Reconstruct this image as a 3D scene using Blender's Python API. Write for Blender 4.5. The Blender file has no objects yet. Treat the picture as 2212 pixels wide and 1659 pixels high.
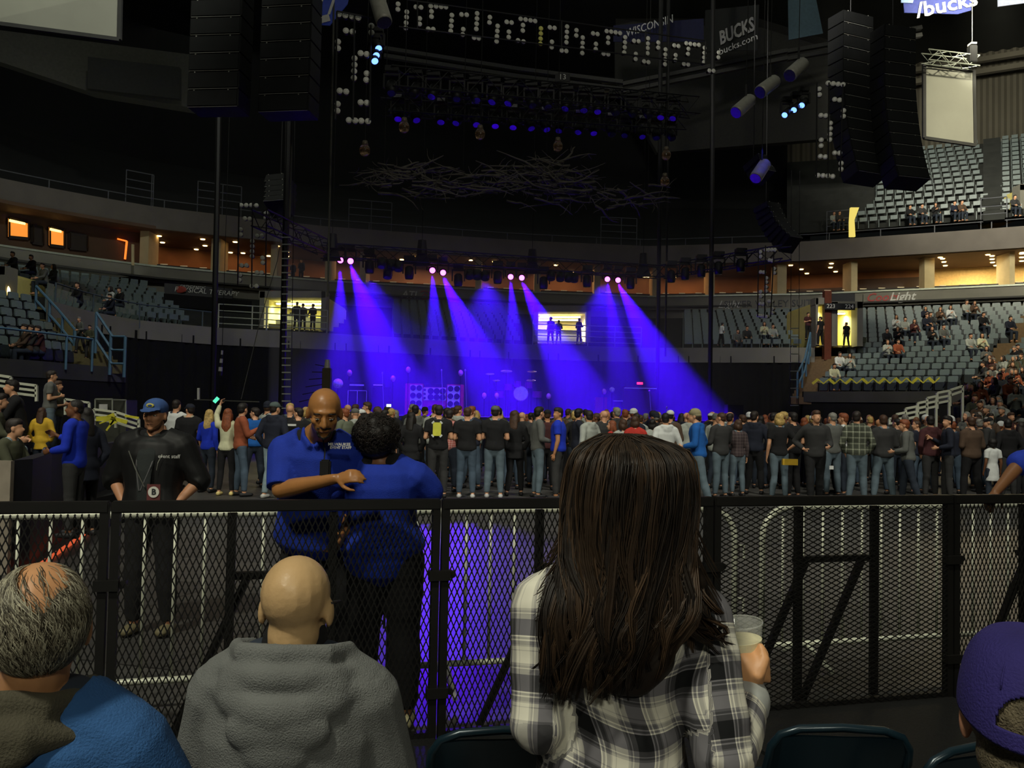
import bpy, bmesh, math, random
import numpy as np
from mathutils import Vector, Matrix, noise
random.seed(7)
S = bpy.context.scene
COL = S.collection
# ---------------------------------------------------------------- camera
F, CX, CY, EYE = 1843.3, 1106.0, 829.5, 1.7
_p, _r = math.radians(1.88), math.radians(1.1)
_f = Vector((0, math.cos(_p), math.sin(_p)))
_u0 = Vector((0, -math.sin(_p), math.cos(_p)))
_r0 = Vector((1, 0, 0))
_R = _r0 * math.cos(_r) + _u0 * math.sin(_r)
_U = _u0 * math.cos(_r) - _r0 * math.sin(_r)
CAMP = Vector((0, 0, EYE))
cd = bpy.data.cameras.new('camera'); cam = bpy.data.objects.new('camera', cd); COL.objects.link(cam)
cd.lens = 30; cd.sensor_width = 36; cd.sensor_fit = 'HORIZONTAL'; cd.clip_end = 300; cd.clip_start = .05
m3 = Matrix((_R, _U, -_f)).transposed()
cam.matrix_world = Matrix.Translation(CAMP) @ m3.to_4x4()
S.camera = cam
# ---------------------------------------------------------------- world, colour, light
S.view_settings.view_transform = 'Standard'; S.view_settings.look = 'None'
S.view_settings.exposure = 0.0; S.view_settings.gamma = 1.0; S.view_settings.use_curve_mapping = False
w = bpy.data.worlds.new('arena_air'); S.world = w; w.use_nodes = True
w.node_tree.nodes['Background'].inputs[0].default_value = (.75, .85, .8, 1)
w.node_tree.nodes['Background'].inputs[1].default_value = .004
S.cycles.max_bounces = 4; S.cycles.diffuse_bounces = 2; S.cycles.glossy_bounces = 2
S.cycles.transmission_bounces = 4; S.cycles.volume_bounces = 0; S.cycles.transparent_max_bounces = 8
S.cycles.use_denoising = True; S.cycles.sample_clamp_indirect = 2.0
S.cycles.caustics_reflective = False; S.cycles.caustics_refractive = False

def lamp(kind, loc, tgt, power, col, size=1.0, name='house_and_fill_light', **k):
    l = bpy.data.lights.new(name, kind); o = bpy.data.objects.new(name, l); COL.objects.link(o)
    l.energy = power; l.color = col
    if kind == 'AREA': l.shape = 'RECTANGLE'; l.size = size; l.size_y = k.get('sy', size); l.spread = k.get('spread', math.pi)
    elif kind == 'SPOT': l.spot_size = math.radians(k.get('cone', 40)); l.spot_blend = k.get('blend', .3); l.shadow_soft_size = size
    else: l.shadow_soft_size = size
    o.location = loc
    o.rotation_euler = (Vector(tgt) - Vector(loc)).to_track_quat('-Z', 'Y').to_euler()
    return o
HOUSE = (1.0, .98, .80)
lamp('SPOT', (-6, -6, 17), (-1, 4, 0), 7600, HOUSE, .8, cone=75, blend=.6)
lamp('SPOT', (3, -14, 11), (-.5, 5, 1), 2600, HOUSE, .8, cone=50, blend=.6)  # added fill from behind the viewpoint for the faces
lamp('AREA', (4, 28, 28.5), (4, 28, 0), 1500, (.95, 1, .85), 60, sy=70)  # added broad dim panel for ambient light, not a real fixture
lamp('AREA', (-14, 30, 14), (-20, 32, 30), 420, (.95, 1, .8), 30, sy=40)  # added upward panel that lifts the dark ceiling
lamp('SPOT', (16, 30, 18), (44, 62, 25), 30000, (1, .95, .76), .8, cone=72, blend=.8)  # added spot to brighten the ribbed right wall
lamp('SPOT', (8, 24, 20), (16, 46, 7), 5200, (1, .97, .9), .8, cone=40, blend=.8)  # added spot to brighten the right centre seats and band
lamp('SPOT', (0, 14, 17), (14, 46, 25), 6000, (1, .97, .85), .8, cone=50, blend=.8)  # added spot to bring up the high banner letters
lamp('SPOT', (9, 5, 22), (5, 17, 0), 10500, (1, .97, .84), .8, cone=60, blend=.7)
lamp('SPOT', (-12, 6, 20), (-8, 17, 0), 4300, (1, .97, .84), .8, cone=60, blend=.7)
lamp('SPOT', (16, 20, 24), (26, 42, 5), 21000, (1, .93, .70), .8, cone=52, blend=.8)
lamp('SPOT', (20, 26, 16), (36, 58, 17), 6000, (1, .95, .75), .8, cone=70, blend=.8)
lamp('SPOT', (-6, 14, 23), (-22, 36, 5), 6500, (.95, .97, .85), .8, cone=64, blend=.8)
lamp('SPOT', (3, 8, 14), (3, 27, 13), 1500, (1, .97, .84), .8, cone=80, blend=.8)  # added spot along the rig so the unlit round lenses show white

# ---------------------------------------------------------------- projecting helpers (a point is fixed by its direction and real depth)
def ray(px, py): return _f + _R * ((px - CX) / F) - _U * ((py - CY) / F)
def P(px, py, d):
    r = ray(px, py); return CAMP + r * (d / r.y)
def PZ(px, py, z):
    r = ray(px, py); return CAMP + r * ((z - EYE) / r.z)
def Q(px, d, z):
    k = (z - EYE) / d; a = (px - CX) / F
    b = (_f.z + a * _R.z - k * (_f.y + a * _R.y)) / (_U.z - k * _U.y)
    return P(px, CY + b * F, d)
def PPL(px, py, o, n):
    r = ray(px, py); o = Vector(o); n = Vector(n)
    return CAMP + r * ((o - CAMP).dot(n) / r.dot(n))
def proj(v):
    v = Vector(v) - CAMP; z = v.dot(_f); return CX + F * v.dot(_R) / z, CY - F * v.dot(_U) / z

# ---------------------------------------------------------------- materials
def lin(c):
    return tuple(((x / 255) / 12.92 if x / 255 <= .04045 else ((x / 255 + .055) / 1.055) ** 2.4) for x in c[:3]) + (1,)
_mc = {}
def M(name, rgb, rough=.7, metal=0., var=.12, scale=8., bump=0., emit=None, es=0., spec=.4, weave=0):
    if name in _mc: return _mc[name]
    m = bpy.data.materials.new(name); m.use_nodes = True; nt = m.node_tree; N = nt.nodes; L = nt.links
    b = N['Principled BSDF']; c = lin(rgb)
    b.inputs['Roughness'].default_value = rough; b.inputs['Metallic'].default_value = metal
    b.inputs['Specular IOR Level'].default_value = spec
    tc = N.new('ShaderNodeTexCoord'); no = N.new('ShaderNodeTexNoise'); no.inputs['Scale'].default_value = scale; no.inputs['Detail'].default_value = 4
    L.new(tc.outputs['Object'], no.inputs['Vector'])
    rp = N.new('ShaderNodeValToRGB')
    rp.color_ramp.elements[0].position = .3; rp.color_ramp.elements[1].position = .7
    rp.color_ramp.elements[0].color = tuple(x * (1 - var) for x in c[:3]) + (1,)
    rp.color_ramp.elements[1].color = tuple(min(1, x * (1 + var)) for x in c[:3]) + (1,)
    L.new(no.outputs['Fac'], rp.inputs['Fac']); L.new(rp.outputs['Color'], b.inputs['Base Color'])
    if bump:
        n2 = N.new('ShaderNodeTexNoise'); n2.inputs['Scale'].default_value = weave or scale * 6; n2.inputs['Detail'].default_value = 3
        L.new(tc.outputs['Object'], n2.inputs['Vector'])
        bp = N.new('ShaderNodeBump'); bp.inputs['Strength'].default_value = bump; bp.inputs['Distance'].default_value = .01
        L.new(n2.outputs['Fac'], bp.inputs['Height']); L.new(bp.outputs['Normal'], b.inputs['Normal'])
    if emit:
        b.inputs['Emission Color'].default_value = lin(emit); b.inputs['Emission Strength'].default_value = es
    _mc[name] = m; return m
def emis(name, rgb, s, linear=False):
    if name in _mc: return _mc[name]
    m = M(name, (60, 60, 60)); b = m.node_tree.nodes['Principled BSDF']
    b.inputs['Emission Color'].default_value = (tuple(rgb) + (1,)) if linear else lin(rgb); b.inputs['Emission Strength'].default_value = s
    return m

# ---------------------------------------------------------------- mesh builder
ORD = 'first second third fourth fifth sixth seventh eighth ninth tenth eleventh twelfth thirteenth fourteenth fifteenth sixteenth seventeenth eighteenth nineteenth twentieth'.split()
ORD += ['twenty-' + o for o in ORD[:9]] + ['thirtieth'] + ['thirty-' + o for o in ORD[:9]] + ['fortieth'] + ['forty-' + o for o in ORD[:9]]
def frame(d, hint=(0, 0, 1)):
    d = Vector(d).normalized(); h = Vector(hint)
    if abs(d.dot(h)) > .98: h = Vector((1, 0, 0)) if abs(d.x) < .9 else Vector((0, 1, 0))
    x = h.cross(d).normalized(); return x, d.cross(x).normalized(), d
class MB:
    def __init__(s): s.v = []; s.f = []
    def add(s, vs, fs):
        o = len(s.v); s.v += [tuple(v) for v in vs]; s.f += [tuple(i + o for i in f) for f in fs]; return s
    def box(s, c, size, rot=None):
        c = Vector(c); x, y, z = [k / 2 for k in size]
        vs = [Vector((a * x, b * y, e * z)) for a in (-1, 1) for b in (-1, 1) for e in (-1, 1)]
        if rot is not None: vs = [rot @ v for v in vs]
        return s.add([c + v for v in vs], [(0, 1, 3, 2), (4, 6, 7, 5), (0, 4, 5, 1), (2, 3, 7, 6), (0, 2, 6, 4), (1, 5, 7, 3)])
    def bar(s, p0, p1, w, h=None, hint=(0, 0, 1)):
        h = h or w; p0 = Vector(p0); p1 = Vector(p1); x, y, d = frame(p1 - p0, hint)
        r = Matrix((x, y, d)).transposed()
        return s.box((p0 + p1) / 2, (w, h, (p1 - p0).length), r)
    def cyl(s, p0, p1, r0, r1=None, n=10, cap=True):
        r1 = r0 if r1 is None else r1; p0 = Vector(p0); p1 = Vector(p1); x, y, d = frame(p1 - p0)
        vs = []
        for p, r in ((p0, r0), (p1, r1)):
            for i in range(n):
                a = 2 * math.pi * i / n; vs.append(p + x * (r * math.cos(a)) + y * (r * math.sin(a)))
        fs = [(i, (i + 1) % n, n + (i + 1) % n, n + i) for i in range(n)]
        if cap: fs += [tuple(range(n - 1, -1, -1)), tuple(range(n, 2 * n))]
        return s.add(vs, fs)
    def tube(s, pts, r, n=8, closed=False):
        pts = [Vector(p) for p in pts]; k = len(pts); vs = []; x = None
        for i, p in enumerate(pts):
            a = pts[i - 1] if (i or closed) else p; b = pts[(i + 1) % k] if (i < k - 1 or closed) else p
            d = (b - a).normalized()
            if x is None: x, y, _ = frame(d)
            else: x = (x - d * x.dot(d)).normalized(); y = d.cross(x)
            rr = r[i] if isinstance(r, (list, tuple)) else r
            for j in range(n):
                t = 2 * math.pi * j / n; vs.append(p + x * (rr * math.cos(t)) + y * (rr * math.sin(t)))
        fs = []
        for i in range(k if closed else k - 1):
            i2 = (i + 1) % k
            fs += [(i * n + j, i * n + (j + 1) % n, i2 * n + (j + 1) % n, i2 * n + j) for j in range(n)]
        if not closed: fs += [tuple(range(n - 1, -1, -1)), tuple(range((k - 1) * n, k * n))]
        return s.add(vs, fs)
    def ell(s, c, r, rot=None, n=12, m=8):
        c = Vector(c); vs = [Vector((0, 0, -1))]
        for i in range(1, m):
            t = math.pi * i / m - math.pi / 2
            for j in range(n):
                a = 2 * math.pi * j / n; vs.append(Vector((math.cos(t) * math.cos(a), math.cos(t) * math.sin(a), math.sin(t))))
        vs.append(Vector((0, 0, 1)))
        vs = [Vector((v.x * r[0], v.y * r[1], v.z * r[2])) for v in vs]
        if rot is not None: vs = [rot @ v for v in vs]
        fs = [(0, 1 + (j + 1) % n, 1 + j) for j in range(n)]
        for i in range(m - 2):
            o = 1 + i * n; fs += [(o + j, o + (j + 1) % n, o + n + (j + 1) % n, o + n + j) for j in range(n)]
        o = 1 + (m - 2) * n; fs += [(o + j, o + (j + 1) % n, len(vs) - 1) for j in range(n)]
        return s.add([c + v for v in vs], fs)
    def disc(s, c, nrm, r, t=.02, n=14): 
        c = Vector(c); d = Vector(nrm).normalized(); return s.cyl(c, c + d * t, r, r, n)
    def prism(s, pts, ext):
        k = len(pts); ext = Vector(ext); pts = [Vector(p) for p in pts]
        return s.add(pts + [p + ext for p in pts], [tuple(range(k - 1, -1, -1)), tuple(range(k, 2 * k))] + [(i, (i + 1) % k, k + (i + 1) % k, k + i) for i in range(k)])
    def ribbon(s, A, B):
        k = len(A); return s.add(list(A) + list(B), [(i, i + 1, k + i + 1, k + i) for i in range(k - 1)])
    def slab(s, A, B, C, D):   # four polylines round a closed strip
        k = len(A); v = list(A) + list(B) + list(C) + list(D); f = []
        for q in range(4):
            for i in range(k - 1): f.append((q * k + i, q * k + i + 1, ((q + 1) % 4) * k + i + 1, ((q + 1) % 4) * k + i))
        f += [(0, k, 2 * k, 3 * k), (4 * k - 1, 3 * k - 1, 2 * k - 1, k - 1)]
        return s.add(v, f)
    def mesh(s, name):
        me = bpy.data.meshes.new(name); me.from_pydata(s.v, [], s.f); me.validate(); return me
    def build(s, name, mat, parent=None, smooth=False, kind=None, label=None, cat=None, group=None, bevel=0, loc=None):
        me = s.mesh(name)
        bm = bmesh.new(); bm.from_mesh(me); bmesh.ops.recalc_face_normals(bm, faces=bm.faces)
        if bevel: bmesh.ops.bevel(bm, geom=bm.edges[:], offset=bevel, segments=2, affect='EDGES')
        bm.to_mesh(me); bm.free()
        if loc is not None:
            me.transform(Matrix.Translation(-Vector(loc)))
        if smooth:
            me.polygons.foreach_set('use_smooth', [True] * len(me.polygons))
        return link(name, me, mat, parent, kind, label, cat, group, loc)
def link(name, me, mat, parent=None, kind=None, label=None, cat=None, group=None, loc=None):
    o = bpy.data.objects.new(name, me); COL.objects.link(o)
    if mat is not None:
        if not me.materials: me.materials.append(mat)
        else: o.material_slots[0].link = 'OBJECT'; o.material_slots[0].material = mat
    if loc is not None: o.location = loc
    if parent is not None:
        o.parent = parent
        o.matrix_parent_inverse = pinv(parent)
    tag(o, label, cat, group, kind); return o
def pinv(p):
    m = Matrix.LocRotScale(p.location, p.rotation_euler, p.scale)
    return m.inverted()
def tag(o, label=None, cat=None, group=None, kind=None):
    if label: o['label'] = label
    if cat: o['category'] = cat
    if group: o['group'] = group
    if kind: o['kind'] = kind
    return o
def thing(name, label, cat, loc=(0, 0, 0), rz=0, group=None):
    o = bpy.data.objects.new(name, None); COL.objects.link(o); o.location = loc; o.rotation_euler = (0, 0, rz); o.empty_display_size = .1
    return tag(o, label, cat, group)
def local(me_obj): me_obj.matrix_parent_inverse = Matrix.Identity(4); return me_obj
def ctree(o, loc, rz=None, label=None, group=None, scale=None):
    c = o.copy(); COL.objects.link(c); c.location = loc
    if rz is not None: c.rotation_euler = (0, 0, rz)
    if scale: c.scale = (scale,) * 3
    if label: c['label'] = label
    if group: c['group'] = group
    for ch in list(o.children):
        d = ch.copy(); COL.objects.link(d); d.parent = c
        for g in ch.children:
            e = g.copy(); COL.objects.link(e); e.parent = d
    return c
def text(body, loc, size, mat, parent, rz=0, name='lettering', ext=.01, shear=0, tilt=0, bold=0, sx=1):
    c = bpy.data.curves.new(name, 'FONT'); c.body = body; c.size = size; c.extrude = ext; c.align_x = 'CENTER'; c.align_y = 'CENTER'; c.shear = shear; c.offset = bold
    c.resolution_u = 2
    o = bpy.data.objects.new(name, c); COL.objects.link(o); o.data.materials.append(mat)
    dg = bpy.context.evaluated_depsgraph_get(); me = bpy.data.meshes.new_from_object(o.evaluated_get(dg)); bpy.data.objects.remove(o); o = bpy.data.objects.new(name, me); COL.objects.link(o)
    o.location = loc; o.rotation_euler = (math.pi / 2, tilt, rz); o.scale = (sx, 1, 1)
    if parent is not None: o.parent = parent; o.matrix_parent_inverse = pinv(parent)
    return o
# ================================================================ the arena: floor, bowl, suites, roof
m_conc = M('dull_concrete', (128, 126, 116), .85, var=.12, scale=.6, bump=.2)
m_concd = M('dark_concrete', (64, 64, 62), .9, var=.2, scale=.8)
m_tread = M('tread_concrete', (44, 46, 44), .9, var=.2, scale=1.2)
m_black = M('black_drape', (13, 13, 15), .95, var=.3, scale=2)
m_blackm = M('black_metal', (16, 16, 15), .55, var=.2, scale=10)
m_soff = M('brown_soffit', (96, 74, 58), .8, var=.15, scale=.5)
m_suite = M('amber_suite_wall', (128, 92, 66), .8, var=.2, scale=.8)
m_cream = M('cream_plaster', (196, 180, 140), .8, var=.08, scale=2)
m_steel = M('pale_steel', (170, 176, 160), .45, .3, var=.12, scale=6)
m_blue = M('blue_painted_rail', (86, 122, 150), .5, var=.1)
m_white = M('white_painted_rail', (215, 218, 196), .5, var=.05)
# floor of matte grey cover boards
fm = bpy.data.materials.new('grey_floor_boards'); fm.use_nodes = True; N = fm.node_tree.nodes; L = fm.node_tree.links
b = N['Principled BSDF']; tc = N.new('ShaderNodeTexCoord'); br = N.new('ShaderNodeTexBrick'); no = N.new('ShaderNodeTexNoise')
mp = N.new('ShaderNodeMapping'); mp.inputs['Rotation'].default_value = (0, 0, math.radians(15)); L.new(tc.outputs['Object'], mp.inputs[0]); L.new(mp.outputs[0], br.inputs[0])
br.inputs['Scale'].default_value = 1; br.inputs['Brick Width'].default_value = 2.4; br.inputs['Row Height'].default_value = 1.2; br.inputs['Mortar Size'].default_value = .012
br.inputs['Color1'].default_value = lin((92, 91, 88)); br.inputs['Color2'].default_value = lin((74, 73, 72)); br.inputs['Mortar'].default_value = lin((42, 42, 42))
no.inputs['Scale'].default_value = 5; no.inputs['Detail'].default_value = 6; L.new(tc.outputs['Object'], no.inputs[0])
mx = N.new('ShaderNodeMix'); mx.data_type = 'RGBA'; mx.blend_type = 'MULTIPLY'; mx.inputs[0].default_value = .45
L.new(br.outputs[0], mx.inputs[6]); L.new(no.outputs[0], mx.inputs[7]); L.new(mx.outputs[2], b.inputs['Base Color'])
b.inputs['Roughness'].default_value = .42; b.inputs['Specular IOR Level'].default_value = .35
MB().box((3, 28, -.05), (110, 80, .1)).build('floor', fm, kind='structure')

def itp(tab, x): return float(np.interp(x, [t[0] for t in tab], [t[1] for t in tab]))
DB = [(-500, 33), (-250, 38), (0, 43.3), (330, 48.8), (700, 53.2), (1120, 56.4), (1400, 57.5), (1740, 55), (1900, 53), (2212, 49.5), (2700, 44)]
DM = [(-500, 23), (-250, 25), (0, 28.5), (100, 30.3), (205, 34.2), (300, 37), (470, 39.8), (700, 41.5), (1120, 46), (1400, 46.8), (1740, 44.6), (1900, 43.5), (2212, 40), (2700, 36)]
DF = [(-500, 19.5), (-250, 21.5), (0, 24.3), (100, 25.8), (205, 28), (270, 29.2), (1700, 41.5), (1740, 41), (1900, 38.8), (2060, 36.5), (2212, 34.5), (2700, 30)]
def line(tab, x0, x1, z, off=0., step=25):
    n = max(2, int(abs(x1 - x0) / step) + 1)
    return [Q(x, itp(tab, x) + off, z) for x in np.linspace(x0, x1, n)]
def lerpline(x0, x1, t, zA, zB, TA, TB, step=25):
    n = max(2, int(abs(x1 - x0) / step) + 1)
    return [Q(x, itp(TA, x) * (1 - t) + itp(TB, x) * t, zA + (zB - zA) * t) for x in np.linspace(x0, x1, n)]
def dz(pl, z): return [Vector((p.x, p.y, p.z + z)) for p in pl]
def setz(pl, z): return [Vector((p.x, p.y, z)) for p in pl]

# seats ---------------------------------------------------------------
m_seat = M('blue_grey_seat_plastic', (104, 118, 118), .42, var=.1, scale=9)
m_seat_shade = M('shade_dark_seat_plastic', (40, 47, 50), .5, var=.1, scale=9)  # seat plastic darkened to paint in the shade between rows
def seat_mb(far=False):
    a = MB()
    if far:
        a.box((0, .07, .62), (.44, .05, .40)); a.box((0, -.06, .42), (.42, .10, .34)); a.box((-.24, -.03, .36), (.04, .3, .5)); return a
    return a
def rnd_panel(a, cx, cy, cz, w, h, t, tilt, r=.06):
    pts = []
    for qx, qz, a0 in ((1, 1, 0), (-1, 1, 90), (-1, -1, 180), (1, -1, 270)):
        for k in range(4):
            an = math.radians(a0 + k * 30); pts.append((qx * (w / 2 - r) + r * math.cos(an), qz * (h / 2 - r) + r * math.sin(an)))
    pts = [Vector((cx + x, cy + z * math.tan(tilt), cz + z)) for x, z in pts]
    a.prism(pts, (0, t, 0))
root_seat = None
def build_seat(mat):
    t = thing('stadium_seat', 'seat', 'seat')
    a = MB(); rnd_panel(a, 0, .05, .755, .41, .27, .05, math.radians(8)); local(a.build('backrest', mat, t, smooth=False))
    a = MB(); rnd_panel(a, 0, -.03, .45, .40, .36, .07, math.radians(6)); local(a.build('seat_pan', m_seat_shade, t))
    a = MB(); a.box((-.245, .0, .30), (.035, .12, .60)); a.box((-.245, -.06, .62), (.045, .30, .035)); local(a.build('armrest', m_blackm, t))
    return t
seat0 = build_seat(m_seat)
SEATS = []   # (pos, rz, section)
def resample(pl, pitch, off=0.):
    out = []; acc = off
    for i in range(len(pl) - 1):
        a, b2 = pl[i], pl[i + 1]; l = (b2 - a).length; d = (b2 - a) / max(l, 1e-6)
        while acc <= l:
            out.append((a + d * acc, math.atan2(d.y, d.x))); acc += pitch
        acc -= l
    return out
def stand(name, TA, zA, TB, zB, rows, lo, hi, sec, pitch=.52, skip=None, mat=None, tiers=True, xr=None):
    a = MB(); prev = None
    x0, x1 = xr or (lo(0), hi(0))
    for k in range(rows + 1):
        t0 = k / rows; z = zA + (zB - zA) * t0
        A = lerpline(x0, x1, t0, zA, zB, TA, TB)
        if k < rows:
            B = setz(lerpline(x0, x1, (k + 1) / rows, zA, zB, TA, TB), z)
            C = dz(B, (zB - zA) / rows)
            a.ribbon(A, B); a.ribbon(B, C)
            row = lerpline(lo(t0), hi(t0), (k + .55) / rows, zA, zB, TA, TB)
            row = setz(row, z)
            if (row[0] - row[-1]).length > .6:
                for p, an in resample(row, pitch, .2):
                    if skip and skip(p): continue
                    SEATS.append((p, an, sec, k, len([1 for s in SEATS if s[2] == sec and s[3] == k])))
    if tiers: a.build(name, mat or m_tread, kind='structure')
# left lower, left upper, centre, right centre, right lower, upper right
stand('floor_tier_left_lower', DF, 2.75, DM, 4.9, 6, lambda t: -260, lambda t: 160 - 120 * t, 'left lower', xr=(-260, 215))
stand('floor_tier_left_upper', DM, 5.0, DB, 8.2, 9, lambda t: -200 + 60 * t if t > .35 else 105, lambda t: 400 - 90 * t, 'left upper', xr=(-260, 470))
stand('floor_tier_centre', DM, 5.0, DB, 8.2, 9, lambda t: 850, lambda t: 1120, 'centre', xr=(470, 1460))
stand('floor_tier_right_centre', DM, 5.0, DB, 8.2, 9, lambda t: 1478, lambda t: 1738 - 20 * t, 'right centre', xr=(1460, 1760))
def ai(t): return 2085 + 190 * t
stand('floor_tier_right', DF, 2.75, DB, 8.1, 15, lambda t: 1770 + (75 * min(1, t / .42) if t < .45 else 85), lambda t: min(2330, ai(t)), 'right lower', xr=(1735, 2650))
_n = len(SEATS)
stand('floor_tier_right_far', DF, 2.75, DB, 8.1, 15, lambda t: ai(t) + 45, lambda t: 2480, 'right end', xr=(1735, 2650), tiers=False)
UA = [(1700, 55), (1800, 54), (2212, 49), (2700, 45)]; UB = [(1700, 70), (1800, 69), (2212, 63), (2700, 58)]
stand('floor_tier_upper_right', UA, 13.6, UB, 22.8, 13, lambda t: 1835 + 60 * min(1, t * 4), lambda t: 2128 - 10 * t, 'upper right', pitch=.6, xr=(1700, 2700))
stand('floor_tier_upper_end', UA, 13.6, UB, 22.8, 15, lambda t: 2165, lambda t: 2330, 'upper end', pitch=.6, xr=(1700, 2700), tiers=False)
def inframe(p):
    x, y = proj(p + Vector((0, 0, .5))); return -30 < x < 2245 and y > -30
ind = [s for s in SEATS if s[2] in ('left lower', 'right lower') and inframe(s[0])]
ind.sort(key=lambda s: s[0].y); ind = ind[:296]; idset = set(id(s) for s in ind)
first = True
SL = {'left lower': 'folded blue-grey plastic seat in the lower stand above the white rails', 'right lower': 'folded blue-grey plastic seat in the wide lit stand beside the crowd'}
for p, an, sec, k, n_ in ind:
    SL[sec] = 'folded blue-grey seat, %s row up, %s along the row, in the %s' % (ORD[k], ORD[n_], 'wide lit stand' if sec[0] == 'r' else 'lower side stand')
    if first: seat0.location = p; seat0.rotation_euler = (0, 0, an); seat0['label'] = SL[sec]; seat0['group'] = 'seats of the ' + sec + ' stand'; first = False
    else: ctree(seat0, p, an, SL[sec], 'seats of the ' + sec + ' stand')
rest = {}
for s in SEATS:
    if id(s) not in idset and inframe(s[0]): rest.setdefault(s[2], []).append(s)
for sec, lst in rest.items():
    a = MB()
    for p, an, *_ in lst:
        c, s_ = math.cos(an), math.sin(an)
        o = MB(); o.box((0, .06, .76), (.40, .05, .25)); o.box((-.26, -.03, .40), (.035, .26, .5))
        a.add([(p.x + v[0] * c - v[1] * s_, p.y + v[0] * s_ + v[1] * c, p.z + v[2]) for v in o.v], o.f)
    a.build('seat_rows', m_seat if 'left' not in sec else m_seat, kind='stuff', label='rows of folded blue-grey seats in the %s stand' % sec, cat='seats')

# curtain hung from the mid level round the floor end -------------------
CURT = [(205, 28.2), (270, 29.4), (470, 38.6), (700, 40.5), (1120, 44), (1400, 44.8), (1700, 41.6), (1745, 41)]
def pleat(pl, z0, z1, name, mat, amp=.10, wl=.55):
    a = MB(); pts = resample(pl, wl / 4); A = []; B = []
    for i, (p, an) in enumerate(pts):
        o = amp * (0, 1, 0, -1)[i % 4] * (.6 + .4 * math.sin(i * .37)); n = Vector((-math.sin(an), math.cos(an), 0))
        A.append(Vector((p.x, p.y, z0)) + n * o * 1.2); B.append(Vector((p.x, p.y, z1 if not callable(z1) else z1(p))) + n * o * .7)
    a.ribbon(A, B); return a
mid = line(DM, 205, 1745, 5.0, -.25, 20)
c = pleat(mid, 0.0, 4.9, 'curtain', m_black).build('curtain', m_black, smooth=True)
tag(c, 'tall black pleated drape hanging round the end of the arena floor', 'curtain')
# lower front walls under the stands
for x0, x1, nm in ((-260, 272, 'wall_left_front'), (1735, 2650, 'wall_right_front')):
    A = line(DF, x0, x1, 2.75, -.15); a = MB(); a.slab(setz(A, 0), setz(dz(A, 0), 2.95), [p + Vector((0, .15, 0)) for p in setz(A, 2.95)], [p + Vector((0, .15, 0)) for p in setz(A, 0)])
    a.build(nm, m_black, kind='structure')
    # seat-height grey fascia
    a = MB(); a.slab(setz(A, 2.45), setz(A, 2.95), [p + Vector((0, -.06, 0)) for p in setz(A, 2.95)], [p + Vector((0, -.06, 0)) for p in setz(A, 2.45)])
    a.build('trim_1', m_concd, kind='structure')
# mid-level concrete fascia over the curtain
A = line(DM, 100, 1760, 5, -.3); a = MB(); a.slab(setz(A, 4.55), setz(A, 5.35), [p + Vector((0, .2, 0)) for p in setz(A, 5.35)], [p + Vector((0, .2, 0)) for p in setz(A, 4.55)])
a.build('trim_2', m_conc, kind='structure')
# back wall bands
def band(tab, x0, x1, z0, z1, off, th, nm, mat):
    A = line(tab, x0, x1, z0, off); a = MB(); o = Vector((0, th, 0))
    a.slab(setz(A, z0), setz(A, z1), [p + o for p in setz(A, z1)], [p + o for p in setz(A, z0)]); return a.build(nm, mat, kind='structure')
band(DB, -500, 2700, 5.0, 8.9, .3, .3, 'wall_back_lower', m_conc)
band(DB, -500, 2700, 8.75, 9.62, -.12, .3, 'wall_back_band', m_conc)
band(DB, -500, 2700, 9.62, 9.72, -.2, .5, 'trim_3', m_steel)
band(DB, -500, 2700, 11.75, 13.0, -.6, .4, 'wall_back_upper_fascia', M('fascia_grey', (104, 98, 92), .8, var=.1, scale=1))
A = line(DB, -500, 2700, 0, -.4); B = line(DB, -500, 2700, 0, 5.2)
a = MB(); a.slab(setz(A, 11.72), setz(A, 11.9), setz(B, 11.9), setz(B, 11.72)); a.build('ceiling_suites', m_soff, kind='structure')
a = MB(); a.slab(setz(A, 8.9), setz(A, 9.0), setz(B, 9.0), setz(B, 8.9)); a.build('floor_suites', m_concd, kind='structure')
band(DB, -500, 320, 9.0, 11.75, 1.2, .2, 'wall_left_suites', M('brown_suite_front', (90, 68, 50), .8, var=.15, scale=.7))
band(DB, 320, 1995, 9.0, 11.75, 4.8, .2, 'wall_back_suites', m_suite)
band(DB, 1995, 2700, 9.0, 11.75, 4.8, .2, 'wall_right_suites', M('tan_suite_wall', (186, 158, 108), .8))
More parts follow.
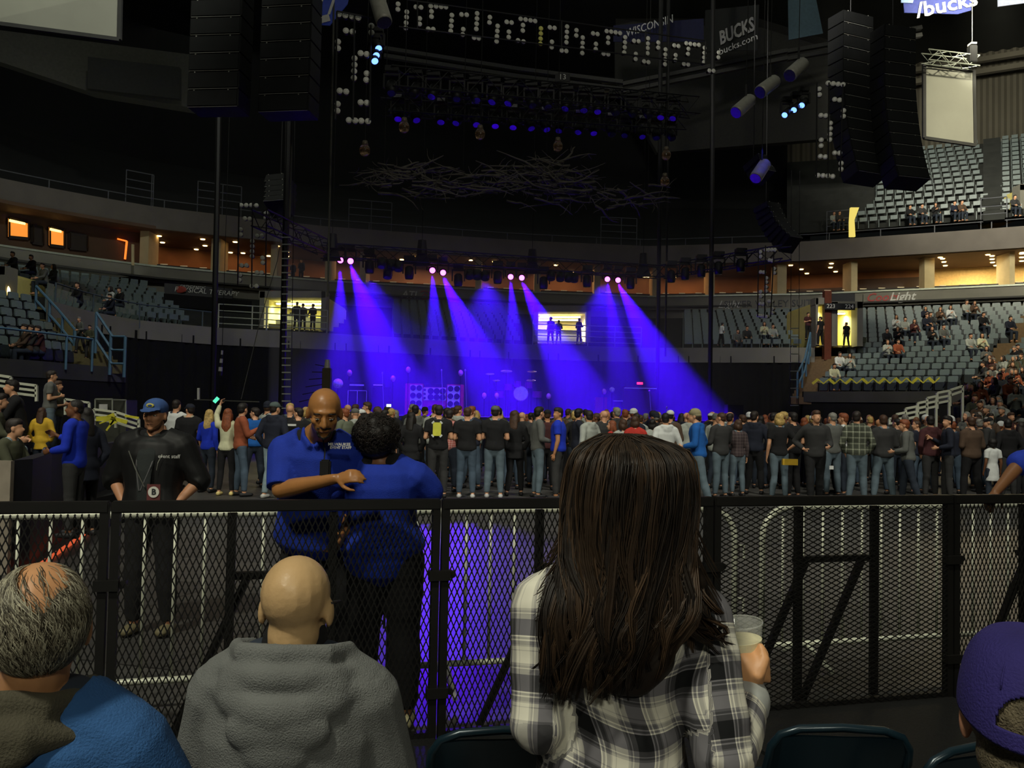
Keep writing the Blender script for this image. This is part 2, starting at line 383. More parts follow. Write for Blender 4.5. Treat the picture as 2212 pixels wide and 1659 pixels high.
# counters and piers of the suites
for i, x in enumerate((322, 474, 598, 714, 788, 1034, 1160, 1288, 1412, 1532, 1682, 1836, 2002, 2172)):
    wd = {322: .5, 2002: .62, 2172: .3, 474: .55, 1682: .6}.get(x, .4)
    a = MB(); d = itp(DB, x); a.box(Q(x, d + .9, 10.35), (wd, 1.4 if x != 2002 else .7, 2.8)); a.build('pillar_suite', m_cream, kind='structure')
for ci, (x0, x1) in enumerate(((335, 465), (484, 590), (606, 706), (722, 780), (796, 1026), (1044, 1152), (1168, 1280), (1298, 1404), (1422, 1524), (1544, 1672), (1694, 1826), (1846, 1988), (2016, 2166), (2180, 2300))):
    t = thing('suite_counter', 'dark drinks counter with painted pale glints, %s counting round the suites from the amber door' % ORD[ci], 'counter', Q((x0 + x1) / 2, itp(DB, x0) + 1.2, 9.6), 0, 'suite counters')
    A = line(DB, x0, x1, 9.9, 1.2); a = MB(); a.slab(setz(A, 9.95), setz(A, 10.02), [p + Vector((0, .35, 0)) for p in setz(A, 10.02)], [p + Vector((0, .35, 0)) for p in setz(A, 9.95)]); a.build('counter_top', m_blackm, t)
    a = MB()
    for p, an in resample(A, 1.1, .5): a.box((p.x, p.y - .03, 10.04), (.42, .06, .05))
    a.build('counter_glint', M('painted_glint_white', (235, 225, 200), .3, emit=(255, 225, 170), es=.12), t, kind='stuff')  # pale glowing bars painted in for reflections along the counter ledge
# suite down-lights: real recessed lamps
m_dl = emis('warm_downlight', (255, 205, 130), 9)
DLX = [(344, 509), (351, 523), (334, 537), (438, 516), (443, 530), (424, 547), (508, 521), (525, 546), (498, 557), (600, 528), (620, 543), (620, 553), (580, 569), (892, 550), (937, 553), (868, 560), (1017, 559), (1068, 563), (1201, 572), (1158, 607), (1226, 612), (1236, 586), (1208, 620), (1391, 609), (1398, 614), (1458, 611), (1455, 596), (1518, 613), (1526, 592), (1708, 568), (1731, 581), (1743, 590), (1796, 562), (1794, 577), (1805, 586), (2031, 545), (2036, 558), (2039, 565), (2042, 573), (2134, 538), (2143, 552), (2143, 559), (2144, 566), (2151, 587), (2208, 534), (2207, 547), (2207, 555), (2207, 563)]
dl0 = MB().cyl((0, 0, 0), (0, 0, -.05), .13, .13, 10).mesh('downlight'); dl0.materials.append(m_dl)
rim = MB().cyl((0, 0, .0), (0, 0, -.03), .18, .18, 12).mesh('lamp_rim')
for i, (x, y) in enumerate(DLX):
    p = PZ(x, y, 11.70); d = itp(DB, x)
    p.y = min(max(p.y, d + .5), d + 4.2)
    p = Q(x, p.y, 11.70)
    o = link('downlight', dl0, None, None, None, 'small round warm recessed ceiling lamp, %s counting round the suites' % ORD[i], 'lamp', 'suite ceiling lamps', p)
    r_ = link('lamp_rim', rim, m_cream, None, loc=p + Vector((0, 0, .02))); r_.parent = o; r_.location = (0, 0, .02)
for x, pw, c in ((400, 45, (1, .5, .22)), (560, 45, (1, .5, .22)), (750, 45, (1, .55, .32)), (930, 120, (1, .62, .4)), (1090, 50, (1, .55, .35)), (1230, 80, (1, .52, .25)), (1345, 40, (1, .5, .22)), (1470, 90, (1, .5, .2)), (1620, 25, (1, .5, .2)), (1765, 40, (1, .6, .35)), (1915, 25, (1, .6, .35)), (2085, 620, (1, .78, .4)), (2230, 500, (1, .78, .4))):
    q = Q(x, itp(DB, x) + 2.6, 11.6); l = lamp('AREA', q, q - Vector((0, 0, 1)), pw, c, 3.2, 'suite_lamp', sy=2.0)
# dark dining bays inside right suites
for x0, x1, z0, z1 in ((2014, 2103, 10.1, 10.55), (2105, 2130, 10.1, 10.4), (1700, 1830, 9.6, 10.7), (1850, 1985, 9.9, 11.2), (2180, 2240, 10.2, 10.6)):
    A = line(DB, x0, x1, 10, 4.6); a = MB(); a.slab(setz(A, z0), setz(A, z1), [p - Vector((0, .2, 0)) for p in setz(A, z1)], [p - Vector((0, .2, 0)) for p in setz(A, z0)])
    a.build('bar_cabinet', M('dark_brown_wood', (48, 34, 24), .5), label={2014: 'long dark cabinet under the cream wall of the brightest suite', 2105: 'short dark cabinet at the end of the brightest suite', 1700: 'dark cabinet in the dim suite over the silver band', 1850: 'tall dark cabinet in the suite next to the broad cream pier', 2180: 'dark cabinet in the last bright suite by the frame edge'}[x0], cat='cabinet')
# left closed suite fronts with lit windows
m_win = emis('amber_window_glow', (255, 150, 50), 1.0); m_frame = M('dark_window_frame', (40, 30, 22), .6)
for i, (xa, ya, xb, yb) in enumerate(((19, 472, 61, 512), (107, 491, 138, 530), (150, 503, 187, 536), (70, 488, 92, 524))):
    d, d1_ = itp(DB, xa) + 1.05, itp(DB, xb) + 1.05
    c4 = [P(xa, ya, d), P(xb, ya + (xb - xa) * .19, d1_), P(xb, yb + 4, d1_), P(xa, yb, d)]
    a = MB(); a.prism(c4, (0, -.06, 0)); o = a.build('window_%d' % (i + 1), m_win if i < 2 else M('unlit_window', (44, 32, 24), .3), kind='structure')
    a = MB()
    for k in range(4): a.bar(c4[k], c4[(k + 1) % 4], .10, .16)
    a.bar((c4[0] + c4[3]) / 2 + Vector((0, 0, -.35)), (c4[1] + c4[2]) / 2 + Vector((0, 0, -.35)), .05, .1)
    a.build('window_frame', m_frame, o)
    if i < 2:
        a = MB(); a.bar(c4[0] + Vector((.1, -.1, -.12)), c4[1] + Vector((-.1, -.1, -.12)), .1, .12); a.build('light_strip', emis('yellow_window_tube', (255, 215, 120), 3), o)
a = MB(); p = P(254, 516, itp(DB, 260) + 1.0); q = P(274, 521, itp(DB, 260) + 1.0); r_ = P(270, 560, itp(DB, 260) + 1.0)
a.bar(p, q, .08, .08); a.bar(q, r_, .1, .08); a.build('door_1', emis('orange_door_light', (255, 120, 40), 1.6), kind='structure')
a = MB(); a.bar(P(287, 528, 47), P(287, 573, 47), .14, .1); a.build('trim_4', m_cream, kind='structure')
# signs on the band
def board(name, px0, px1, py0, py1, tab, mat, label, off=-.2, cat='sign'):
    d0, d1 = itp(tab, px0) + off, itp(tab, px1) + off
    c4 = [P(px0, py0, d0), P(px1, py0 + (proj(Q(px1, d1, 9))[1] - proj(Q(px0, d0, 9))[1]), d1)]
    c4 = [P(px0, py0, d0), None, None, P(px0, py1, d0)]
    c4[1] = Q(px1, d1, c4[0].z); c4[2] = Q(px1, d1, c4[3].z)
    t = thing(name, label, cat, (c4[0] + c4[2]) / 2)
    MB().prism(c4, (0, -.08, 0)).build('board', mat, t, bevel=.01)
    return t, c4, math.atan2(c4[1].y - c4[0].y, c4[1].x - c4[0].x)
def on(c4, u, v): return c4[0].lerp(c4[1], u).lerp(c4[3].lerp(c4[2], u), v) + Vector((0, -.12, 0))
m_sign_d = M('dark_sign_panel', (30, 31, 36), .5); m_letter = M('pale_lettering', (210, 210, 205), .5); m_red = M('red_lettering', (170, 60, 55), .5)
m_orange = M('copper_emblem', (165, 70, 60), .5)
t, c4, an = board('advertising_board', 356, 503, 612, 635, DB, m_sign_d, 'black board reading PHYSICAL THERAPY beside a small red oval', -.5)
text('PHYSICAL THERAPY', on(c4, .62, .5), .40, m_letter, t, an, shear=.2); text('ORTHOPAEDIC', on(c4, .42, .15), .2, m_letter, t, an)
MB().ell(on(c4, .22, .5), (.42, .05, .2)).build('emblem', m_orange, t)
t, c4, an = board('advertising_board', 355, 545, 634, 662, DM, m_black, 'plain black banner under the PHYSICAL THERAPY board', 6.5, 'banner')
t, c4, an = board('advertising_board', 575, 692, 627, 641, DB, m_sign_d, 'long dark board reading ATI PHYSICAL THERAPY over the lit portal', -.5)
text('ATI', on(c4, .36, .5), .42, m_letter, t, an, shear=.2); text('PHYSICAL THERAPY', on(c4, .72, .5), .26, m_letter, t, an); MB().ell(on(c4, .12, .5), (.35, .04, .2)).build('emblem', m_orange, t)
t, c4, an = board('advertising_board', 862, 930, 628, 644, DB, m_conc, 'pale band reading ATI with a red oval emblem beside it', -.2)
text('ATI', on(c4, .32, .5), .62, m_letter, t, an, shear=.2, bold=.01); a = MB(); o_ = on(c4, .82, .45)
a.tube([o_ + Vector((.42 * math.cos(k * .39), 0, .26 * math.sin(k * .39))) for k in range(16)], .05, 6, True); a.bar(o_ + Vector((-.2, 0, -.1)), o_ + Vector((0, 0, .1)), .06); a.bar(o_ + Vector((.2, 0, -.1)), o_ + Vector((0, 0, .1)), .06); a.build('emblem', m_orange, t)
t, c4, an = board('advertising_board', 1195, 1250, 661, 674, DB, m_sign_d, 'dark board over the violet lit portal behind the stage', -.5)
text('PHYSICAL THERAPY', on(c4, .6, .5), .27, m_letter, t, an)
t, c4, an = board('advertising_board', 1540, 1778, 647, 671, DB, m_conc, 'silver band reading SILVER VALLEY SUITE in dark letters', -.22)
text('SILVER VALLEY SUITE', on(c4, .52, .5), .62, M('dark_lettering', (50, 52, 56), .5), t, an); text('Light', on(c4, .14, .5), .7, m_letter, t, an, shear=.4)
t, c4, an = board('advertising_board', 1788, 1846, 636, 655, DB, m_sign_d, 'black box panel on the band over the stair portal', -.4, 'panel')
t, c4, an = board('advertising_board', 1864, 1990, 636, 655, DB, m_conc, 'band reading Coors Light in red and silver letters', -.22)
text('Coors', on(c4, .32, .45), .72, m_red, t, an, shear=.3, bold=.012); text('Light', on(c4, .66, .45), .72, m_letter, t, an, shear=.3, bold=.012)

# roof, high walls --------------------------------------------------------
m_roof = M('roof_deck_dark', (40, 42, 38), .95, var=.2, scale=.3)
MB().box((0, 30, 30.2), (150, 110, .4)).build('ceiling', m_roof, kind='structure')
m_corr = M('ribbed_concrete', (92, 88, 76), .9, var=.12, scale=.4)
def corr(pl, z0, z1, name, mat, wl=.8, amp=.12):
    a = MB(); pts = resample(pl, wl / 4); A = []; B = []
    for i, (p, an) in enumerate(pts):
        n = Vector((-math.sin(an), math.cos(an), 0)) * (amp if i % 4 < 2 else -amp)
        A.append(Vector((p.x, p.y, z0)) + n); B.append(Vector((p.x, p.y, z1)) + n)
    a.ribbon(A, B); a.build(name, mat, kind='structure')
corr([Q(x, itp(UB, x) + .5, 22) for x in (1700, 1800, 2000, 2212, 2450, 2700)], 22.5, 30, 'wall_right', m_corr)
a = MB(); A = [Q(x, itp(UB, x) - 2.5, 28) for x in (1300, 1700, 1800, 2000, 2212, 2700)]
for z in (27.2, 28.1): a.slab(setz(A, z), setz(A, z + .35), [p + Vector((0, .5, 0)) for p in setz(A, z + .35)], [p + Vector((0, .5, 0)) for p in setz(A, z)])
a.build('trim_5', m_corr, kind='structure')
# upper far and left walls
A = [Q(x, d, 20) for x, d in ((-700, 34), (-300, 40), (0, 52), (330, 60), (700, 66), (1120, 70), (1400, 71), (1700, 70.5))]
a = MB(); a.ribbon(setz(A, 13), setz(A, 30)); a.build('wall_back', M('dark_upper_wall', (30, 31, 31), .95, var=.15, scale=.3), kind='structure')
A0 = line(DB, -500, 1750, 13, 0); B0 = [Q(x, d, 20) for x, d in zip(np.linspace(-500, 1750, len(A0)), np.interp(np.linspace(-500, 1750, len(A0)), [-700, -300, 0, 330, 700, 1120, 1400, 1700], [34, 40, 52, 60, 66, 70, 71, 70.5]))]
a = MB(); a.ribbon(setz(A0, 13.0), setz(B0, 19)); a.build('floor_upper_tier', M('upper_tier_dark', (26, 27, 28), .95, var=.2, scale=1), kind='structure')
# side and rear shells so the room is closed
MB().box((-46, 10, 15), (.4, 90, 30)).build('wall_left', m_roof, kind='structure')
MB().box((56, 10, 15), (.4, 110, 30)).build('wall_right_end', m_roof, kind='structure')
MB().box((0, -25, 15), (110, .4, 30)).build('wall_rear', m_roof, kind='structure')
# sloping roof beams, faint over the left stand
a = MB()
a.prism([P(-40, 60, 40), P(430, 120, 44), P(430, 235, 44), P(185, 195, 42), P(-40, 120, 40)], (0, 1.0, 0)); a.build('ceiling_beam', M('roof_beam_grey', (72, 72, 66), .9), kind='structure')
a = MB(); a.prism([P(196, 128, 41), P(392, 150, 43), P(392, 218, 43), P(196, 196, 41)], (0, -.3, 0)); a.build('ceiling_beam', M('roof_beam_dark', (38, 39, 37), .9), kind='structure')
a = MB(); a.prism([P(1330, 40, 58), P(1640, 40, 52), P(1900, 120, 50), P(1900, 290, 50), P(1420, 330, 56), P(1330, 170, 58)], (0, .6, 0)); a.build('ceiling_beam', M('roof_beam_mid', (50, 50, 46), .9), kind='structure')
# catwalk beams over the stage
a = MB()
for (x0, y0, x1, y1) in ((830, 105, 1120, 150), (1120, 150, 1345, 178), (1345, 182, 1700, 110), (1700, 112, 1990, 60)):
    for dy in (0, 16): a.bar(P(x0, y0 + dy, 46), P(x1, y1 + dy, 46), .28, .2)
a.build('ceiling_catwalk', M('catwalk_grey', (66, 66, 62), .85), kind='structure')

# portals ---------------------------------------------------------------
m_yel = M('pale_yellow_corridor', (222, 210, 130), .8, var=.05)
m_tube = emis('fluorescent_tube', (255, 250, 190), 9)
def portal(name, px0, px1, py0, py1, d, pw, col, wing=True, tubes=1, depth=5., emat=None, th=.25):
    a0, a1, b0, b1 = P(px0, py1, d), P(px1, py1, d), P(px0, py0, d), P(px1, py0, d)
    wv = a1 - a0; h = b0.z - a0.z; n = Vector((-wv.y, wv.x, 0)).normalized()
    c = (a0 + a1) / 2 + n * depth / 2; R3 = Matrix((wv.normalized(), n, Vector((0, 0, 1)))).transposed(); W = wv.length
    a = MB()
    a.box(c + Vector((0, 0, -.05)), (W, depth, .1), R3); a.box(c + Vector((0, 0, h + .05)), (W, depth, .1), R3)
    a.box(a0 + n * depth / 2 + Vector((0, 0, h / 2)), (.1, depth, h), R3); a.box(a1 + n * depth / 2 + Vector((0, 0, h / 2)), (.1, depth, h), R3)
    a.box(c + n * depth / 2 + Vector((0, 0, h / 2)), (W, .1, h), R3)
    o = a.build(name, emat or m_yel, kind='structure')
    fr = MB()
    for p in (a0, a1): fr.box(p - n * .3 + Vector((0, 0, h / 2 + .1)), (th, .8, h + .4), R3)
    fr.box((b0 + b1) / 2 - n * .3 + Vector((0, 0, .15)), (W + th, .8, .35), R3)
    fr.build('door_frame', m_conc, o)
    for k in range(tubes):
        q = (b0 + b1) / 2 + n * (1.0 + 1.6 * k) - Vector((0, 0, .12)); MB().box(q, (W * .8, .18, .07), R3).build('tube_lamp', m_tube, o)
        lamp('AREA', q - Vector((0, 0, .1)), q - Vector((0, 0, 2)) + n * .3, pw, col, W * .8, 'portal_lamp', sy=.4)
    return o, a0, a1, n, h
portal('door_2', 573, 704, 646, 712, 44.0, 260, (1, .95, .45), tubes=2)
portal('door_3', 1156, 1268, 676, 738, 47.5, 330, (1, .85, .7), tubes=2)
portal('door_4', 1792, 1846, 668, 746, 44.8, 120, (1, .93, .45), tubes=1, depth=4, th=.3)
portal('door_5', 1754, 1780, 660, 746, 44.8, 60, (1, .93, .45), tubes=1, depth=4, th=.12)
portal('door_6', -30, 26, 598, 660, 33.5, 90, (1, .85, .4), tubes=0, depth=4)
portal('door_7', 2193, 2235, 416, 458, 51, 110, (1, .93, .5), tubes=1, depth=4)
a = MB(); a.prism([P(1838, 448, 53), P(1856, 448, 53), P(1846, 475, 53), P(1848, 511, 53), P(1836, 511, 53), P(1836, 478, 53)], (0, .2, 0)); a.build('door_8', emis('lit_gap_yellow', (250, 225, 110), .9), kind='structure')
MB().ell(P(7, 629, 33), (.28, .1, .28)).build('wall_lamp', emis('warm_bulb', (255, 215, 120), 12), label='bright round warm lamp in the side portal', cat='lamp')
# orange post and stair at the right portal, numbered boards
MB().box(Q(1786, 44.2, 6.5), (.35, .35, 3.6)).build('pillar_portal', M('rust_post', (96, 44, 26), .7), kind='structure')
t, c4, an = board('section_board', 1780, 1846, 655, 669, [(0, 44.0), (3000, 44.0)], m_sign_d, 'dark board with section numbers 223 and 224 over the stair portal', -.1)
text('223', on(c4, .2, .5), .3, m_letter, t, an); text('224', on(c4, .8, .5), .3, m_letter, t, an)
def stairs(name, A, B, w, n, mat):
    a = MB(); A = Vector(A); B = Vector(B); d = B - A; h = Vector((d.x, d.y, 0)).normalized(); s_ = Vector((-h.y, h.x, 0)); R3 = Matrix((s_, h, Vector((0, 0, 1)))).transposed()
    for k in range(n):
        p = A + d * ((k + .5) / n); run = Vector((d.x, d.y, 0)).length / n; a.box((p.x, p.y, p.z - .17), (w, run * 1.05, .34), R3)
    return a.build(name, mat, kind='structure')
stairs('floor_stair_right', Q(1760, 40.6, 2.6), Q(1800, 44.5, 5.0), 2.2, 14, M('tan_stair', (112, 92, 66), .9))
stairs('floor_stair_left', Q(200, 28.0, 3.0), Q(55, 31.2, 5.3), 2.0, 16, M('olive_stair', (104, 96, 62), .9))
stairs('floor_stair_aisle', Q(2100, 36.8, 2.8), Q(2265, 48, 8.6), 1.3, 22, M('tan_stair', (112, 92, 66), .9))
stairs('floor_stair_upper', Q(2147, 49.5, 13.6), Q(2142, 63, 22.8), 1.1, 24, m_tread)
# rails -------------------------------------------------------------------
def rail(pts, hts, r, mat, label, posts=1.6, cat='railing', name='railing'):
    t = thing(name, label, cat, pts[0]); pl = [Vector(p) for p in pts]
    for h in hts: MB().tube(dz(pl, h), r, 6).build('rail_tube', mat, t)
    for p, an in resample(pl, posts, .02): MB().cyl(p, p + Vector((0, 0, hts[0])), r * 1.1, n=6).build('post', mat, t)
    p = pl[-1]; MB().cyl(p, p + Vector((0, 0, hts[0])), r * 1.1, n=6).build('post', mat, t)
    return t
for x0, x1, lb in ((118, 205, 'thin grey rail along the front of the side stand, upper run'),):
    rail(line(DM, x0, 470, 5.0, -.2, 30), (1.05,), .03, M('dull_blue_rail', (70, 84, 96), .6), lb, 3.0)
rail([Q(76, 30.6, 4.9), Q(122, 29.8, 4.0), Q(160, 28.9, 3.2)], (1.0, .5), .045, m_blue, 'blue tube handrail beside the stair where the grey-haired man stands', 1.1)
rail([Q(205, 28.3, 3.4), Q(240, 28.2, 2.6), Q(268, 28.2, 2.6)], (1.35, .9, .45), .045, m_blue, 'blue tube gate rail at the stair foot over the black wall', .9)
rail(line(DF, -60, 198, 2.75, -.2, 30), (1.05,), .035, m_blue, 'long blue rail along the front row of the lower side stand', 3.2)
rail([Q(1722, 40.5, 2.6), Q(1738, 41.6, 3.4), Q(1750, 43, 4.8)], (1.2, .6), .045, m_blue, 'blue handrail climbing to the stair portal', 1.0)
for x0, x1, lb in ((470, 575, 'beside'), (575, 706, 'in front of')):
    rail(line(DM, x0, x1, 5.35, -.3, 30), (1.1, .8, .5, .2), .028, m_steel, 'pale steel guard rail %s the yellow lit portal' % lb, 1.5)
rail(line(DM, 1150, 1385, 5.35, -.3, 30), (1.1, .8, .5, .2), .028, m_steel, 'steel guard rail before the violet lit portal', 1.5)
m_dr = M('dim_steel_rail', (90, 92, 98), .6)
rail(line(DB, -300, 2300, 13.0, -.5, 60), (.45,), .03, m_dr, 'thin grey guard rail running round the upper deck edge', 3.0)
for x0, x1, lb in ((752, 845, 'over the leftmost pair of stage lamps'), (1297, 1375, 'over the rightmost pair of stage lamps'), (425, 520, 'behind the hanging lamp frame'), (270, 330, 'over the amber door'), (1785, 1838, 'beside the yellow gap'), (2118, 2175, 'beside the upper lit portal')):
    rail(line(DB, x0, x1, 13.0, -.2, 30), (1.9, 1.4, .95), .03, m_dr, 'grey stepped guard rail of an upper aisle ' + lb, 1.4)
def grail(pp, d, z, r, mat, label, nb=3):
    t = thing('handrail', label, 'railing', P(*pp[0], d)); k = 0
    for i in range(len(pp) - 1):
        (x0, y0), (x1, y1) = pp[i], pp[i + 1]
        for q in range(nb):
            MB().bar(P(x0, y0 + q * 11, d), P(x1, y1 + q * 11, d), r * 2, r * 2).build('rail_tube', mat, t)
        e_ = P(x1, y1 + 34, d); e_ = Vector((e_.x, e_.y, 0)) if x1 > 1000 else e_
        MB().bar(P(x1, y1, d), e_, r * 2, r * 2).build('post', mat, t)
    MB().bar(P(*pp[0], d), P(pp[0][0], pp[0][1] + 34, d), r * 2, r * 2).build('post', mat, t)
grail([(-20, 808), (24, 815)], 15, 0, .022, m_white, 'white step rail at the side floor seats, nearest the guard wall', 3)
grail([(30, 827), (79, 833)], 15.5, 0, .022, m_white, 'white step rail behind the seated man in black', 3)
grail([(141, 862), (193, 870)], 17, 0, .02, m_white, 'short white rail behind the blue-shirted usher', 1)
grail([(203, 884), (250, 890), (300, 906)], 17.5, 0, .022, m_white, 'white rail wrapped with yellow tape beside the flight case', 3)
for i, (x0, y0, x1, y1) in enumerate(((2052, 843, 2079, 834), (2024, 849, 2050, 844), (2002, 860, 2022, 856), (1982, 871, 2002, 867), (1956, 883, 1980, 878), (1936, 895, 1956, 891), (1921, 905, 1936, 902))):
    grail([(x0, y0), (x1, y1)], 24.5 - i * .3, 0, .03, m_white, 'white stepped rail beside the crowd, %s step' % ('top second third fourth fifth sixth lowest'.split()[i]), 3 if i else 2)
# yellow caution tape on the front seats and rail
m_tape = M('yellow_caution_tape', (214, 206, 60), .5)
t = thing('caution_tape', 'yellow caution tape strung along the front seats of the wide stand', 'tape', Q(1760, 40, 3.2))
xs = np.linspace(1755, 2030, 24)
for i in range(23):
    a = MB(); A = Q(xs[i], itp(DF, xs[i]) - .1, 3.42 + (.12 if i % 2 else -.1)); B = Q(xs[i + 1], itp(DF, xs[i + 1]) - .1, 3.42 + (-.1 if i % 2 else .12)); a.bar(A, B, .02, .05 if i % 3 else .12); a.build('tape_strip', m_tape, t)
t = thing('caution_tape', 'yellow tape knotted round the white floor rail', 'tape', P(245, 900, 17.3))
for (x0, y0, x1, y1, h) in ((208, 905, 240, 903, 10), (240, 903, 275, 912, 8), (215, 915, 238, 906, 3), (238, 895, 246, 916, 16), (270, 898, 300, 903, 5), (230, 930, 246, 908, 4)):
    MB().bar(P(x0, y0, 17.3), P(x1, y1, 17.3), .02, h / F * 17).build('tape_strip', m_tape, t)
# ================================================================ stage, rig, lights in haze
E = Vector((math.cos(math.radians(17)), math.sin(math.radians(17)), 0)); NN = Vector((-E.y, E.x, 0)); ZZ = Vector((0, 0, 1))
R17 = Matrix((E, NN, ZZ)).transposed()
fl, fr = Q(690, 28.8, 1.5), Q(1590, 34.2, 1.5)
DECK = 1.5
a = MB(); a.prism([fl - ZZ * .12, fr - ZZ * .12, fr + NN * 10 - ZZ * .12, fl + NN * 10 - ZZ * .12], (0, 0, .12))
st = thing('stage', 'black concert stage deck behind the standing crowd under violet light', 'stage', (fl + fr) / 2 - ZZ * 1.5)
a.build('deck', M('stage_deck_black', (26, 26, 28), .5), st)
MB().prism([fl - ZZ * 1.5, fr - ZZ * 1.5, fr - ZZ * .12, fl - ZZ * .12], NN * .1).build('skirt', m_black, st)
for k in range(8):
    p = fl.lerp(fr, k / 7) + NN * 9.8; MB().cyl(p - ZZ * 1.5, p - ZZ * .1, .05).build('leg', m_blackm, st)
# haze that hangs over the stage
hm = bpy.data.materials.new('stage_haze'); hm.use_nodes = True; nt = hm.node_tree; nt.nodes.remove(nt.nodes['Principled BSDF'])
vs = nt.nodes.new('ShaderNodeVolumeScatter'); vs.inputs['Density'].default_value = .02; vs.inputs['Color'].default_value = (.8, .8, 1, 1); vs.inputs['Anisotropy'].default_value = .0
nt.links.new(vs.outputs[0], nt.nodes['Material Output'].inputs['Volume'])
hz = MB(); c0 = (fl + fr) / 2 + NN * 4.2 + ZZ * 3.3; hz.box(c0, (19.5, 9.4, 7.2), R17)
hz.build('haze', hm, kind='stuff', label='thin haze over the stage that shows the violet beams', cat='haze')

# moving heads ------------------------------------------------------------
m_lens = emis('violet_lens', (1.0, .10, 1.0), 7, True); m_lensb = emis('blue_lens', (.10, .22, 1.0), 4, True)
m_dlens = M('dark_lens', (40, 40, 46), .15, spec=.8); m_can = M('pale_lamp_can', (150, 148, 136), .5, .2)
BEAM = (.055, .0, 1.0)
def moving_head(p, aim, lit, label, group=None, s=1.0, mats=None):
    p = Vector(p); d = (Vector(aim) - p).normalized(); t = thing('moving_head_lamp', label, 'stage lamp', p + ZZ * .42 * s, 0, group)
    MB().box(p + ZZ * .50 * s, (.36 * s, .30 * s, .16 * s)).build('base', m_blackm, t, bevel=.01)
    a = MB(); a.box(p + ZZ * .36 * s, (.46 * s, .08, .06)); a.box(p + Vector((.21 * s, 0, .18 * s)), (.05, .10, .40 * s)); a.box(p + Vector((-.21 * s, 0, .18 * s)), (.05, .10, .40 * s)); a.build('yoke', m_blackm, t)
    a = MB(); a.tube([p - d * .24 * s, p - d * .18 * s, p + d * .05 * s, p + d * .2 * s], [.08 * s, .14 * s, .16 * s, .135 * s], 12); a.build('head', m_blackm, t, smooth=True)
    MB().disc(p + d * .201 * s, d, .11 * s, .012, 14).build('lens', mats or (m_lens if lit else m_dlens), t)
    return t
LAMPS = [((735, 561, 31.9), 6, -2.0), ((757, 563, 32.0), 24, -2.0), ((934, 583, 33.4), 6, -2), ((957, 588, 33.5), 25, -2), ((1103, 597, 34.6), 5, -2), ((1127, 599, 34.7), 26, -2), ((1312, 602, 36.2), 7, -2), ((1335, 604, 36.3), 25, -2)]
for i, ((x, y, d), ang, dy) in enumerate(LAMPS):
    p = P(x, y, d); tgt = p + Vector((math.tan(math.radians(ang)) * 6, dy, -6))
    # stand each fitting a little off the truss on its clamp
    moving_head(p - ZZ * .0, p + (P(x + 6, y + 60, d - 8) - p), True, 'lit violet stage lamp, %s of its pair, %s pair along the rear truss' % ('straight-down one' if i % 2 == 0 else 'angled one', ('first', 'second', 'third', 'fourth')[i // 2]))
    l = lamp('SPOT', p + (P(x + 6, y + 60, d - 8) - p).normalized() * .22 - ZZ * (.34 if i == 0 else .14), tgt, (40000 if i % 2 == 0 else 80000), BEAM, .05, 'beam', cone=(20 if i % 2 == 0 else 27), blend=.55)
    l.data.use_shadow = True
# added violet fill for the glow scattered in the haze between beams
for x in (800, 1050, 1300):
    p = Q(x, 33, 6.7); lamp('SPOT', p, p + Vector((0.6, -.6, -6)), 5000, BEAM, .2, 'haze_fill', cone=95, blend=.8)
# truss ------------------------------------------------------------------------
def truss(A, B, w, mat, label, name='lighting_truss', step=.6, cat='truss'):
    A = Vector(A); B = Vector(B); t = thing(name, label, cat, (A + B) / 2); x, y, d = frame(B - A); L_ = (B - A).length
    for sx, sy in ((1, 1), (-1, 1), (-1, -1), (1, -1)):
        o = x * (sx * w / 2) + y * (sy * w / 2); MB().cyl(A + o, B + o, .026, n=6).build('chord', mat, t)
    a = MB(); n = max(2, int(L_ / step))
    for k in range(n):
        p0 = A + d * (L_ * k / n); p1 = A + d * (L_ * (k + 1) / n)
        for q in range(4):
            o0 = [x + y, -x + y, -x - y, x - y][q] * (w / 2); o1 = [x + y, -x + y, -x - y, x - y][(q + 1) % 4] * (w / 2)
            a.bar(p0 + (o0 if k % 2 else o1), p1 + (o1 if k % 2 else o0), .022)
    a.build('lacing', mat, t, kind='stuff'); return t
TA_, TB_ = P(695, 541, 31.6), P(1430, 588, 37.2)
truss(TA_, TB_, .5, m_blackm, 'long black lighting truss carrying the four lit pairs of violet lamps')
truss(P(1425, 588, 37.1), P(1700, 545, 31.5), .5, m_blackm, 'black side truss running forward from the rear truss corner')
truss(P(700, 535, 31.6), P(560, 470, 26), .5, m_blackm, 'black side truss over the lamp frame near the amber bays')
truss(P(840, 170, 25.5), P(1500, 232, 31.0), .6, m_blackm, 'upper black truss under the arc of round lamps')
truss(P(830, 225, 27.5), P(1470, 268, 33.0), .6, m_blackm, 'second upper truss hung with dark lamps')
# hoists
for x, y, d in ((912, 533, 33), (1150, 552, 35), (1390, 560, 36.8), (718, 520, 31.6)):
    t = thing('chain_hoist', 'black chain hoist standing above the rear truss near %s' % {912: 'the second lit pair', 1150: 'the third lit pair', 1390: 'the truss corner', 718: 'the first lit pair'}[x], 'hoist', P(x, y, d))
    p = P(x, y, d); MB().cyl(p - ZZ * .3, p + ZZ * .25, .22, .16, 10).build('motor', m_blackm, t); MB().cyl(p, p + ZZ * 18, .012, n=5).build('chain', m_blackm, t); MB().prism([p + Vector((-.35, 0, -.75)), p + Vector((.35, 0, -.75)), p + Vector((.15, 0, -.2)), p + Vector((-.15, 0, -.2))], (0, .1, 0)).build('spreader', m_blackm, t)
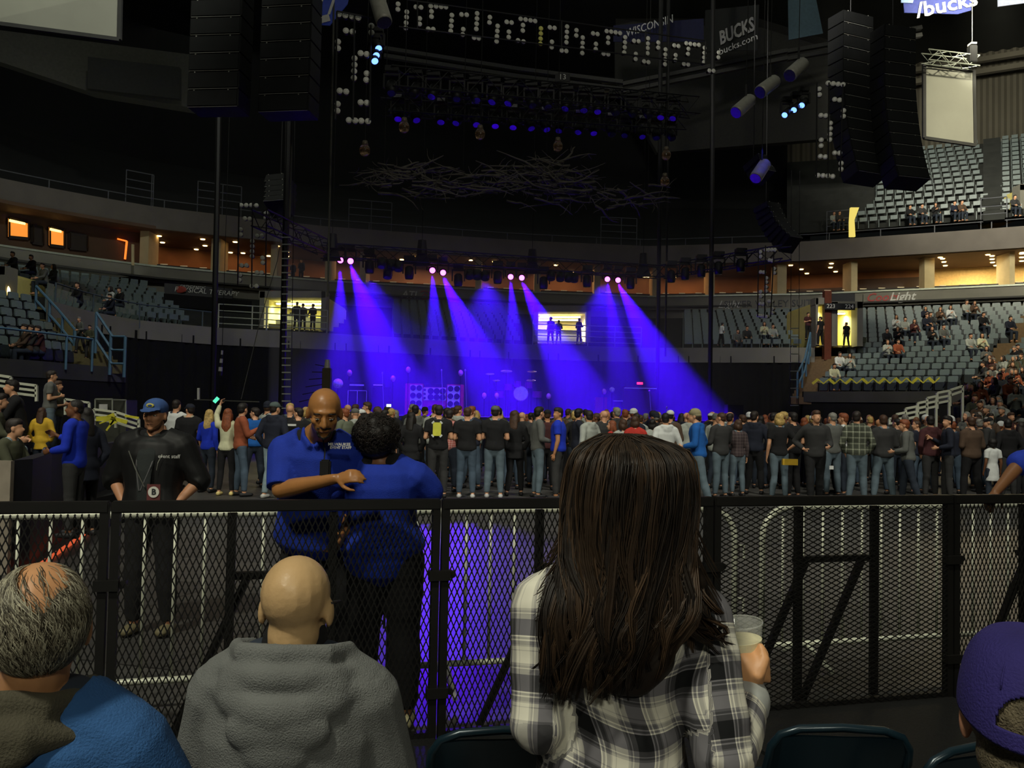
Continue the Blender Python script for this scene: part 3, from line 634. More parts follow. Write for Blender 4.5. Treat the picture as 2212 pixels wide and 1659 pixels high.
# dark fixtures between the lit pairs
for i, (x, y, d, big) in enumerate(((798, 577, 32.4, 1), (884, 590, 33, 1), (990, 606, 33.8, 1), (1075, 600, 34.4, 1), (1174, 612, 35, 1), (1268, 608, 35.8, 1), (1362, 612, 36.4, 1), (1450, 598, 36, 1), (1480, 592, 35.4, 1), (1515, 586, 34.8, 1), (1552, 580, 34, 1), (1600, 574, 33, 1))):
    moving_head(P(x, y, d), P(x, y + 200, d), False, 'unlit black stage lamp, %s unlit one counted along the rear and side truss' % ORD[i], 'unlit lamps on the rear truss', 1.15)
p0 = None
for i, (x, y, d) in enumerate(((825, 573, 32.2), (845, 577, 32.4), (861, 580, 32.5), (838, 596, 32.4), (1014, 597, 34), (1031, 598, 34.1), (1048, 600, 34.2), (1190, 600, 35), (1210, 602, 35.2), (1228, 603, 35.4), (1240, 604, 35.5))):
    p = P(x, y, d)
    if p0 is None:
        t = thing('round_lamp', 'small round unlit wash lamp, first of the row under the rear truss', 'stage lamp', p, 0, 'round wash lamps')
        local(MB().cyl((0, 0, .22), (0, -.12, -.08), .15, .17, 14).build('can', m_blackm, t, smooth=True)); local(MB().disc((0, -.125, -.09), (0, -.37, -.92), .13, .01, 14).build('lens', m_dlens, t)); local(MB().tube([(-.17, 0, 0), (-.17, 0, .3), (.17, 0, .3), (.17, 0, 0)], .015, 5).build('yoke', m_blackm, t)); p0 = t
    else: ctree(p0, p, None, 'small round unlit wash lamp, %s of the row under the rear truss' % ORD[i])
# hanging dark fixtures of the upper rig, a few with pale labels
m_pl = M('pale_label', (190, 190, 185), .6); m_pur = M('lilac_label', (150, 130, 215), .6)
random.seed(3)
for i in range(34):
    u = i / 34 + random.uniform(-.01, .01); row = i % 2
    A, B = (P(850, 190, 25.5), P(1490, 250, 31)) if row == 0 else (P(840, 245, 27.5), P(1460, 292, 33))
    p = A.lerp(B, u); t = moving_head(p, p + Vector((random.uniform(-.4, .4), -.5, -1)), False, 'unlit black stage lamp, %s along the %s upper truss' % (ORD[i // 2], ('front', 'rear')[row]), 'unlit lamps on the upper trusses', 1.1)
    if i % 4 == 1: MB().box(p + Vector((0, -.2, .54)), (.26, .02, .10)).build('label_plate', m_pl if i % 3 else m_pur, t)
p = P(1215, 168, 28.5); t = thing('number_plate', 'small plate numbered 13 among the dark rig', 'sign', p); MB().box(p, (.5, .04, .25)).build('plate', m_blackm, t); text('13', p + Vector((0, -.05, 0)), .26, m_letter, t)
# round lamp frames ------------------------------------------------------------
m_rl = M('frosted_round_lens', (238, 236, 220), .35, var=.25, scale=40, spec=.8); m_rly = M('yellowish_round_lens', (240, 232, 130), .35, var=.2, scale=40)
L1 = '680,128 735,138 793,148 846,158 740,268 797,277 957,228 957,285 672,363 672,418 865,460 917,468 813,504 813,559 810,613 808,670 917,632 913,687 687,780 742,787 865,879 918,882 670,893 667,950 765,1030 819,1034 871,1036 928,1039'
L2 = '1063,0 1068,48 1183,40 1181,85 1057,218 1087,222 1257,107 1255,152 1251,200 1248,244 1335,65 1378,68 1461,57 1506,60 1549,63 1590,66 1467,103 1467,147 1367,163 1366,210 1440,252 1482,255 1641,135 1638,182 1635,227 1631,270 1723,129 1767,132 1856,120 1855,164 1852,208 1849,252 1738,255 1734,300 1830,326 1870,332 1965,152 1961,197 2031,227 2028,270 2025,315 2022,358 2108,192 2150,198 2127,277 2125,322 2205,350'
L3 = '15,166 57,172 99,179 138,185 35,220 33,266 39,360 264,239 304,244 411,232 409,277 407,322 405,366 282,362 279,408 365,436 404,440 491,263 489,308 544,326 543,371 541,414 540,458 632,290 670,296 748,271 786,275 824,281 862,287 761,326 760,370 657,380 655,424 722,463 761,468 906,323 904,366 902,408 898,452 981,353 1020,357 1101,332 1099,376 1098,415 1097,459 997,465 995,508 1067,528 1104,535 1188,368 1187,411 1250,427 1248,470 1247,511 1245,553 1324,392 1360,398 1336,475 1333,516 1427,374 1462,379 1498,384 1534,388 1445,421 1441,464 1406,550 1443,555 1582,413 1580,456 1578,496 1577,536 1702,453 1700,494 1623,607 1659,609'
L3y = '188,248 187,291 185,335 184,378'
L4 = '541,713 584,718 626,722 668,726 465,763 467,812 597,852 638,857 673,948 671,996 480,988 521,991 560,1055 559,1101 556,1148 554,1195 482,1197 481,1247 597,1308 639,1309 475,1337 517,1341 651,1397 650,1446 455,1499 498,1501 539,1503 580,1508'
L5 = '2060,95 2104,95 2147,95 2190,97 2091,208 2133,211 2056,302 2056,344 2195,355 2155,401 2155,444 2153,487 2152,529 2063,607 2105,607 2050,688 2044,733 2195,668 2150,783 2190,783 2271,158 2269,203 2237,355 2242,543 2244,584 2234,670'
L6 = '2068,492 2070,530 2112,474 2138,474 2165,474 2192,474 2145,562 2170,566 2185,635 2187,670 2070,663 2095,665 2120,715 2118,750 2116,790 2115,825 2070,830 2072,870 2140,910 2165,912 2065,932 2090,935 2170,975 2168,1010 2050,1033 2072,1036 2095,1040 2120,1043'
def pp(s, ox, oy): return [(ox + float(a.split(',')[0]) / 3.95, oy + float(a.split(',')[1]) / 3.95) for a in s.split()]
def lamp_frame(label, groups, o, n, r, frame_px, sx=1.0):
    o = Vector(o); n = Vector(n).normalized(); t = thing('lamp_frame', label, 'lamp frame', o)
    house = None; z = n
    ux = Vector((-n.y, n.x, 0)).normalized(); R = Matrix((ux, -n, ZZ)).transposed()
    a = MB()
    for k in range(12):
        an = 2 * math.pi * k / 12
    lens = MB().cyl((0, -.05, 0), (0, -.075, 0), r, r * .55, 14).mesh('lens'); can = MB().cyl((0, .10, 0), (0, -.05, 0), r * .8, r * 1.06, 12).mesh('can')
    for pts, mt in groups:
        for x, y in pts:
            q = PPL(x, y, o, n)
            for me, nm, mm in ((can, 'can', m_blackm), (lens, 'lens', mt)):
                ob = bpy.data.objects.new(nm, me); COL.objects.link(ob)
                if not me.materials: me.materials.append(mm)
                ob.material_slots[0].link = 'OBJECT'; ob.material_slots[0].material = mm
                ob.rotation_euler = R.to_euler(); ob.location = q
                if nm == 'can': ob.parent = t; ob.matrix_parent_inverse = pinv(t); cc = ob
                else: ob.parent = cc; ob.location = (0, 0, 0); ob.rotation_euler = (0, 0, 0)
    for x0, y0, x1, y1 in frame_px:
        MB().bar(PPL(x0, y0, o, n) + n * .15, PPL(x1, y1, o, n) + n * .15, .035).build('frame_bar', m_blackm, t)
    return t
nl = -NN
def facing(deg): return Vector((math.sin(math.radians(deg)), -math.cos(math.radians(deg)), 0))
lamp_frame('upright frame of round lamps hanging beside the upper truss, nearest the twin blue lamps', [(pp(L1, 560, 0), m_rl)], P(762, 150, 21.5), facing(10), .078, [(728, 30, 725, 262), (766, 40, 763, 262), (801, 60, 799, 264), (728, 30, 802, 44)])
lamp_frame('long arching frame of round lamps across the top of the rig', [(pp(L2, 560, 0) + pp(L3, 1120, 0), m_rl), (pp(L3y, 1120, 0), m_rly)], P(1200, 80, 28), -NN, .078, [(860, 2, 1520, 92), (860, 62, 1520, 142), (900, 8, 900, 66), (1040, 25, 1040, 85), (1210, 48, 1210, 108), (1390, 70, 1390, 128), (1519, 92, 1519, 142)])
lamp_frame('upright frame of round lamps beside the speaker stack over the wide stand', [(pp(L4, 1652, 0), m_rl)], P(1795, 280, 26.5), facing(-22), .078, [(1765, 182, 1764, 385), (1791, 182, 1789, 385), (1821, 186, 1815, 385)])
lamp_frame('lower upright lamp frame before the amber suites', [(pp(L5, 0, 420), m_rl)], P(548, 530, 27.3), facing(4), .073, [(519, 442, 516, 618), (548, 436, 546, 622), (578, 450, 576, 620)])
lamp_frame('narrow upright lamp frame above SILVER VALLEY SUITE', [(pp(L6, 1120, 420), m_rl)], P(1656, 610, 31), facing(-38), .07, [(1642, 540, 1640, 684), (1657, 532, 1655, 686), (1675, 545, 1668, 686)])
# pendant bulbs -------------------------------------------------------------
m_glass = M('smoked_bulb_glass', (150, 120, 90), .12, var=0, spec=.9); m_glass.node_tree.nodes['Principled BSDF'].inputs['Transmission Weight'].default_value = .8
m_fil = M('pale_filament', (250, 235, 205), .4)
def bulb(p, r, t, drop=True):
    p = Vector(p)
    MB().ell(p, (r, r, r * 1.12), n=14, m=10).build('glass', m_glass, t, smooth=True)
    MB().cyl(p + ZZ * r * .95, p + ZZ * r * 1.75, r * .62, r * .42, 12).build('cap', M('dull_bulb_cap', (110, 100, 84), .5, .3), t, smooth=True)
    MB().tube([p + Vector((-r * .25, -r * .6, -r * .3)), p + Vector((-r * .2, -r * .6, r * .5)), p + Vector((r * .05, -r * .6, r * .2)), p + Vector((r * .2, -r * .6, r * .5)), p + Vector((r * .2, -r * .6, -r * .35))], r * .10, 5).build('filament', m_fil, t)
    if drop: MB().cyl(p + ZZ * r * 1.7, p + ZZ * 14, .014, n=5).build('cord', m_blackm, t)
for (x, y, d, lb) in ((788, 325, 26, 'lowest one beside the twin blue lamps'), (873, 275, 26, 'beside the lamp frame foot'), (1037, 290, 27, 'above the branch tangle, second along'), (1205, 316, 28.5, 'above the branch tangle, third along'), (1439, 335, 30, 'upper of two on one line'), (1436, 392, 30.5, 'lower of two on one line')):
    t = thing('pendant_bulb', 'oversized hanging bare bulb with pale filament, ' + lb, 'lamp', P(x, y, d)); bulb(P(x, y, d), .17, t)
# tangle of pale branches -----------------------------------------------------
random.seed(11)
m_br = M('pale_driftwood', (84, 80, 72), .8, var=.3, scale=5)
t = thing('branch_sculpture', 'wide hanging tangle of pale dry branches above the stage', 'sculpture', P(1110, 400, 29))
def twig(a, p, d, L_, r, n=5):
    pts = [p]; v = d.normalized()
    for k in range(n):
        v = (v + Vector((random.uniform(-.45, .45), random.uniform(-.3, .3), random.uniform(-.26, .26)))).normalized(); pts.append(pts[-1] + v * L_ / n)
    a.tube(pts, [r * (1 - .7 * k / n) for k in range(n + 1)], 5); return pts
spine = [(815, 368), (870, 378), (950, 385), (1040, 388), (1110, 392), (1170, 372), (1225, 358), (1190, 402), (1260, 415), (1340, 418), (1430, 424)]
tw = MB()
for i in range(150):
    u = random.random() * (len(spine) - 1.001); k = int(u); x = spine[k][0] + (spine[k + 1][0] - spine[k][0]) * (u - k); y = spine[k][1] + (spine[k + 1][1] - spine[k][1]) * (u - k)
    p = P(x + random.uniform(-25, 25), y + random.gauss(8, 16), 28 + 3 * (x - 1110) / 350 + random.uniform(-.8, .8))
    d = E * random.choice((-1, 1)) + Vector((0, 0, random.gauss(0, .15))); a = MB(); pts = twig(a, p, d, random.uniform(.5, 1.7), random.uniform(.03, .055))
    for q in range(2): twig(tw, pts[random.randint(1, 4)], Vector((random.uniform(-1, 1), random.uniform(-.4, .4), random.uniform(-.6, .6))), random.uniform(.25, .6), .018, 4)
    a.build('branch', m_br, t, smooth=True)
tw.build('twigs', m_br, t, kind='stuff')
for x, y, d in ((830, 365, 26), (1000, 380, 27.5), (1180, 370, 29), (1400, 412, 31)): MB().cyl(P(x, y, d), P(x, y, d) + ZZ * 14, .012, n=5).build('cable', m_blackm, t)
# speaker arrays --------------------------------------------------------------
m_grl = M('black_speaker_grille', (27, 28, 27), .7, var=.2, scale=3); m_box = M('speaker_box_black', (20, 21, 20), .6, var=.2)
m_speck = M('pale_latch', (170, 170, 160), .5)
def line_array(label, px0, px1, ybot, d, n, yaw, h=.44, curve=3.5, lean=0, wd=None):
    c = P((px0 + px1) / 2, ybot, d); W = wd or (px1 - px0) / F * d / max(.5, math.cos(yaw)); t = thing('line_array_speaker', label, 'speaker stack', c)
    Rz = Matrix.Rotation(yaw, 3, 'Z'); p = c.copy(); ang = math.radians(curve * 5)
    for k in range(n):
        Rx = Rz @ Matrix.Rotation(-max(0, ang - math.radians(curve) * k * .55) * 1, 3, 'X')
        up = Rx @ Vector((lean, 0, 1)); q = p + up * h / 2; p = p + up * h
        o = MB().box(q, (W, .75, h * .94), Rx).build('speaker_box', m_box, t, bevel=.012)
        g = MB().box(q + Rx @ Vector((0, -.385, 0)), (W * .94, .03, h * .84), Rx).build('grille', m_grl, o)
        g = MB(); g.box(q + Rx @ Vector((-W * .36, -.39, h * .42)), (.03, .03, .03), Rx); g.box(q + Rx @ Vector((W * .30, -.39, h * .42)), (.03, .03, .03), Rx); g.box(q + Rx @ Vector((0, -.385, -h * .49)), (W * .96, .012, .012), Rx); g.build('latches', m_speck if k % 2 else m_can, o, kind='stuff')
    MB().cyl(p, p + ZZ * 12, .02, n=6).build('chain', m_blackm, t)
    return t
line_array('tall black line array speaker nearest the blank pale screen', 415, 530, 243, 22, 9, math.radians(-6), .475, .3)
line_array('tall black line array speaker beside the upright lamp frame', 566, 680, 252, 22.8, 9, math.radians(-8), .48, .3)
line_array('tall black line array speaker beside the narrow pale screen', 1928, 1992, 398, 28, 13, math.radians(14), .43, 4, wd=1.25)
line_array('wide dark line array speaker between the lamp frame and its twin', 1836, 1905, 388, 28.8, 14, math.radians(22), .43, 4, wd=1.35)
line_array('small line array hanging behind the lower lamp frame', 578, 628, 452, 30, 5, math.radians(-20), .3, 8, -.35)
line_array('small curved line array near the narrow lamp frame', 1692, 1728, 530, 33, 8, math.radians(30), .24, 9, -.25)
line_array('small line array in blue light below the three blue lamps', 1640, 1665, 385, 30, 3, math.radians(30), .25, 6, -.3)
# screens
m_scr = M('blank_projection_screen', (158, 158, 144), .8, var=.05, scale=1)
def screen(c4, th, label, mat=m_scr, fr=.12):
    t = thing('projection_screen', label, 'screen', (c4[0] + c4[2]) / 2); MB().prism(c4, (0, .06, 0)).build('screen_cloth', mat, t)
    for k in range(4): MB().bar(c4[k], c4[(k + 1) % 4], fr, fr).build('frame_bar', m_concd, t)
screen([P(-120, -90, 26), P(261, -60, 26.8), P(258, 86, 26.8), P(-120, 36, 26)], .1, 'blank pale projection screen at the top corner over the side stand')
screen([P(1996, 138, 34), P(2103, 153, 34.5), P(2106, 314, 34.5), P(1996, 298, 34)], .1, 'narrow blank pale screen hanging behind the line array speaker')
truss(P(1998, 122, 33.6), P(2108, 135, 34.1), .42, m_steel, 'short bright truss holding up the narrow screen', step=.45)
p = P(2100, 118, 33.9); t = thing('motor_hoist', 'black hoist at the end of the short bright truss', 'hoist', p); MB().box(p, (.3, .3, .7)).build('motor', m_blackm, t, bevel=.03); MB().cyl(p, p + ZZ * 13, .02, n=5).build('chain', m_blackm, t); MB().box(p + ZZ * .42, (.22, .3, .08)).build('cover', m_can, t)
# boards high up
m_navy = M('navy_banner', (52, 60, 120), .7, emit=(50, 70, 150), es=.1); m_ban = M('black_banner_cloth', (28, 30, 28), .8)
def banner(c4, label, mat, name='banner', th=.05):
    t = thing(name, label, 'banner', (c4[0] + c4[2]) / 2); MB().prism(c4, (0, th, 0)).build('cloth', mat, t); return t, math.atan2(c4[1].y - c4[0].y, c4[1].x - c4[0].x)
t, an = banner([P(1946, -60, 40), P(2100, -60, 39), P(2098, 22, 39), P(2070, 30, 39.2), P(1954, 27, 40)], 'blue scoreboard face reading /bucks at the top edge', m_navy)
text('/bucks', P(2043, 13, 39.3) + Vector((0, -.1, 0)), 1.0, m_letter, t, an, tilt=-.1, bold=.02)
t, an = banner([P(1946, -60, 39.9), P(1990, -60, 39.8), P(1972, 6, 39.7), P(1947, 5, 39.9)], 'light blue corner patch of the blue scoreboard face', M('sky_blue_print', (150, 175, 215), .7))
t, an = banner([P(2154, -50, 42), P(2260, -50, 41), P(2260, 0, 41), P(2156, 14, 42)], 'pale scoreboard corner past the blue one', M('grey_blue_board', (140, 145, 165), .7))
t, an = banner([P(1524, 22, 44), P(1640, 10, 42), P(1636, 108, 42), P(1522, 112, 44)], 'black hanging banner reading BUCKS and bucks.com', m_ban)
text('BUCKS', P(1587, 76, 43) + Vector((0, -.4, 0)), 1.0, M('grey_lettering', (150, 150, 146), .6), t, an, sx=.62, bold=.03, tilt=-.12); text('bucks.com', P(1590, 103, 43) + Vector((0, -.4, 0)), .5, m_letter, t, an, tilt=-.12)
t, an = banner([P(1325, 55, 47), P(1520, 40, 44), P(1520, 90, 44), P(1325, 90, 47)], 'dark navy banner reading WISCONSIN behind the round lamp arc', M('dark_navy', (34, 36, 66), .8))
text('WISCONSIN', P(1400, 64, 45) + Vector((0, -.4, 0)), .62, m_letter, t, an, tilt=-.05, sx=.8)
t, an = banner([P(680, -40, 24), P(762, -40, 24), P(750, 8, 24), P(712, 54, 24), P(680, 52, 24)], 'blue and white club banner above the upright lamp frame', m_navy)
text('TI', P(697, 16, 24) + Vector((0, -.1, 0)), .75, m_letter, t, 0, shear=.2, tilt=.1); MB().bar(P(682, 46, 23.9), P(712, 38, 23.9), .03, .2).build('stripe', m_letter, t)
t, an = banner([P(1702, -40, 36), P(1755, -40, 36), P(1778, 72, 36), P(1704, 86, 36)], 'dull teal hanging cloth beside the wide dark speaker', M('dull_teal_cloth', (56, 76, 84), .8))
# pale lamp cans & blue lamps
for i, (x, y, x2, y2, d, lb) in enumerate(((1738, 134, 1706, 163, 25, 'uppermost'), (1678, 172, 1642, 199, 25.6, 'middle'), (1625, 212, 1590, 243, 26.2, 'lowest'), (808, -25, 830, 48, 21, 'single near the upright lamp frame'), (1655, 350, 1632, 385, 27.5, 'blue-lit'))):
    p, q = P(x, y, d), P(x2, y2, d - .4); t = thing('spotlight_can', 'pale tubular spotlight angled down, %s of the row' % lb, 'stage lamp', p)
    MB().tube([p, p.lerp(q, .12), p.lerp(q, .92), q], [.12, .2, .21, .2], 12).build('can', m_can, t, smooth=True); MB().disc(q, q - p, .18, .02).build('lens', m_dlens, t)
    MB().bar(p.lerp(q, .4), p.lerp(q, .4) + ZZ * .6, .05).build('yoke', m_blackm, t); MB().cyl(p.lerp(q, .4) + ZZ * .5, p + ZZ * 14, .012, n=5).build('cable', m_blackm, t)
for i, (x, y, d, lb) in enumerate(((815, 98, 22, 'upper of three by the upright frame'), (810, 113, 22, 'middle of three by the upright frame'), (807, 125, 22, 'lower of three by the upright frame'), (1736, 222, 26, 'highest of three near the wide speaker'), (1719, 232, 26, 'middle of three near the wide speaker'), (1699, 243, 26, 'lowest of three near the wide speaker'))):
    p = P(x, y, d); sgn = 1 if i < 3 else -1
    aim = p + Vector((.5 * sgn if i < 3 else -.9, -.9, -1.2))
    moving_head(p, aim, True, 'lit blue stage lamp, ' + lb, None, .8, m_lensb)
lamp('SPOT', P(812, 118, 22), P(850, 260, 24), 500, (.02, .03, 1), .1, 'blue_lamp', cone=35, blend=.7)
lamp('SPOT', P(1712, 240, 26), P(1600, 400, 28), 900, (.02, .03, 1), .1, 'blue_lamp', cone=40, blend=.7)
# hanging cable bundles, ladders, towers
for i, (x, d, y0, y1, r, lb) in enumerate(((458, 30, 255, 905, .10, 'behind the physical therapy board'), (607, 27.6, 455, 905, .11, 'beside the rope ladder'), (1419, 39, 575, 885, .10, 'at the truss corner'), (1437, 39.4, 575, 770, .05, 'just past the truss corner'), (1533, 36, 545, 885, .10, 'before the silver band'), (708, 24, -20, 640, .03, 'beside the upright lamp frame'), (626, 24, -20, 470, .03, 'between the two tall speakers'))):
    t = thing('cable_drop', 'long black cable bundle dropping from the roof ' + lb, 'cable', P(x, y1, d)); a = MB(); p, q = P(x, y0, d), P(x, y1, d); q.z = max(q.z, .05)
    p.z = 29.9; a.tube([q, q.lerp(p, .3) + Vector((.03, 0, 0)), q.lerp(p, .6), p], r, 7); a.build('cable', m_blackm if i < 5 else M('dusty_cable', (70, 70, 62), .7), t)
for (x0, x1, y0, y1, d, n, lb) in ((609, 628, 505, 905, 27.4, 26, 'pale-runged rope ladder hanging beside the stage, nearest the yellow portal'), (1707, 1725, 700, 885, 33, 10, 'pale-runged rope ladder hanging before the stair portal')):
    t = thing('rope_ladder', lb, 'ladder', P(x0, y1, d)); A, B = P(x0, y0, d), P(x1, y0, d); C, D = P(x0, y1, d), P(x1, y1, d)
    for p, q in ((A, C), (B, D)): MB().cyl(p + ZZ * 6, q, .012, n=5).build('rope', m_blackm, t)
    for k in range(n):
        u = (k + .5) / n; MB().bar(A.lerp(C, u), B.lerp(D, u), .035).build('rung', m_steel, t)
t = thing('slack_cable', 'thin pale diagonal cable stretched above the crowd near the ladder', 'cable', P(520, 860, 26)); MB().tube([P(612, 470, 29), P(600, 560, 28.5), P(560, 700, 27), P(521, 862, 25)], .012, 5).build('cable', M('dusty_cable', (70, 70, 62), .7), t)
p = P(475, 790, 28); t = thing('hanging_rod', 'striped black and white rod hanging in front of the black drape', 'rod', p)
for k in range(6): MB().cyl(P(480 - k * .8, 757 + k * 9, 28), P(480 - (k + 1) * .8, 757 + (k + 1) * 9, 28), .035 + .008 * k, n=8).build('segment', m_pl if k % 2 == 0 else m_blackm, t)
MB().cyl(P(480, 757, 28), P(480, 757, 28) + ZZ * 12, .01, n=5).build('cord', m_blackm, t)
# backline on stage -----------------------------------------------------------
m_wgr = M('white_grille_cloth', (225, 220, 235), .7); m_rcab = M('red_tolex', (190, 40, 80), .6); m_cone = M('dark_speaker_cone', (18, 14, 26), .6)
def gear_box(name, label, cat, px0, px1, y0, d, mat, dep=.5, zb=None, parts=None):
    A = Q(px0, d, zb if zb is not None else DECK); B = Q(px1, d, A.z); top = P(px0, y0, d).z; h = top - A.z; c = (A + B) / 2; W = (B - A).length
    t = thing(name, label, cat, c); MB().box(c + ZZ * h / 2 + Vector((0, dep / 2, 0)), (W, dep, h)).build('cabinet', mat, t, bevel=.015); return t, c, W, h
def cones(t, c, W, h, cols, rows, r, m_=None, x0=.1, x1=.9, z0=.1, z1=.9):
    for i in range(cols):
        for j in range(rows):
            p = c + Vector(((x0 + (x1 - x0) * (i + .5) / cols - .5) * W, -.03, h * (z0 + (z1 - z0) * (j + .5) / rows)))
            MB().disc(p, (0, -1, 0), r, .02, 16).build('speaker_cone', m_ or m_cone, t)
t, c, W, h = gear_box('guitar_cabinet', 'dark guitar cabinet with pale outline under a lit amplifier head, beside the gong', 'amplifier', 751, 791, 842, 33.5, m_blackm)
for q in ((-.5, .5, .97, .97), (-.5, .5, .04, .04), (-.5, -.5, .04, .97), (.5, .5, .04, .97), (0, 0, .04, .97)): MB().bar(c + Vector((q[0] * W, -.02, q[2] * h)), c + Vector((q[1] * W, -.02, q[3] * h)), .02).build('piping', m_wgr, t)
t, c, W, h = gear_box('amplifier_head', 'amplifier head with bright strip on the pale-outlined cabinet', 'amplifier', 753, 787, 825, 33.5, m_blackm, .35, P(753, 841, 33.5).z); MB().box(c + Vector((0, -.02, h * .6)), (W * .95, .02, .06)).build('panel', m_wgr, t)
t, c, W, h = gear_box('guitar_cabinet', 'second dark guitar cabinet, between the outlined one and the red bass stacks', 'amplifier', 803, 842, 836, 33.7, m_blackm)
t, c, W, h = gear_box('amplifier_head', 'low amplifier head with bright strip on the second cabinet', 'amplifier', 806, 828, 828, 33.7, m_blackm, .35, P(806, 835, 33.7).z); MB().box(c + Vector((0, -.02, h * .5)), (W * .95, .02, .06)).build('panel', m_wgr, t)
for x0, x1, nm, cl, rw in ((874, 912, 'near', 2, 3), (964, 1000, 'far', 2, 3)):
    t, c, W, h = gear_box('bass_cabinet', 'tall red bass cabinet, white front, dark round speakers, %s side of the wide one' % nm, 'amplifier', x0, x1, 828 if nm == 'near' else 830, 34.4, m_rcab)
    fx0, fx1 = (.28, .98) if nm == 'near' else (.04, .80)
    MB().box(c + Vector(((fx0 + fx1) / 2 * W - W / 2, -.015, h * .5)), ((fx1 - fx0) * W, .02, h * .92)).build('front_panel', m_wgr, t); cones(t, c, W, h, cl, rw + 1, .115, None, fx0, fx1, .02, .98)
t, c, W, h = gear_box('bass_cabinet', 'wide white-fronted bass cabinet with two rows of dark round speakers', 'amplifier', 913, 963, 836, 34.5, m_rcab); MB().box(c + Vector((0, -.015, h * .76)), (W * .98, .02, h * .45)).build('front_panel', m_wgr, t)
cones(t, c + Vector((0, 0, 0)), W, h, 3, 2, .125, None, .2, .98, .54, .97); cones(t, c, W, h, 1, 3, .05, None, .0, .14, .54, .97); cones(t, c, W, h, 3, 1, .11, None, .2, .98, .1, .4)
t, c, W, h = gear_box('amplifier_head', 'lettered amplifier head on the wide white-fronted cabinet', 'amplifier', 920, 955, 830, 34.5, m_blackm, .3, P(920, 836, 34.5).z)
t, c, W, h = gear_box('organ', 'dark wooden organ cabinet with a red-lit top, near the stage end', 'keyboard', 1348, 1416, 834, 37.5, M('dark_red_wood', (70, 26, 40), .5), .7); MB().box(c + Vector((0, -.05, h * .94)), (W * 1.02, .15, .05)).build('keys', m_wgr, t)
t, c, W, h = gear_box('laptop', 'open device glowing red on the organ', 'laptop', 1375, 1389, 824, 37.5, m_blackm, .1, P(1375, 832, 37.5).z); MB().box(c + Vector((0, -.02, h * .5)), (W * .9, .02, h * .6)).build('screen', emis('red_screen', (255, 40, 90), 3), t)
t, c, W, h = gear_box('keyboard_case', 'small reddish keyboard case beside the drum riser', 'keyboard', 1286, 1311, 858, 37, M('dull_red_case', (150, 50, 60), .5))
t, c, W, h = gear_box('equipment_case', 'pale-topped equipment case near the moon disc', 'case', 1324, 1344, 866, 36.5, m_blackm); MB().box(c + Vector((0, 0, h)), (W, .3, .03)).build('lid', m_wgr, t)
t, c, W, h = gear_box('monitor_speaker', 'wedge monitor speaker at the dark end of the stage', 'speaker', 1572, 1606, 874, 34, m_blackm, .6)
# gong / moon disc, small bulbs on stands
for (x, y, r, lb, mt) in ((730, 829, .2, 'pale speckled globe standing at the stage end', M('pale_globe', (215, 205, 215), .5, var=.3, scale=12)), (1322, 842, .12, 'pale crescent globe between keyboards and organ', M('pale_globe', (215, 205, 215), .5, var=.3, scale=12))):
    p = P(x, y, 33.2 if x < 900 else 36.8); t = thing('globe_lamp', lb, 'lamp', Vector((p.x, p.y, DECK))); MB().ell(p, (r, r, r), n=16, m=10).build('globe', mt, t, smooth=True); MB().cyl((p.x, p.y, DECK), p, .02, n=6).build('stand', m_blackm, t)
m_pb = M('pink_glass_bulb', (235, 150, 200), .2, spec=.8)
for (x, y, d, lb) in ((755, 806, 33, 'over the outlined guitar cabinet'), (849, 818, 33.5, 'between the dark and the red cabinets'), (882, 799, 34, 'above the near red cabinet'), (995, 806, 34.2, 'above the far red cabinet'), (1046, 855, 34.6, 'low, before the drums'), (1073, 855, 34.8, 'low, touching the drums'), (1185, 856, 35.4, 'low, past the drums'), (1305, 846, 36.5, 'beside the crescent globe')):
    p = P(x, y, d); t = thing('stand_bulb', 'pinkish glass bulb on a thin stand ' + lb, 'lamp', Vector((p.x, p.y, DECK))); MB().ell(p, (.1, .1, .13), n=12, m=8).build('glass', m_pb, t, smooth=True); MB().cyl((p.x, p.y, DECK), p - ZZ * .1, .012, n=5).build('stand', m_blackm, t)
    MB().ell(p + ZZ * .05, (.025,) * 3, n=6, m=4).build('filament', emis('pink_glow', (1, .25, .45), 14, True), t)
# drum kit
dk = P(1125, 850, 36); t = thing('drum_kit', 'drum kit with a pale printed bass drum and raised cymbals on the stage', 'drum kit', Vector((dk.x, dk.y, DECK))); m_shell = M('violet_shell', (150, 60, 140), .3); m_cym = M('bright_cymbal', (245, 170, 160), .25, .7)
MB().cyl(dk, dk + Vector((0, .45, 0)), .33, n=20).build('bass_drum', m_shell, t, smooth=False); MB().disc(dk, (0, -1, 0), .30, .02, 20).build('drum_head', m_wgr, t)
for x, y, r in ((1098, 836, .17), (1118, 830, .15), (1142, 832, .16), (1078, 852, .2), (1160, 852, .2)): p = P(x, y, 36.1); MB().cyl(p - ZZ * .13, p + ZZ * .13, r, n=14).build('tom_drum', m_shell, t); MB().cyl((p.x, p.y, DECK), p, .015, n=5).build('stand', m_blackm, t)
for x, y, r in ((1058, 808, .2), (1094, 802, .26), (1149, 803, .2), (1147, 822, .2), (1072, 822, .17)):
    p = P(x, y, 36.2); MB().add([p + Matrix.Rotation(.25, 3, 'X') @ Vector((rr * math.cos(k * .4488), rr * math.sin(k * .4488), hh)) for rr, hh in ((r, 0), (.03, .03)) for k in range(14)], [(k, (k + 1) % 14, 14 + (k + 1) % 14, 14 + k) for k in range(14)]).build('cymbal', m_cym, t); MB().cyl((p.x, p.y, DECK), p, .012, n=5).build('stand', m_blackm, t)
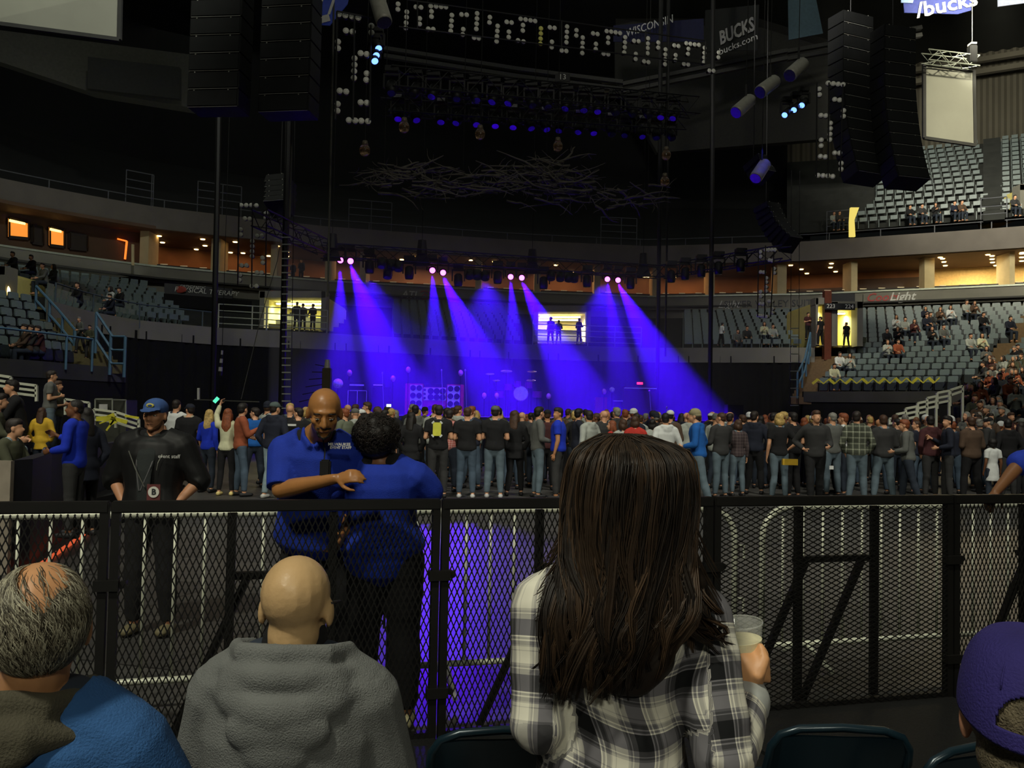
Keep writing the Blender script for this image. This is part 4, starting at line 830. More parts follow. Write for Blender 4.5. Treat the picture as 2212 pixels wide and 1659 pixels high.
# microphone stands
for x, y, d, lb in ((954, 800, 33.6, 'behind the wide cabinet'), (826, 806, 32.5, 'before the second guitar cabinet'), (1005, 800, 33, 'beside the far red cabinet'), (1403, 845, 35, 'in front of the organ'), (1440, 880, 33, 'leaning low at the stage end')):
    p = P(x, y, d); t = thing('microphone_stand', 'thin microphone stand ' + lb, 'microphone stand', Vector((p.x, p.y, DECK))); b_ = Vector((p.x + .1, p.y, DECK)); MB().cyl(b_, p, .012, n=5).build('pole', m_steel, t); MB().ell(p, (.035, .035, .05), n=8, m=6).build('microphone', m_can, t); MB().cyl(b_, b_ + ZZ * .03, .14, n=10).build('base', m_blackm, t)
# stage-side tower with a small pale lamp
p = P(707, 830, 28.3); t = thing('side_tower', 'dark equipment tower with a pale lamp on top at the near end of the stage', 'tower', Vector((p.x, p.y, 0)))
q = P(707, 795, 28.3); MB().box((q.x, q.y, q.z / 2), (.28, .3, q.z)).build('tower', M('bronze_tower', (52, 42, 24), .5), t, bevel=.02); MB().cyl(q, q + ZZ * .28, .11, .08, 12).build('lamp_can', m_can, t)
for k in range(6): MB().bar((q.x - .9 + .1 * k, q.y, 1.9 + .25 * k), (q.x - .1, q.y, 2.1 + .2 * k), .03).build('arm', m_blackm, t)
# side monitor platform and its low rail, flight case
t = thing('flight_case', 'open pale-edged flight case with a white notice behind the crowd', 'case', Q(238, 19.5, 0)); c = Q(238, 19.5, 0); 
for q in ((P(206, 862, 19.5), P(243, 862, 19.5)), (P(243, 862, 19.5), P(243, 905, 19.5)), (P(206, 862, 19.5), P(206, 905, 19.5)), (P(243, 863, 19.5), P(272, 864, 19.8)), (P(272, 864, 19.8), P(272, 905, 19.8))): MB().bar(q[0], q[1], .03).build('edge_strip', m_steel, t)
a = MB(); a.prism([P(206, 862, 19.55), P(272, 864, 19.8), Q(272, 19.8, .05), Q(206, 19.55, .05)], (0, .6, 0)); a.build('body', M('olive_case', (60, 62, 52), .6), t); MB().prism([P(214, 873, 19.45), P(232, 873, 19.45), P(232, 885, 19.45), P(214, 885, 19.45)], (0, .02, 0)).build('notice', m_letter, t)
t = thing('platform_rail', 'thin dark rail with a white end post before the black drape', 'railing', P(430, 862, 24)); MB().bar(P(429, 838, 24), P(429, 863, 24), .06).build('post', m_pl, t); MB().bar(P(420, 863, 24), P(560, 868, 24), .03).build('rail_tube', M('dusty_cable', (70, 70, 62), .7), t)
# added violet spot standing in for the stage glow mirrored in the floor
lamp('SPOT', P(960, 545, 31), PZ(1010, 1230, 0), 4200, (.09, .0, 1.0), .12, 'floor_glow_fill', cone=8.2, blend=.6)
# ================================================================ people
class Prim:
    # rings along a path, closed with round ends
    def __init__(s, pts, a, b=None, side=(1, 0, 0), tag='', n=14, round_=True):
        s.pts = [Vector(p) for p in pts]; s.a = list(a) if isinstance(a, (list, tuple)) else [a] * len(pts)
        b = s.a if b is None else b; s.b = list(b) if isinstance(b, (list, tuple)) else [b] * len(pts)
        s.side = Vector(side); s.tag = tag; s.n = n; s.round = (round_, round_) if isinstance(round_, bool) else round_
    def grown(s, t, k=1.0, cut=(0, 1)):
        P_, A, B = s.pts, s.a, s.b
        i0, i1 = cut; n = len(P_) - 1
        def at(u):
            x = u * n; i = min(int(x), n - 1); f = x - i; return P_[i].lerp(P_[i + 1], f), A[i] + (A[i + 1] - A[i]) * f, B[i] + (B[i + 1] - B[i]) * f
        us = [i0] + [i / n for i in range(n + 1) if i0 < i / n < i1] + [i1]; q = [at(u) for u in us]
        return Prim([x[0] for x in q], [x[1] * k + t for x in q], [x[2] * k + t for x in q], s.side, s.tag, s.n, (s.round[0] and i0 == 0, s.round[1] and i1 == 1))
    def emit(s, mb):
        P_, A, B = s.pts, s.a, s.b
        d0 = (P_[0] - P_[1]).normalized(); d1 = (P_[-1] - P_[-2]).normalized(); r0 = min(A[0], B[0]); r1 = min(A[-1], B[-1]); P_, A, B = list(P_), list(A), list(B)
        if s.round[0]: P_ = [P_[0] + d0 * r0 * .85, P_[0] + d0 * r0 * .5] + P_; A = [A[0] * .45, A[0] * .84] + A; B = [B[0] * .45, B[0] * .84] + B
        if s.round[1]: P_ = P_ + [P_[-1] + d1 * r1 * .5, P_[-1] + d1 * r1 * .85]; A = A + [A[-1] * .84, A[-1] * .45]; B = B + [B[-1] * .84, B[-1] * .45]
        k = len(P_); n = s.n; vs = []; 
        for i, p in enumerate(P_):
            d = (P_[min(i + 1, k - 1)] - P_[max(i - 1, 0)]).normalized(); x = s.side - d * s.side.dot(d)
            if x.length < .1: x = frame(d)[0]
            x.normalize(); y = d.cross(x)
            for j in range(n):
                t = 2 * math.pi * j / n; vs.append(p + x * (A[i] * math.cos(t)) + y * (B[i] * math.sin(t)))
        fs = []
        for i in range(k - 1): fs += [(i * n + j, i * n + (j + 1) % n, (i + 1) * n + (j + 1) % n, (i + 1) * n + j) for j in range(n)]
        fs += [tuple(range(n - 1, -1, -1)), tuple(range((k - 1) * n, k * n))]
        mb.add(vs, fs)
class Ell:
    def __init__(s, c, r, rot=None, tag=''): s.c = Vector(c); s.r = r; s.rot = rot; s.tag = tag
    def grown(s, t, k=1.0, cut=None): return Ell(s.c, [x * k + t for x in s.r], s.rot, s.tag)
    def emit(s, mb): mb.ell(s.c, s.r, s.rot, 16, 12)
def fuse(prims, vox, name, smooth=4, fold=None, fac=.5):
    mb = MB()
    for p in prims: p.emit(mb)
    me = mb.mesh('tmp'); bm = bmesh.new(); bm.from_mesh(me)
    bmesh.ops.recalc_face_normals(bm, faces=bm.faces); bm.to_mesh(me); bm.free()
    o = bpy.data.objects.new('tmp', me); COL.objects.link(o)
    r = o.modifiers.new('r', 'REMESH'); r.mode = 'VOXEL'; r.voxel_size = vox; r.use_smooth_shade = True
    if smooth: s_ = o.modifiers.new('s', 'SMOOTH'); s_.iterations = smooth; s_.factor = fac
    dg = bpy.context.evaluated_depsgraph_get(); ev = o.evaluated_get(dg); out = bpy.data.meshes.new_from_object(ev); out.name = name
    bpy.data.objects.remove(o); bpy.data.meshes.remove(me)
    if fold:
        n = len(out.vertices); co = np.empty(n * 3); out.vertices.foreach_get('co', co); co = co.reshape(-1, 3)
        nr = np.empty(n * 3); out.vertices.foreach_get('normal', nr); nr = nr.reshape(-1, 3)
        out.vertices.foreach_set('co', (co + nr * fold(co)[:, None]).ravel())
    out.polygons.foreach_set('use_smooth', [True] * len(out.polygons)); return out
def folds(amp, sc=(9, 9, 14), seed=0., dirz=.5):
    rs = np.random.RandomState(int(seed * 10) + 5); K = rs.normal(size=(9, 3)) * np.array(sc); ph = rs.uniform(0, 6.28, 9)
    def f(co):
        w = np.zeros(len(co)); wp = np.stack([np.sin(co @ K[k] * .5 + ph[k]) for k in range(3)], 1) * .9
        for k in range(3, 9): w += (.5 + .5 * np.sin(co @ K[k] * .8 + ph[k] + 1.6 * wp[:, k % 3])) ** (3 if k % 2 else 1)
        return amp * (w / 6 - .4) * 2
    return f

STAND = dict(hip=.92, kn=.49, an=.085, ne=1.47, sh=1.41, hw=.10, sw=.185)
def pose(scale=1.0, yaw=0., lean=0., armL='down', armR='down', head=(0, 0), legs='stand', width=1.0, side=0.):
    """joints in the figure's own frame: it faces +Y, x to its right"""
    J = {}; s = STAND
    J['pel'] = Vector((0, 0, s['hip'] + .02)); J['ne'] = Vector((side, lean, s['ne']))
    J['head'] = J['ne'] + Vector((head[0] * .03, .02 + lean * .35, .155))
    for q, nm in ((-1, 'L'), (1, 'R')):
        J['sh' + nm] = Vector((q * s['sw'] * width + side * .9, lean * .9 - .01, s['sh'])); arm = armL if q < 0 else armR; x = J['sh' + nm]
        offs = {'down': ((.05, -.03, -.29), (.02, .06, -.25)), 'fold': ((.06, -.02, -.28), (-.16, .22, .06)), 'front': ((.07, .0, -.28), (-.06, .22, -.04)),
                'hip': ((.17, -.10, -.24), (-.15, .10, -.14)), 'pocket': ((.10, -.06, -.28), (-.08, .11, -.20)), 'up': ((.08, .12, .20), (-.05, .06, .22)),
                'phone': ((.05, .08, -.26), (-.10, .24, .13)), 'wave': ((.16, .06, -.22), (.04, .22, .16)), 'back': ((.06, -.12, -.26), (-.10, -.08, -.22)),
                'knee': ((.04, .14, -.26), (-.06, .22, -.08))}[arm]
        e = x + Vector((q * offs[0][0], offs[0][1], offs[0][2])); J['el' + nm] = e; J['wr' + nm] = e + Vector((q * offs[1][0], offs[1][1], offs[1][2]))
        J['hip' + nm] = Vector((q * s['hw'] * .95, 0, s['hip'])); 
        L = {'stand': ((q * .115, .015, s['kn']), (q * .13, -.02, s['an'])), 'wide': ((q * .15, .02, s['kn']), (q * .20, -.01, s['an'])),
             'step': ((q * .10, .10 * q, s['kn']), (q * .10, .18 * q - .05, s['an'])), 'weight': ((q * .11 + .02, .05 if q > 0 else 0, s['kn']), (q * .15, .05 if q > 0 else -.03, s['an'])),
             'sit': ((q * .13, .43, .90), (q * .13, .40, .47))}[legs]
        J['kn' + nm] = Vector(L[0]); J['an' + nm] = Vector(L[1])
    J['look'] = head[1]
    return J
def hand_prims(w, d, nrm, thumb, s=1.0, curl=.5, tag='hand', n=8):
    """w wrist, d finger direction, nrm the palm side, thumb direction across the palm"""
    d = Vector(d).normalized(); nrm = (Vector(nrm) - d * Vector(nrm).dot(d)).normalized(); t = (Vector(thumb) - d * Vector(thumb).dot(d) - nrm * Vector(thumb).dot(nrm)).normalized(); out = []
    out.append(Prim([w, w + d * .03 * s, w + d * .085 * s], [.024 * s, .034 * s, .040 * s], [.019 * s, .016 * s, .014 * s], t, tag, n))
    for k, (L_, off) in enumerate(((.070, .030), (.080, .010), (.074, -.010), (.058, -.029))):
        b = w + d * (.088 - .004 * abs(k - 1)) * s + t * off * s; c = curl * (1 + .08 * k)
        d1 = (d * math.cos(c * .9) + nrm * math.sin(c * .9)); d2 = d * math.cos(c * 2.0) + nrm * math.sin(c * 2.0); d3 = d * math.cos(c * 2.8) + nrm * math.sin(c * 2.8)
        p1 = b + d1 * L_ * .45 * s; p2 = p1 + d2 * L_ * .33 * s; p3 = p2 + d3 * L_ * .25 * s
        out.append(Prim([b - d * .02 * s, b, p1, p2, p3], [.0095 * s, .0095 * s, .009 * s, .008 * s, .0068 * s], None, t, tag, n))
    b = w + d * .025 * s + t * .026 * s; p1 = b + (t * .75 + d * .6 + nrm * .35) * .034 * s; p2 = p1 + (t * .4 + d * .8 + nrm * (.2 + curl * .5)) * .030 * s; p3 = p2 + (d * .8 + nrm * (.2 + curl)) * .022 * s
    out.append(Prim([b, p1, p2, p3], [.014 * s, .012 * s, .0105 * s, .0085 * s], None, nrm, tag, n)); return out
def head_prims(c, f=(0, 1, 0), up=(0, 0, 1), s=1.0, detail=False, jaw=1.0, wide=1.0):
    f = Vector(f).normalized(); up = (Vector(up) - f * Vector(up).dot(f)).normalized(); r = f.cross(up); R = Matrix((r, f, up)).transposed(); c = Vector(c)
    def q(x, y, z): return c + R @ Vector((x * wide, y, z)) * s
    def e(x, y, z, a, b2, h, tg='head'): return Ell(q(x, y, z), (a * s * wide, b2 * s, h * s), R, tg)
    o = [e(0, -.012, .03, .077, .097, .086), e(0, .028, -.035, .060, .070, .078 * jaw), e(0, .045, -.075, .040, .045, .036 * jaw), e(0, .098, -.018, .013, .020, .024),
         e(-.078, -.002, -.012, .010, .020, .032), e(.078, -.002, -.012, .010, .020, .032)]
    if detail:
        o += [Prim([q(0, .086, .018), q(0, .102, -.008), q(0, .112, -.03)], [.009 * s, .011 * s, .015 * s], None, r, 'head', 8), e(-.013, .100, -.034, .009, .011, .008), e(.013, .100, -.034, .009, .011, .008),
              Prim([q(-.045, .070, .026), q(-.02, .086, .030), q(.02, .086, .030), q(.045, .070, .026)], [.009 * s, .011 * s, .011 * s, .009 * s], None, up, 'head', 8),
              e(-.040, .064, -.022, .022, .020, .020), e(.040, .064, -.022, .022, .020, .020),
              Prim([q(-.022, .088, -.062), q(0, .098, -.060), q(.022, .088, -.062)], [.005 * s, .0075 * s, .005 * s], None, up, 'lip', 8), Prim([q(-.018, .086, -.072), q(0, .095, -.073), q(.018, .086, -.072)], [.005 * s, .008 * s, .005 * s], None, up, 'lip', 8),
              e(0, .072, -.10, .022, .022, .016)]
    return o, R, q
def body_prims(J, bulk=1.0, fem=False, s=1.0, detail=False, hands=None, fingers=True, shoes=True, look=None, headf=None, headup=(0, 0, 1), headwide=1.0, belly=0.):
    o = {}; pel, ne = J['pel'], J['ne']; ax = ne - pel; side = (J['shR'] - J['shL']).normalized(); hs = (J['hipR'] - J['hipL']).normalized(); k = bulk * s
    up = ax.normalized(); fw = up.cross(side).normalized() * 1  # forward
    fw = -side.cross(up) * -1
    T = [(-.16, .10, .09), (-.06, .155, .115), (.04, .17 if not fem else .175, .122), (.28, .148 if not fem else .130, .105), (.52, .160 if not fem else .142, .112), (.74, .175 if not fem else .158, .118), (.90, .165 if not fem else .148, .098), (.97, .105, .075), (1.02, .06, .06)]
    o['torso'] = [Prim([pel + ax * t for t, _, _ in T], [a * k * (1 + belly * math.exp(-((t - .2) / .25) ** 2) * .5) for t, a, _ in T], [b * k * (1 + belly * math.exp(-((t - .2) / .25) ** 2)) for t, _, b in T], side, 'torso', 20)]
    if fem:
        for q in (-1, 1): o['torso'].append(Ell(pel + ax * .66 + side * q * .075 * s + side.cross(up) * -0 + (up.cross(side)) * .085 * k * (1), (.062 * k, .06 * k, .06 * k), None, 'torso'))
    for nm in 'LR':
        q = -1 if nm == 'L' else 1
        sh, el, wr = J['sh' + nm], J['el' + nm], J['wr' + nm]; f = bulk ** .6 * s
        o['torso'].append(Prim([ne.lerp(sh, .35) + up * .0, sh - up * .012], [.06 * f, .058 * f], None, side, 'torso', 12))
        o['uarm' + nm] = [Prim([sh - up * .01, sh.lerp(el, .35), el], [.056 * f, .050 * f, .040 * f], None, side, 'uarm', 12)]
        o['farm' + nm] = [Prim([el, el.lerp(wr, .3), wr], [.041 * f, .041 * f, .026 * f], [.041 * f, .039 * f, .022 * f], side, 'farm', 12)]
        d = (wr - el).normalized()
        if hands and nm in hands: o['hand' + nm] = hands[nm]
        elif fingers: o['hand' + nm] = hand_prims(wr, d, (side * -q), up.cross(side) + up * .3, s, .45, 'hand', 6)
        hp, kn, an = J['hip' + nm], J['kn' + nm], J['an' + nm]
        o['thigh' + nm] = [Prim([hp + (pel - hp) * .0, hp.lerp(kn, .3), kn], [.088 * f, .082 * f, .056 * f], None, hs, 'thigh', 14)]
        o['calf' + nm] = [Prim([kn, kn.lerp(an, .3), an], [.055 * f, .057 * f, .036 * f], None, hs, 'calf', 12)]
        fdir = (Vector((0, 0, 1)).cross(hs)).normalized()
        b = Vector((an.x, an.y, an.z - .045 * s))
        o['foot' + nm] = [Prim([b - fdir * .05 * s, b + fdir * .05 * s, b + fdir * .14 * s], [.036 * s, .042 * s, .036 * s], [.036 * s, .032 * s, .022 * s], hs, 'foot', 10)]
    a = J.get('look', 0); f0 = Vector((0, 0, 1)).cross(side); f0 = up.cross(side).normalized()
    hf = headf if headf is not None else Matrix.Rotation(a, 3, 'Z') @ Vector((f0.x, f0.y, 0))
    hp, R, q = head_prims(J['head'], hf, headup, s, detail, 1, headwide); o['head'] = hp; o['_q'] = q; o['_R'] = R
    o['neck'] = [Prim([ne - up * .03, J['head'] - Vector(hf) * .02 - Vector((0, 0, .05 * s))], [.058 * s * (1 if not fem else .85)] * 2, None, side, 'neck', 12)]
    return o
ALLB = ['torso', 'uarmL', 'uarmR', 'farmL', 'farmR', 'handL', 'handR', 'thighL', 'thighR', 'calfL', 'calfR', 'footL', 'footR', 'head', 'neck']
def garment(o, parts, t, extra=()):
    out = []
    for p in parts:
        nm, cut, kk = p if isinstance(p, tuple) else (p, (0, 1), 1.0)
        for x in o[nm]: out.append(x.grown(t, kk, cut) if cut != (0, 1) or True else x)
    return out + list(extra)
def flat(o, keys): return [x for k in keys if k in o for x in o[k]]
# ---- crowd prototypes -------------------------------------------------------
SKIN = {'fair': (214, 160, 124), 'tan': (188, 132, 92), 'brown': (120, 78, 52)}
def skin(k='fair'): return M('skin_' + k, SKIN[k], .5, var=.06, scale=14)
def cloth(name, rgb, kind='cotton'): return M('cloth_' + name, rgb, .9, var=.14, scale=6, bump=.25, weave=90)
def hair_mesh(o, style, vox, nm):
    q = o['_q']; R = o['_R']; pr = []
    def e(x, y, z, a, b, h): return Ell(q(x, y, z), (a, b, h), R, 'hair')
    pr = [e(0, -.022, .042, .084, .098, .088), e(0, -.05, -.01, .074, .062, .075)]
    if style == 'short': pr += [e(0, .02, .075, .07, .07, .055)]
    if style == 'curly': pr = [e(0, -.03, .035, .115, .115, .105), e(0, -.05, -.04, .10, .08, .08), e(.06, -.02, -.01, .06, .07, .08), e(-.06, -.02, -.01, .06, .07, .08)]
    if style == 'long': pr += [Prim([q(0, -.05, .02), q(0, -.085, -.10), q(0, -.11, -.24), q(0, -.11, -.34)], [.09, .095, .10, .06], [.06, .05, .04, .03], R @ Vector((1, 0, 0)), 'hair'), e(.07, .0, -.06, .03, .05, .10), e(-.07, .0, -.06, .03, .05, .10)]
    if style == 'bob': pr += [e(0, -.05, -.05, .10, .065, .09), e(.06, 0, -.03, .04, .06, .10), e(-.06, 0, -.03, .04, .06, .10)]
    if style == 'buzz': pr = [e(0, -.018, .036, .0805, .098, .084), e(0, -.05, -.015, .068, .058, .06)]
    return fuse(pr, vox, nm, 2)
def cap_mesh(o, nm, back=False, beanie=False):
    q = o['_q']; R = o['_R']; mb = MB(); pr = [Ell(q(0, -.012, .055), (.088, .108, .075), R), ]
    if beanie: pr = [Ell(q(0, -.015, .06), (.09, .108, .085), R), Ell(q(0, -.03, .02), (.088, .10, .05), R)]
    else:
        y = -1 if back else 1
        pr.append(Prim([q(0, .07 * y, .042), q(0, .13 * y, .035), q(0, .165 * y, .026)], [.075, .068, .045], [.010, .007, .006], R @ Vector((1, 0, 0)), '', 14))
    return fuse(pr, .008, nm, 1)
PROTO = {}
def proto(key, J, fem=False, bulk=1.0, sleeve='long', top='shirt', hair=('short',), bottom='trousers', hood=False, vox=.016, long_=0., skirt=0):
    o = body_prims(J, bulk, fem, 1.0, False, fingers=True)
    d = dict(body=fuse(flat(o, ALLB), .0125, 'person', 2))
    ex = []
    ne = J['ne']
    if hood: ex = [Prim([ne + Vector((-.10, -.045, .01)), ne + Vector((0, -.095, -.015)), ne + Vector((.10, -.045, .01))], [.045, .055, .045], None, (0, 0, 1)), Ell(ne + Vector((0, -.10, -.06)), (.10, .045, .075))]
    if skirt: ex.append(Prim([Vector((0, 0, 1.02)), Vector((0, 0, .92)), Vector((0, 0, .92 - skirt))], [.150, .165, .185], [.115, .125, .14], (1, 0, 0), '', 18, False))
    cutf = (0, .93); sl = [('uarmL', (0, 1), 1), ('uarmR', (0, 1), 1), ('farmL', cutf, 1), ('farmR', cutf, 1)] if sleeve == 'long' else [('uarmL', (0, .72), 1.1), ('uarmR', (0, .72), 1.1)]
    lo = max(0, .10 - long_)
    d['shirt'] = fuse(garment(o, [('torso', (lo, .97), 1.0)] + sl, .016, ex), vox, 'shirt', 2, folds(.006, (14, 14, 22), len(PROTO)))
    if bottom == 'trousers': d['trousers'] = fuse(garment(o, [('torso', (0, .28), .98), ('thighL', (0, 1), 1.0), ('thighR', (0, 1), 1.0), ('calfL', (0, .97), 1.08), ('calfR', (0, .97), 1.08)], .010), vox, 'trousers', 2, folds(.005, (14, 14, 30), len(PROTO) + 3))
    d['shoe'] = [fuse([x.grown(.009) for x in o['foot' + q]], .012, 'shoe', 1) for q in 'LR']
    for h in hair: d['hair_' + h] = hair_mesh(o, h, .011, 'hair')
    d['cap'] = cap_mesh(o, 'cap'); d['beanie'] = cap_mesh(o, 'beanie', beanie=True); d['o'] = o
    PROTO[key] = d
HM, HF_ = ('short', 'buzz', 'curly'), ('long', 'bob')
proto('m_down', pose(armL='down', armR='front', legs='stand', head=(0, .3)), hair=HM, sleeve='long')
proto('m_hood', pose(armL='pocket', armR='pocket', legs='weight', head=(0, -.35)), hair=HM, hood=True, bulk=1.08)
proto('m_tee', pose(armL='fold', armR='fold', legs='stand'), hair=HM, sleeve='short', bulk=1.06)
proto('m_tee2', pose(armL='down', armR='down', legs='wide', head=(0, .9)), hair=HM, sleeve='short', bulk=1.15)
proto('m_front', pose(armL='front', armR='phone', legs='weight', head=(0, .6)), hair=HM, bulk=1.0, long_=.05)
proto('m_hip', pose(armL='hip', armR='down', legs='weight', head=(0, -.9)), hair=HM, bulk=1.05, hood=True)
proto('m_back', pose(armL='fold', armR='fold', legs='wide', head=(0, -.2)), hair=HM, bulk=1.18, long_=.05)
proto('m_step', pose(armL='front', armR='hip', legs='step', lean=.05, head=(0, .2)), hair=HM, bulk=1.08, hood=True)
proto('m_up', pose(armL='up', armR='down', legs='stand', head=(0, 0)), fem=True, hair=HF_, bulk=.9)
proto('f_long', pose(armL='front', armR='down', legs='stand', head=(0, .5), width=.9), fem=True, hair=HF_, bulk=.92)
proto('f_coat', pose(armL='pocket', armR='pocket', legs='weight', head=(0, -.5), width=.9), fem=True, hair=HF_, bulk=.98, long_=.1, skirt=.16)
proto('f_tee', pose(armL='down', armR='hip', legs='weight', head=(0, .2), width=.9), fem=True, hair=HF_, sleeve='short', bulk=.95)
proto('kid', pose(armL='down', armR='down', legs='stand', width=.9), fem=True, hair=('curly',), sleeve='short', bulk=.85, long_=.1, skirt=.30)
proto('m_sit', pose(armL='knee', armR='knee', legs='sit', lean=.08, head=(0, .2)), hair=HM, bulk=1.05)
proto('f_sit', pose(armL='knee', armR='phone', legs='sit', lean=.03, head=(0, -.3), width=.9), fem=True, hair=HF_, bulk=.92)
HAIRC = {'black': (26, 22, 20), 'brown': (70, 48, 34), 'blond': (190, 160, 96), 'grey': (130, 128, 120), 'red': (130, 70, 40), 'dark': (40, 32, 28)}
def hairmat(k): return M('hair_' + k, HAIRC[k], .55, var=.35, scale=30, bump=.4, weave=120)
def person(key, loc, rz, top, bot, label, hair='short', hc='dark', sk='fair', h=1.75, hat=None, hatm=None, shoe=(30, 30, 32), group=None, full=True, sitz=0.):
    d = PROTO[key]; s = h / 1.75
    me = d['body']; b = link('person', me, skin(sk), None, None, label, 'person', group)
    b.location = loc; b.rotation_euler = (0, 0, rz); b.scale = (s, s, s)
    def part(nm, mesh, mat):
        o = bpy.data.objects.new(nm, mesh); COL.objects.link(o)
        if not mesh.materials: mesh.materials.append(mat)
        o.material_slots[0].link = 'OBJECT'; o.material_slots[0].material = mat; o.parent = b; return o
    part('shirt', d['shirt'], top); part('trousers', d['trousers'], bot)
    if full: 
        for m_ in d['shoe']: part('shoe', m_, M('shoe_%d_%d_%d' % shoe, shoe, .6))
    if hair:
        hk = 'hair_' + hair
        if hk not in d: hk = [k for k in d if k.startswith('hair_')][0]
        part('hair', d[hk], hairmat(hc))
    if hat: part('cap' if hat == 'cap' else 'knitted_hat', d[hat], hatm)
    return b
def stand_at(px, ytop, d):
    p = Q(px, d, 0); top = P(px, ytop, d).z; return p, max(1.45, min(2.0, top))
BLK = cloth('black', (24, 24, 26)); NAVY = cloth('navy', (30, 34, 48)); JEAN = M('blue_denim', (72, 88, 104), .85, var=.2, scale=5, bump=.2, weave=80); DJEAN = M('dark_denim', (40, 48, 60), .85, var=.2, scale=5); LJEAN = M('light_denim', (140, 160, 168), .85, var=.2, scale=5); MJEAN = M('worn_denim', (96, 112, 122), .85, var=.2, scale=5)
KHA = cloth('khaki', (168, 162, 140)); DKG = cloth('dark_grey', (52, 52, 52)); MDG = cloth('mid_grey', (96, 98, 94)); LTG = cloth('light_grey', (165, 170, 162)); WHT = cloth('white', (215, 218, 215)); RED = cloth('red', (180, 50, 40)); RYL = cloth('royal_blue', (24, 52, 190)); BLU = cloth('bright_blue', (26, 92, 170)); RST = cloth('rust', (150, 80, 52)); OLV = cloth('olive', (74, 76, 58)); MAR = cloth('maroon', (70, 36, 38)); CRM = cloth('cream', (205, 205, 170)); TEA = cloth('teal', (90, 140, 130)); BRN = cloth('brown', (84, 66, 52)); YLW = cloth('yellow', (210, 170, 50))
def plaid(name, base, dark, light, sc, uv=False, thin=True):
    if name in _mc: return _mc[name]
    m = M(name, base, .9); nt = m.node_tree; N = nt.nodes; L = nt.links; b = N['Principled BSDF']
    if uv: tc = N.new('ShaderNodeAttribute'); tc.attribute_name = 'puv'; vec = tc.outputs['Vector']
    else: tc = N.new('ShaderNodeTexCoord'); vec = tc.outputs['Object']
    sp = N.new('ShaderNodeSeparateXYZ'); L.new(vec, sp.inputs[0])
    def math_(op, a, b2=None, v=None):
        n = N.new('ShaderNodeMath'); n.operation = op
        if hasattr(a, 'links'): L.new(a, n.inputs[0])
        else: n.inputs[0].default_value = a
        if b2 is not None:
            if hasattr(b2, 'links'): L.new(b2, n.inputs[1])
            else: n.inputs[1].default_value = b2
        return n.outputs[0]
    def bandf(src):
        x = math_('FRACT', math_('MULTIPLY', src, sc)); rp = N.new('ShaderNodeValToRGB'); rp.color_ramp.interpolation = 'CONSTANT'; L.new(x, rp.inputs[0]); cr = rp.color_ramp
        st = [(0, 0), (.02, 1), (.30, 0), (.33, .5), (.36, 0), (.40, .5), (.62, .5), (.645, 0), (.67, .5)] if not thin else [(0, 0.0), (.30, .95), (.325, .42), (.37, .95), (.395, .42), (.47, .62), (.50, 1.0), (.56, .72), (.58, 1), (.78, 1.0), (.80, .62), (.84, .42), (.88, .85), (.90, .42)]
        cr.elements[0].position = 0; cr.elements[0].color = (st[0][1],) * 3 + (1,); cr.elements[1].position = st[1][0]; cr.elements[1].color = (st[1][1],) * 3 + (1,)
        for p_, v_ in st[2:]: e = cr.elements.new(p_); e.color = (v_,) * 3 + (1,)
        return rp.outputs[0]
    hx, hz = bandf(sp.outputs[0]), bandf(sp.outputs[2] if not uv else sp.outputs[1])
    avg = math_('MULTIPLY', math_('ADD', hx, hz), .5); rp = N.new('ShaderNodeValToRGB'); L.new(avg, rp.inputs[0])
    cr = rp.color_ramp; cr.elements[0].color = lin(dark); cr.elements[0].position = .12; cr.elements[1].color = lin(light); cr.elements[1].position = .98
    e = cr.elements.new(.5); e.color = lin(base); L.new(rp.outputs[0], b.inputs['Base Color']); return m
PLD = plaid('cloth_green_black_plaid', (70, 74, 62), (20, 22, 18), (150, 155, 135), 9, thin=False); PLM = plaid('cloth_dim_plaid', (66, 54, 56), (36, 32, 34), (96, 84, 84), 14, thin=False); STR = plaid('cloth_red_check', (190, 110, 100), (150, 50, 50), (225, 190, 180), 22, thin=False)
R_ = math.radians
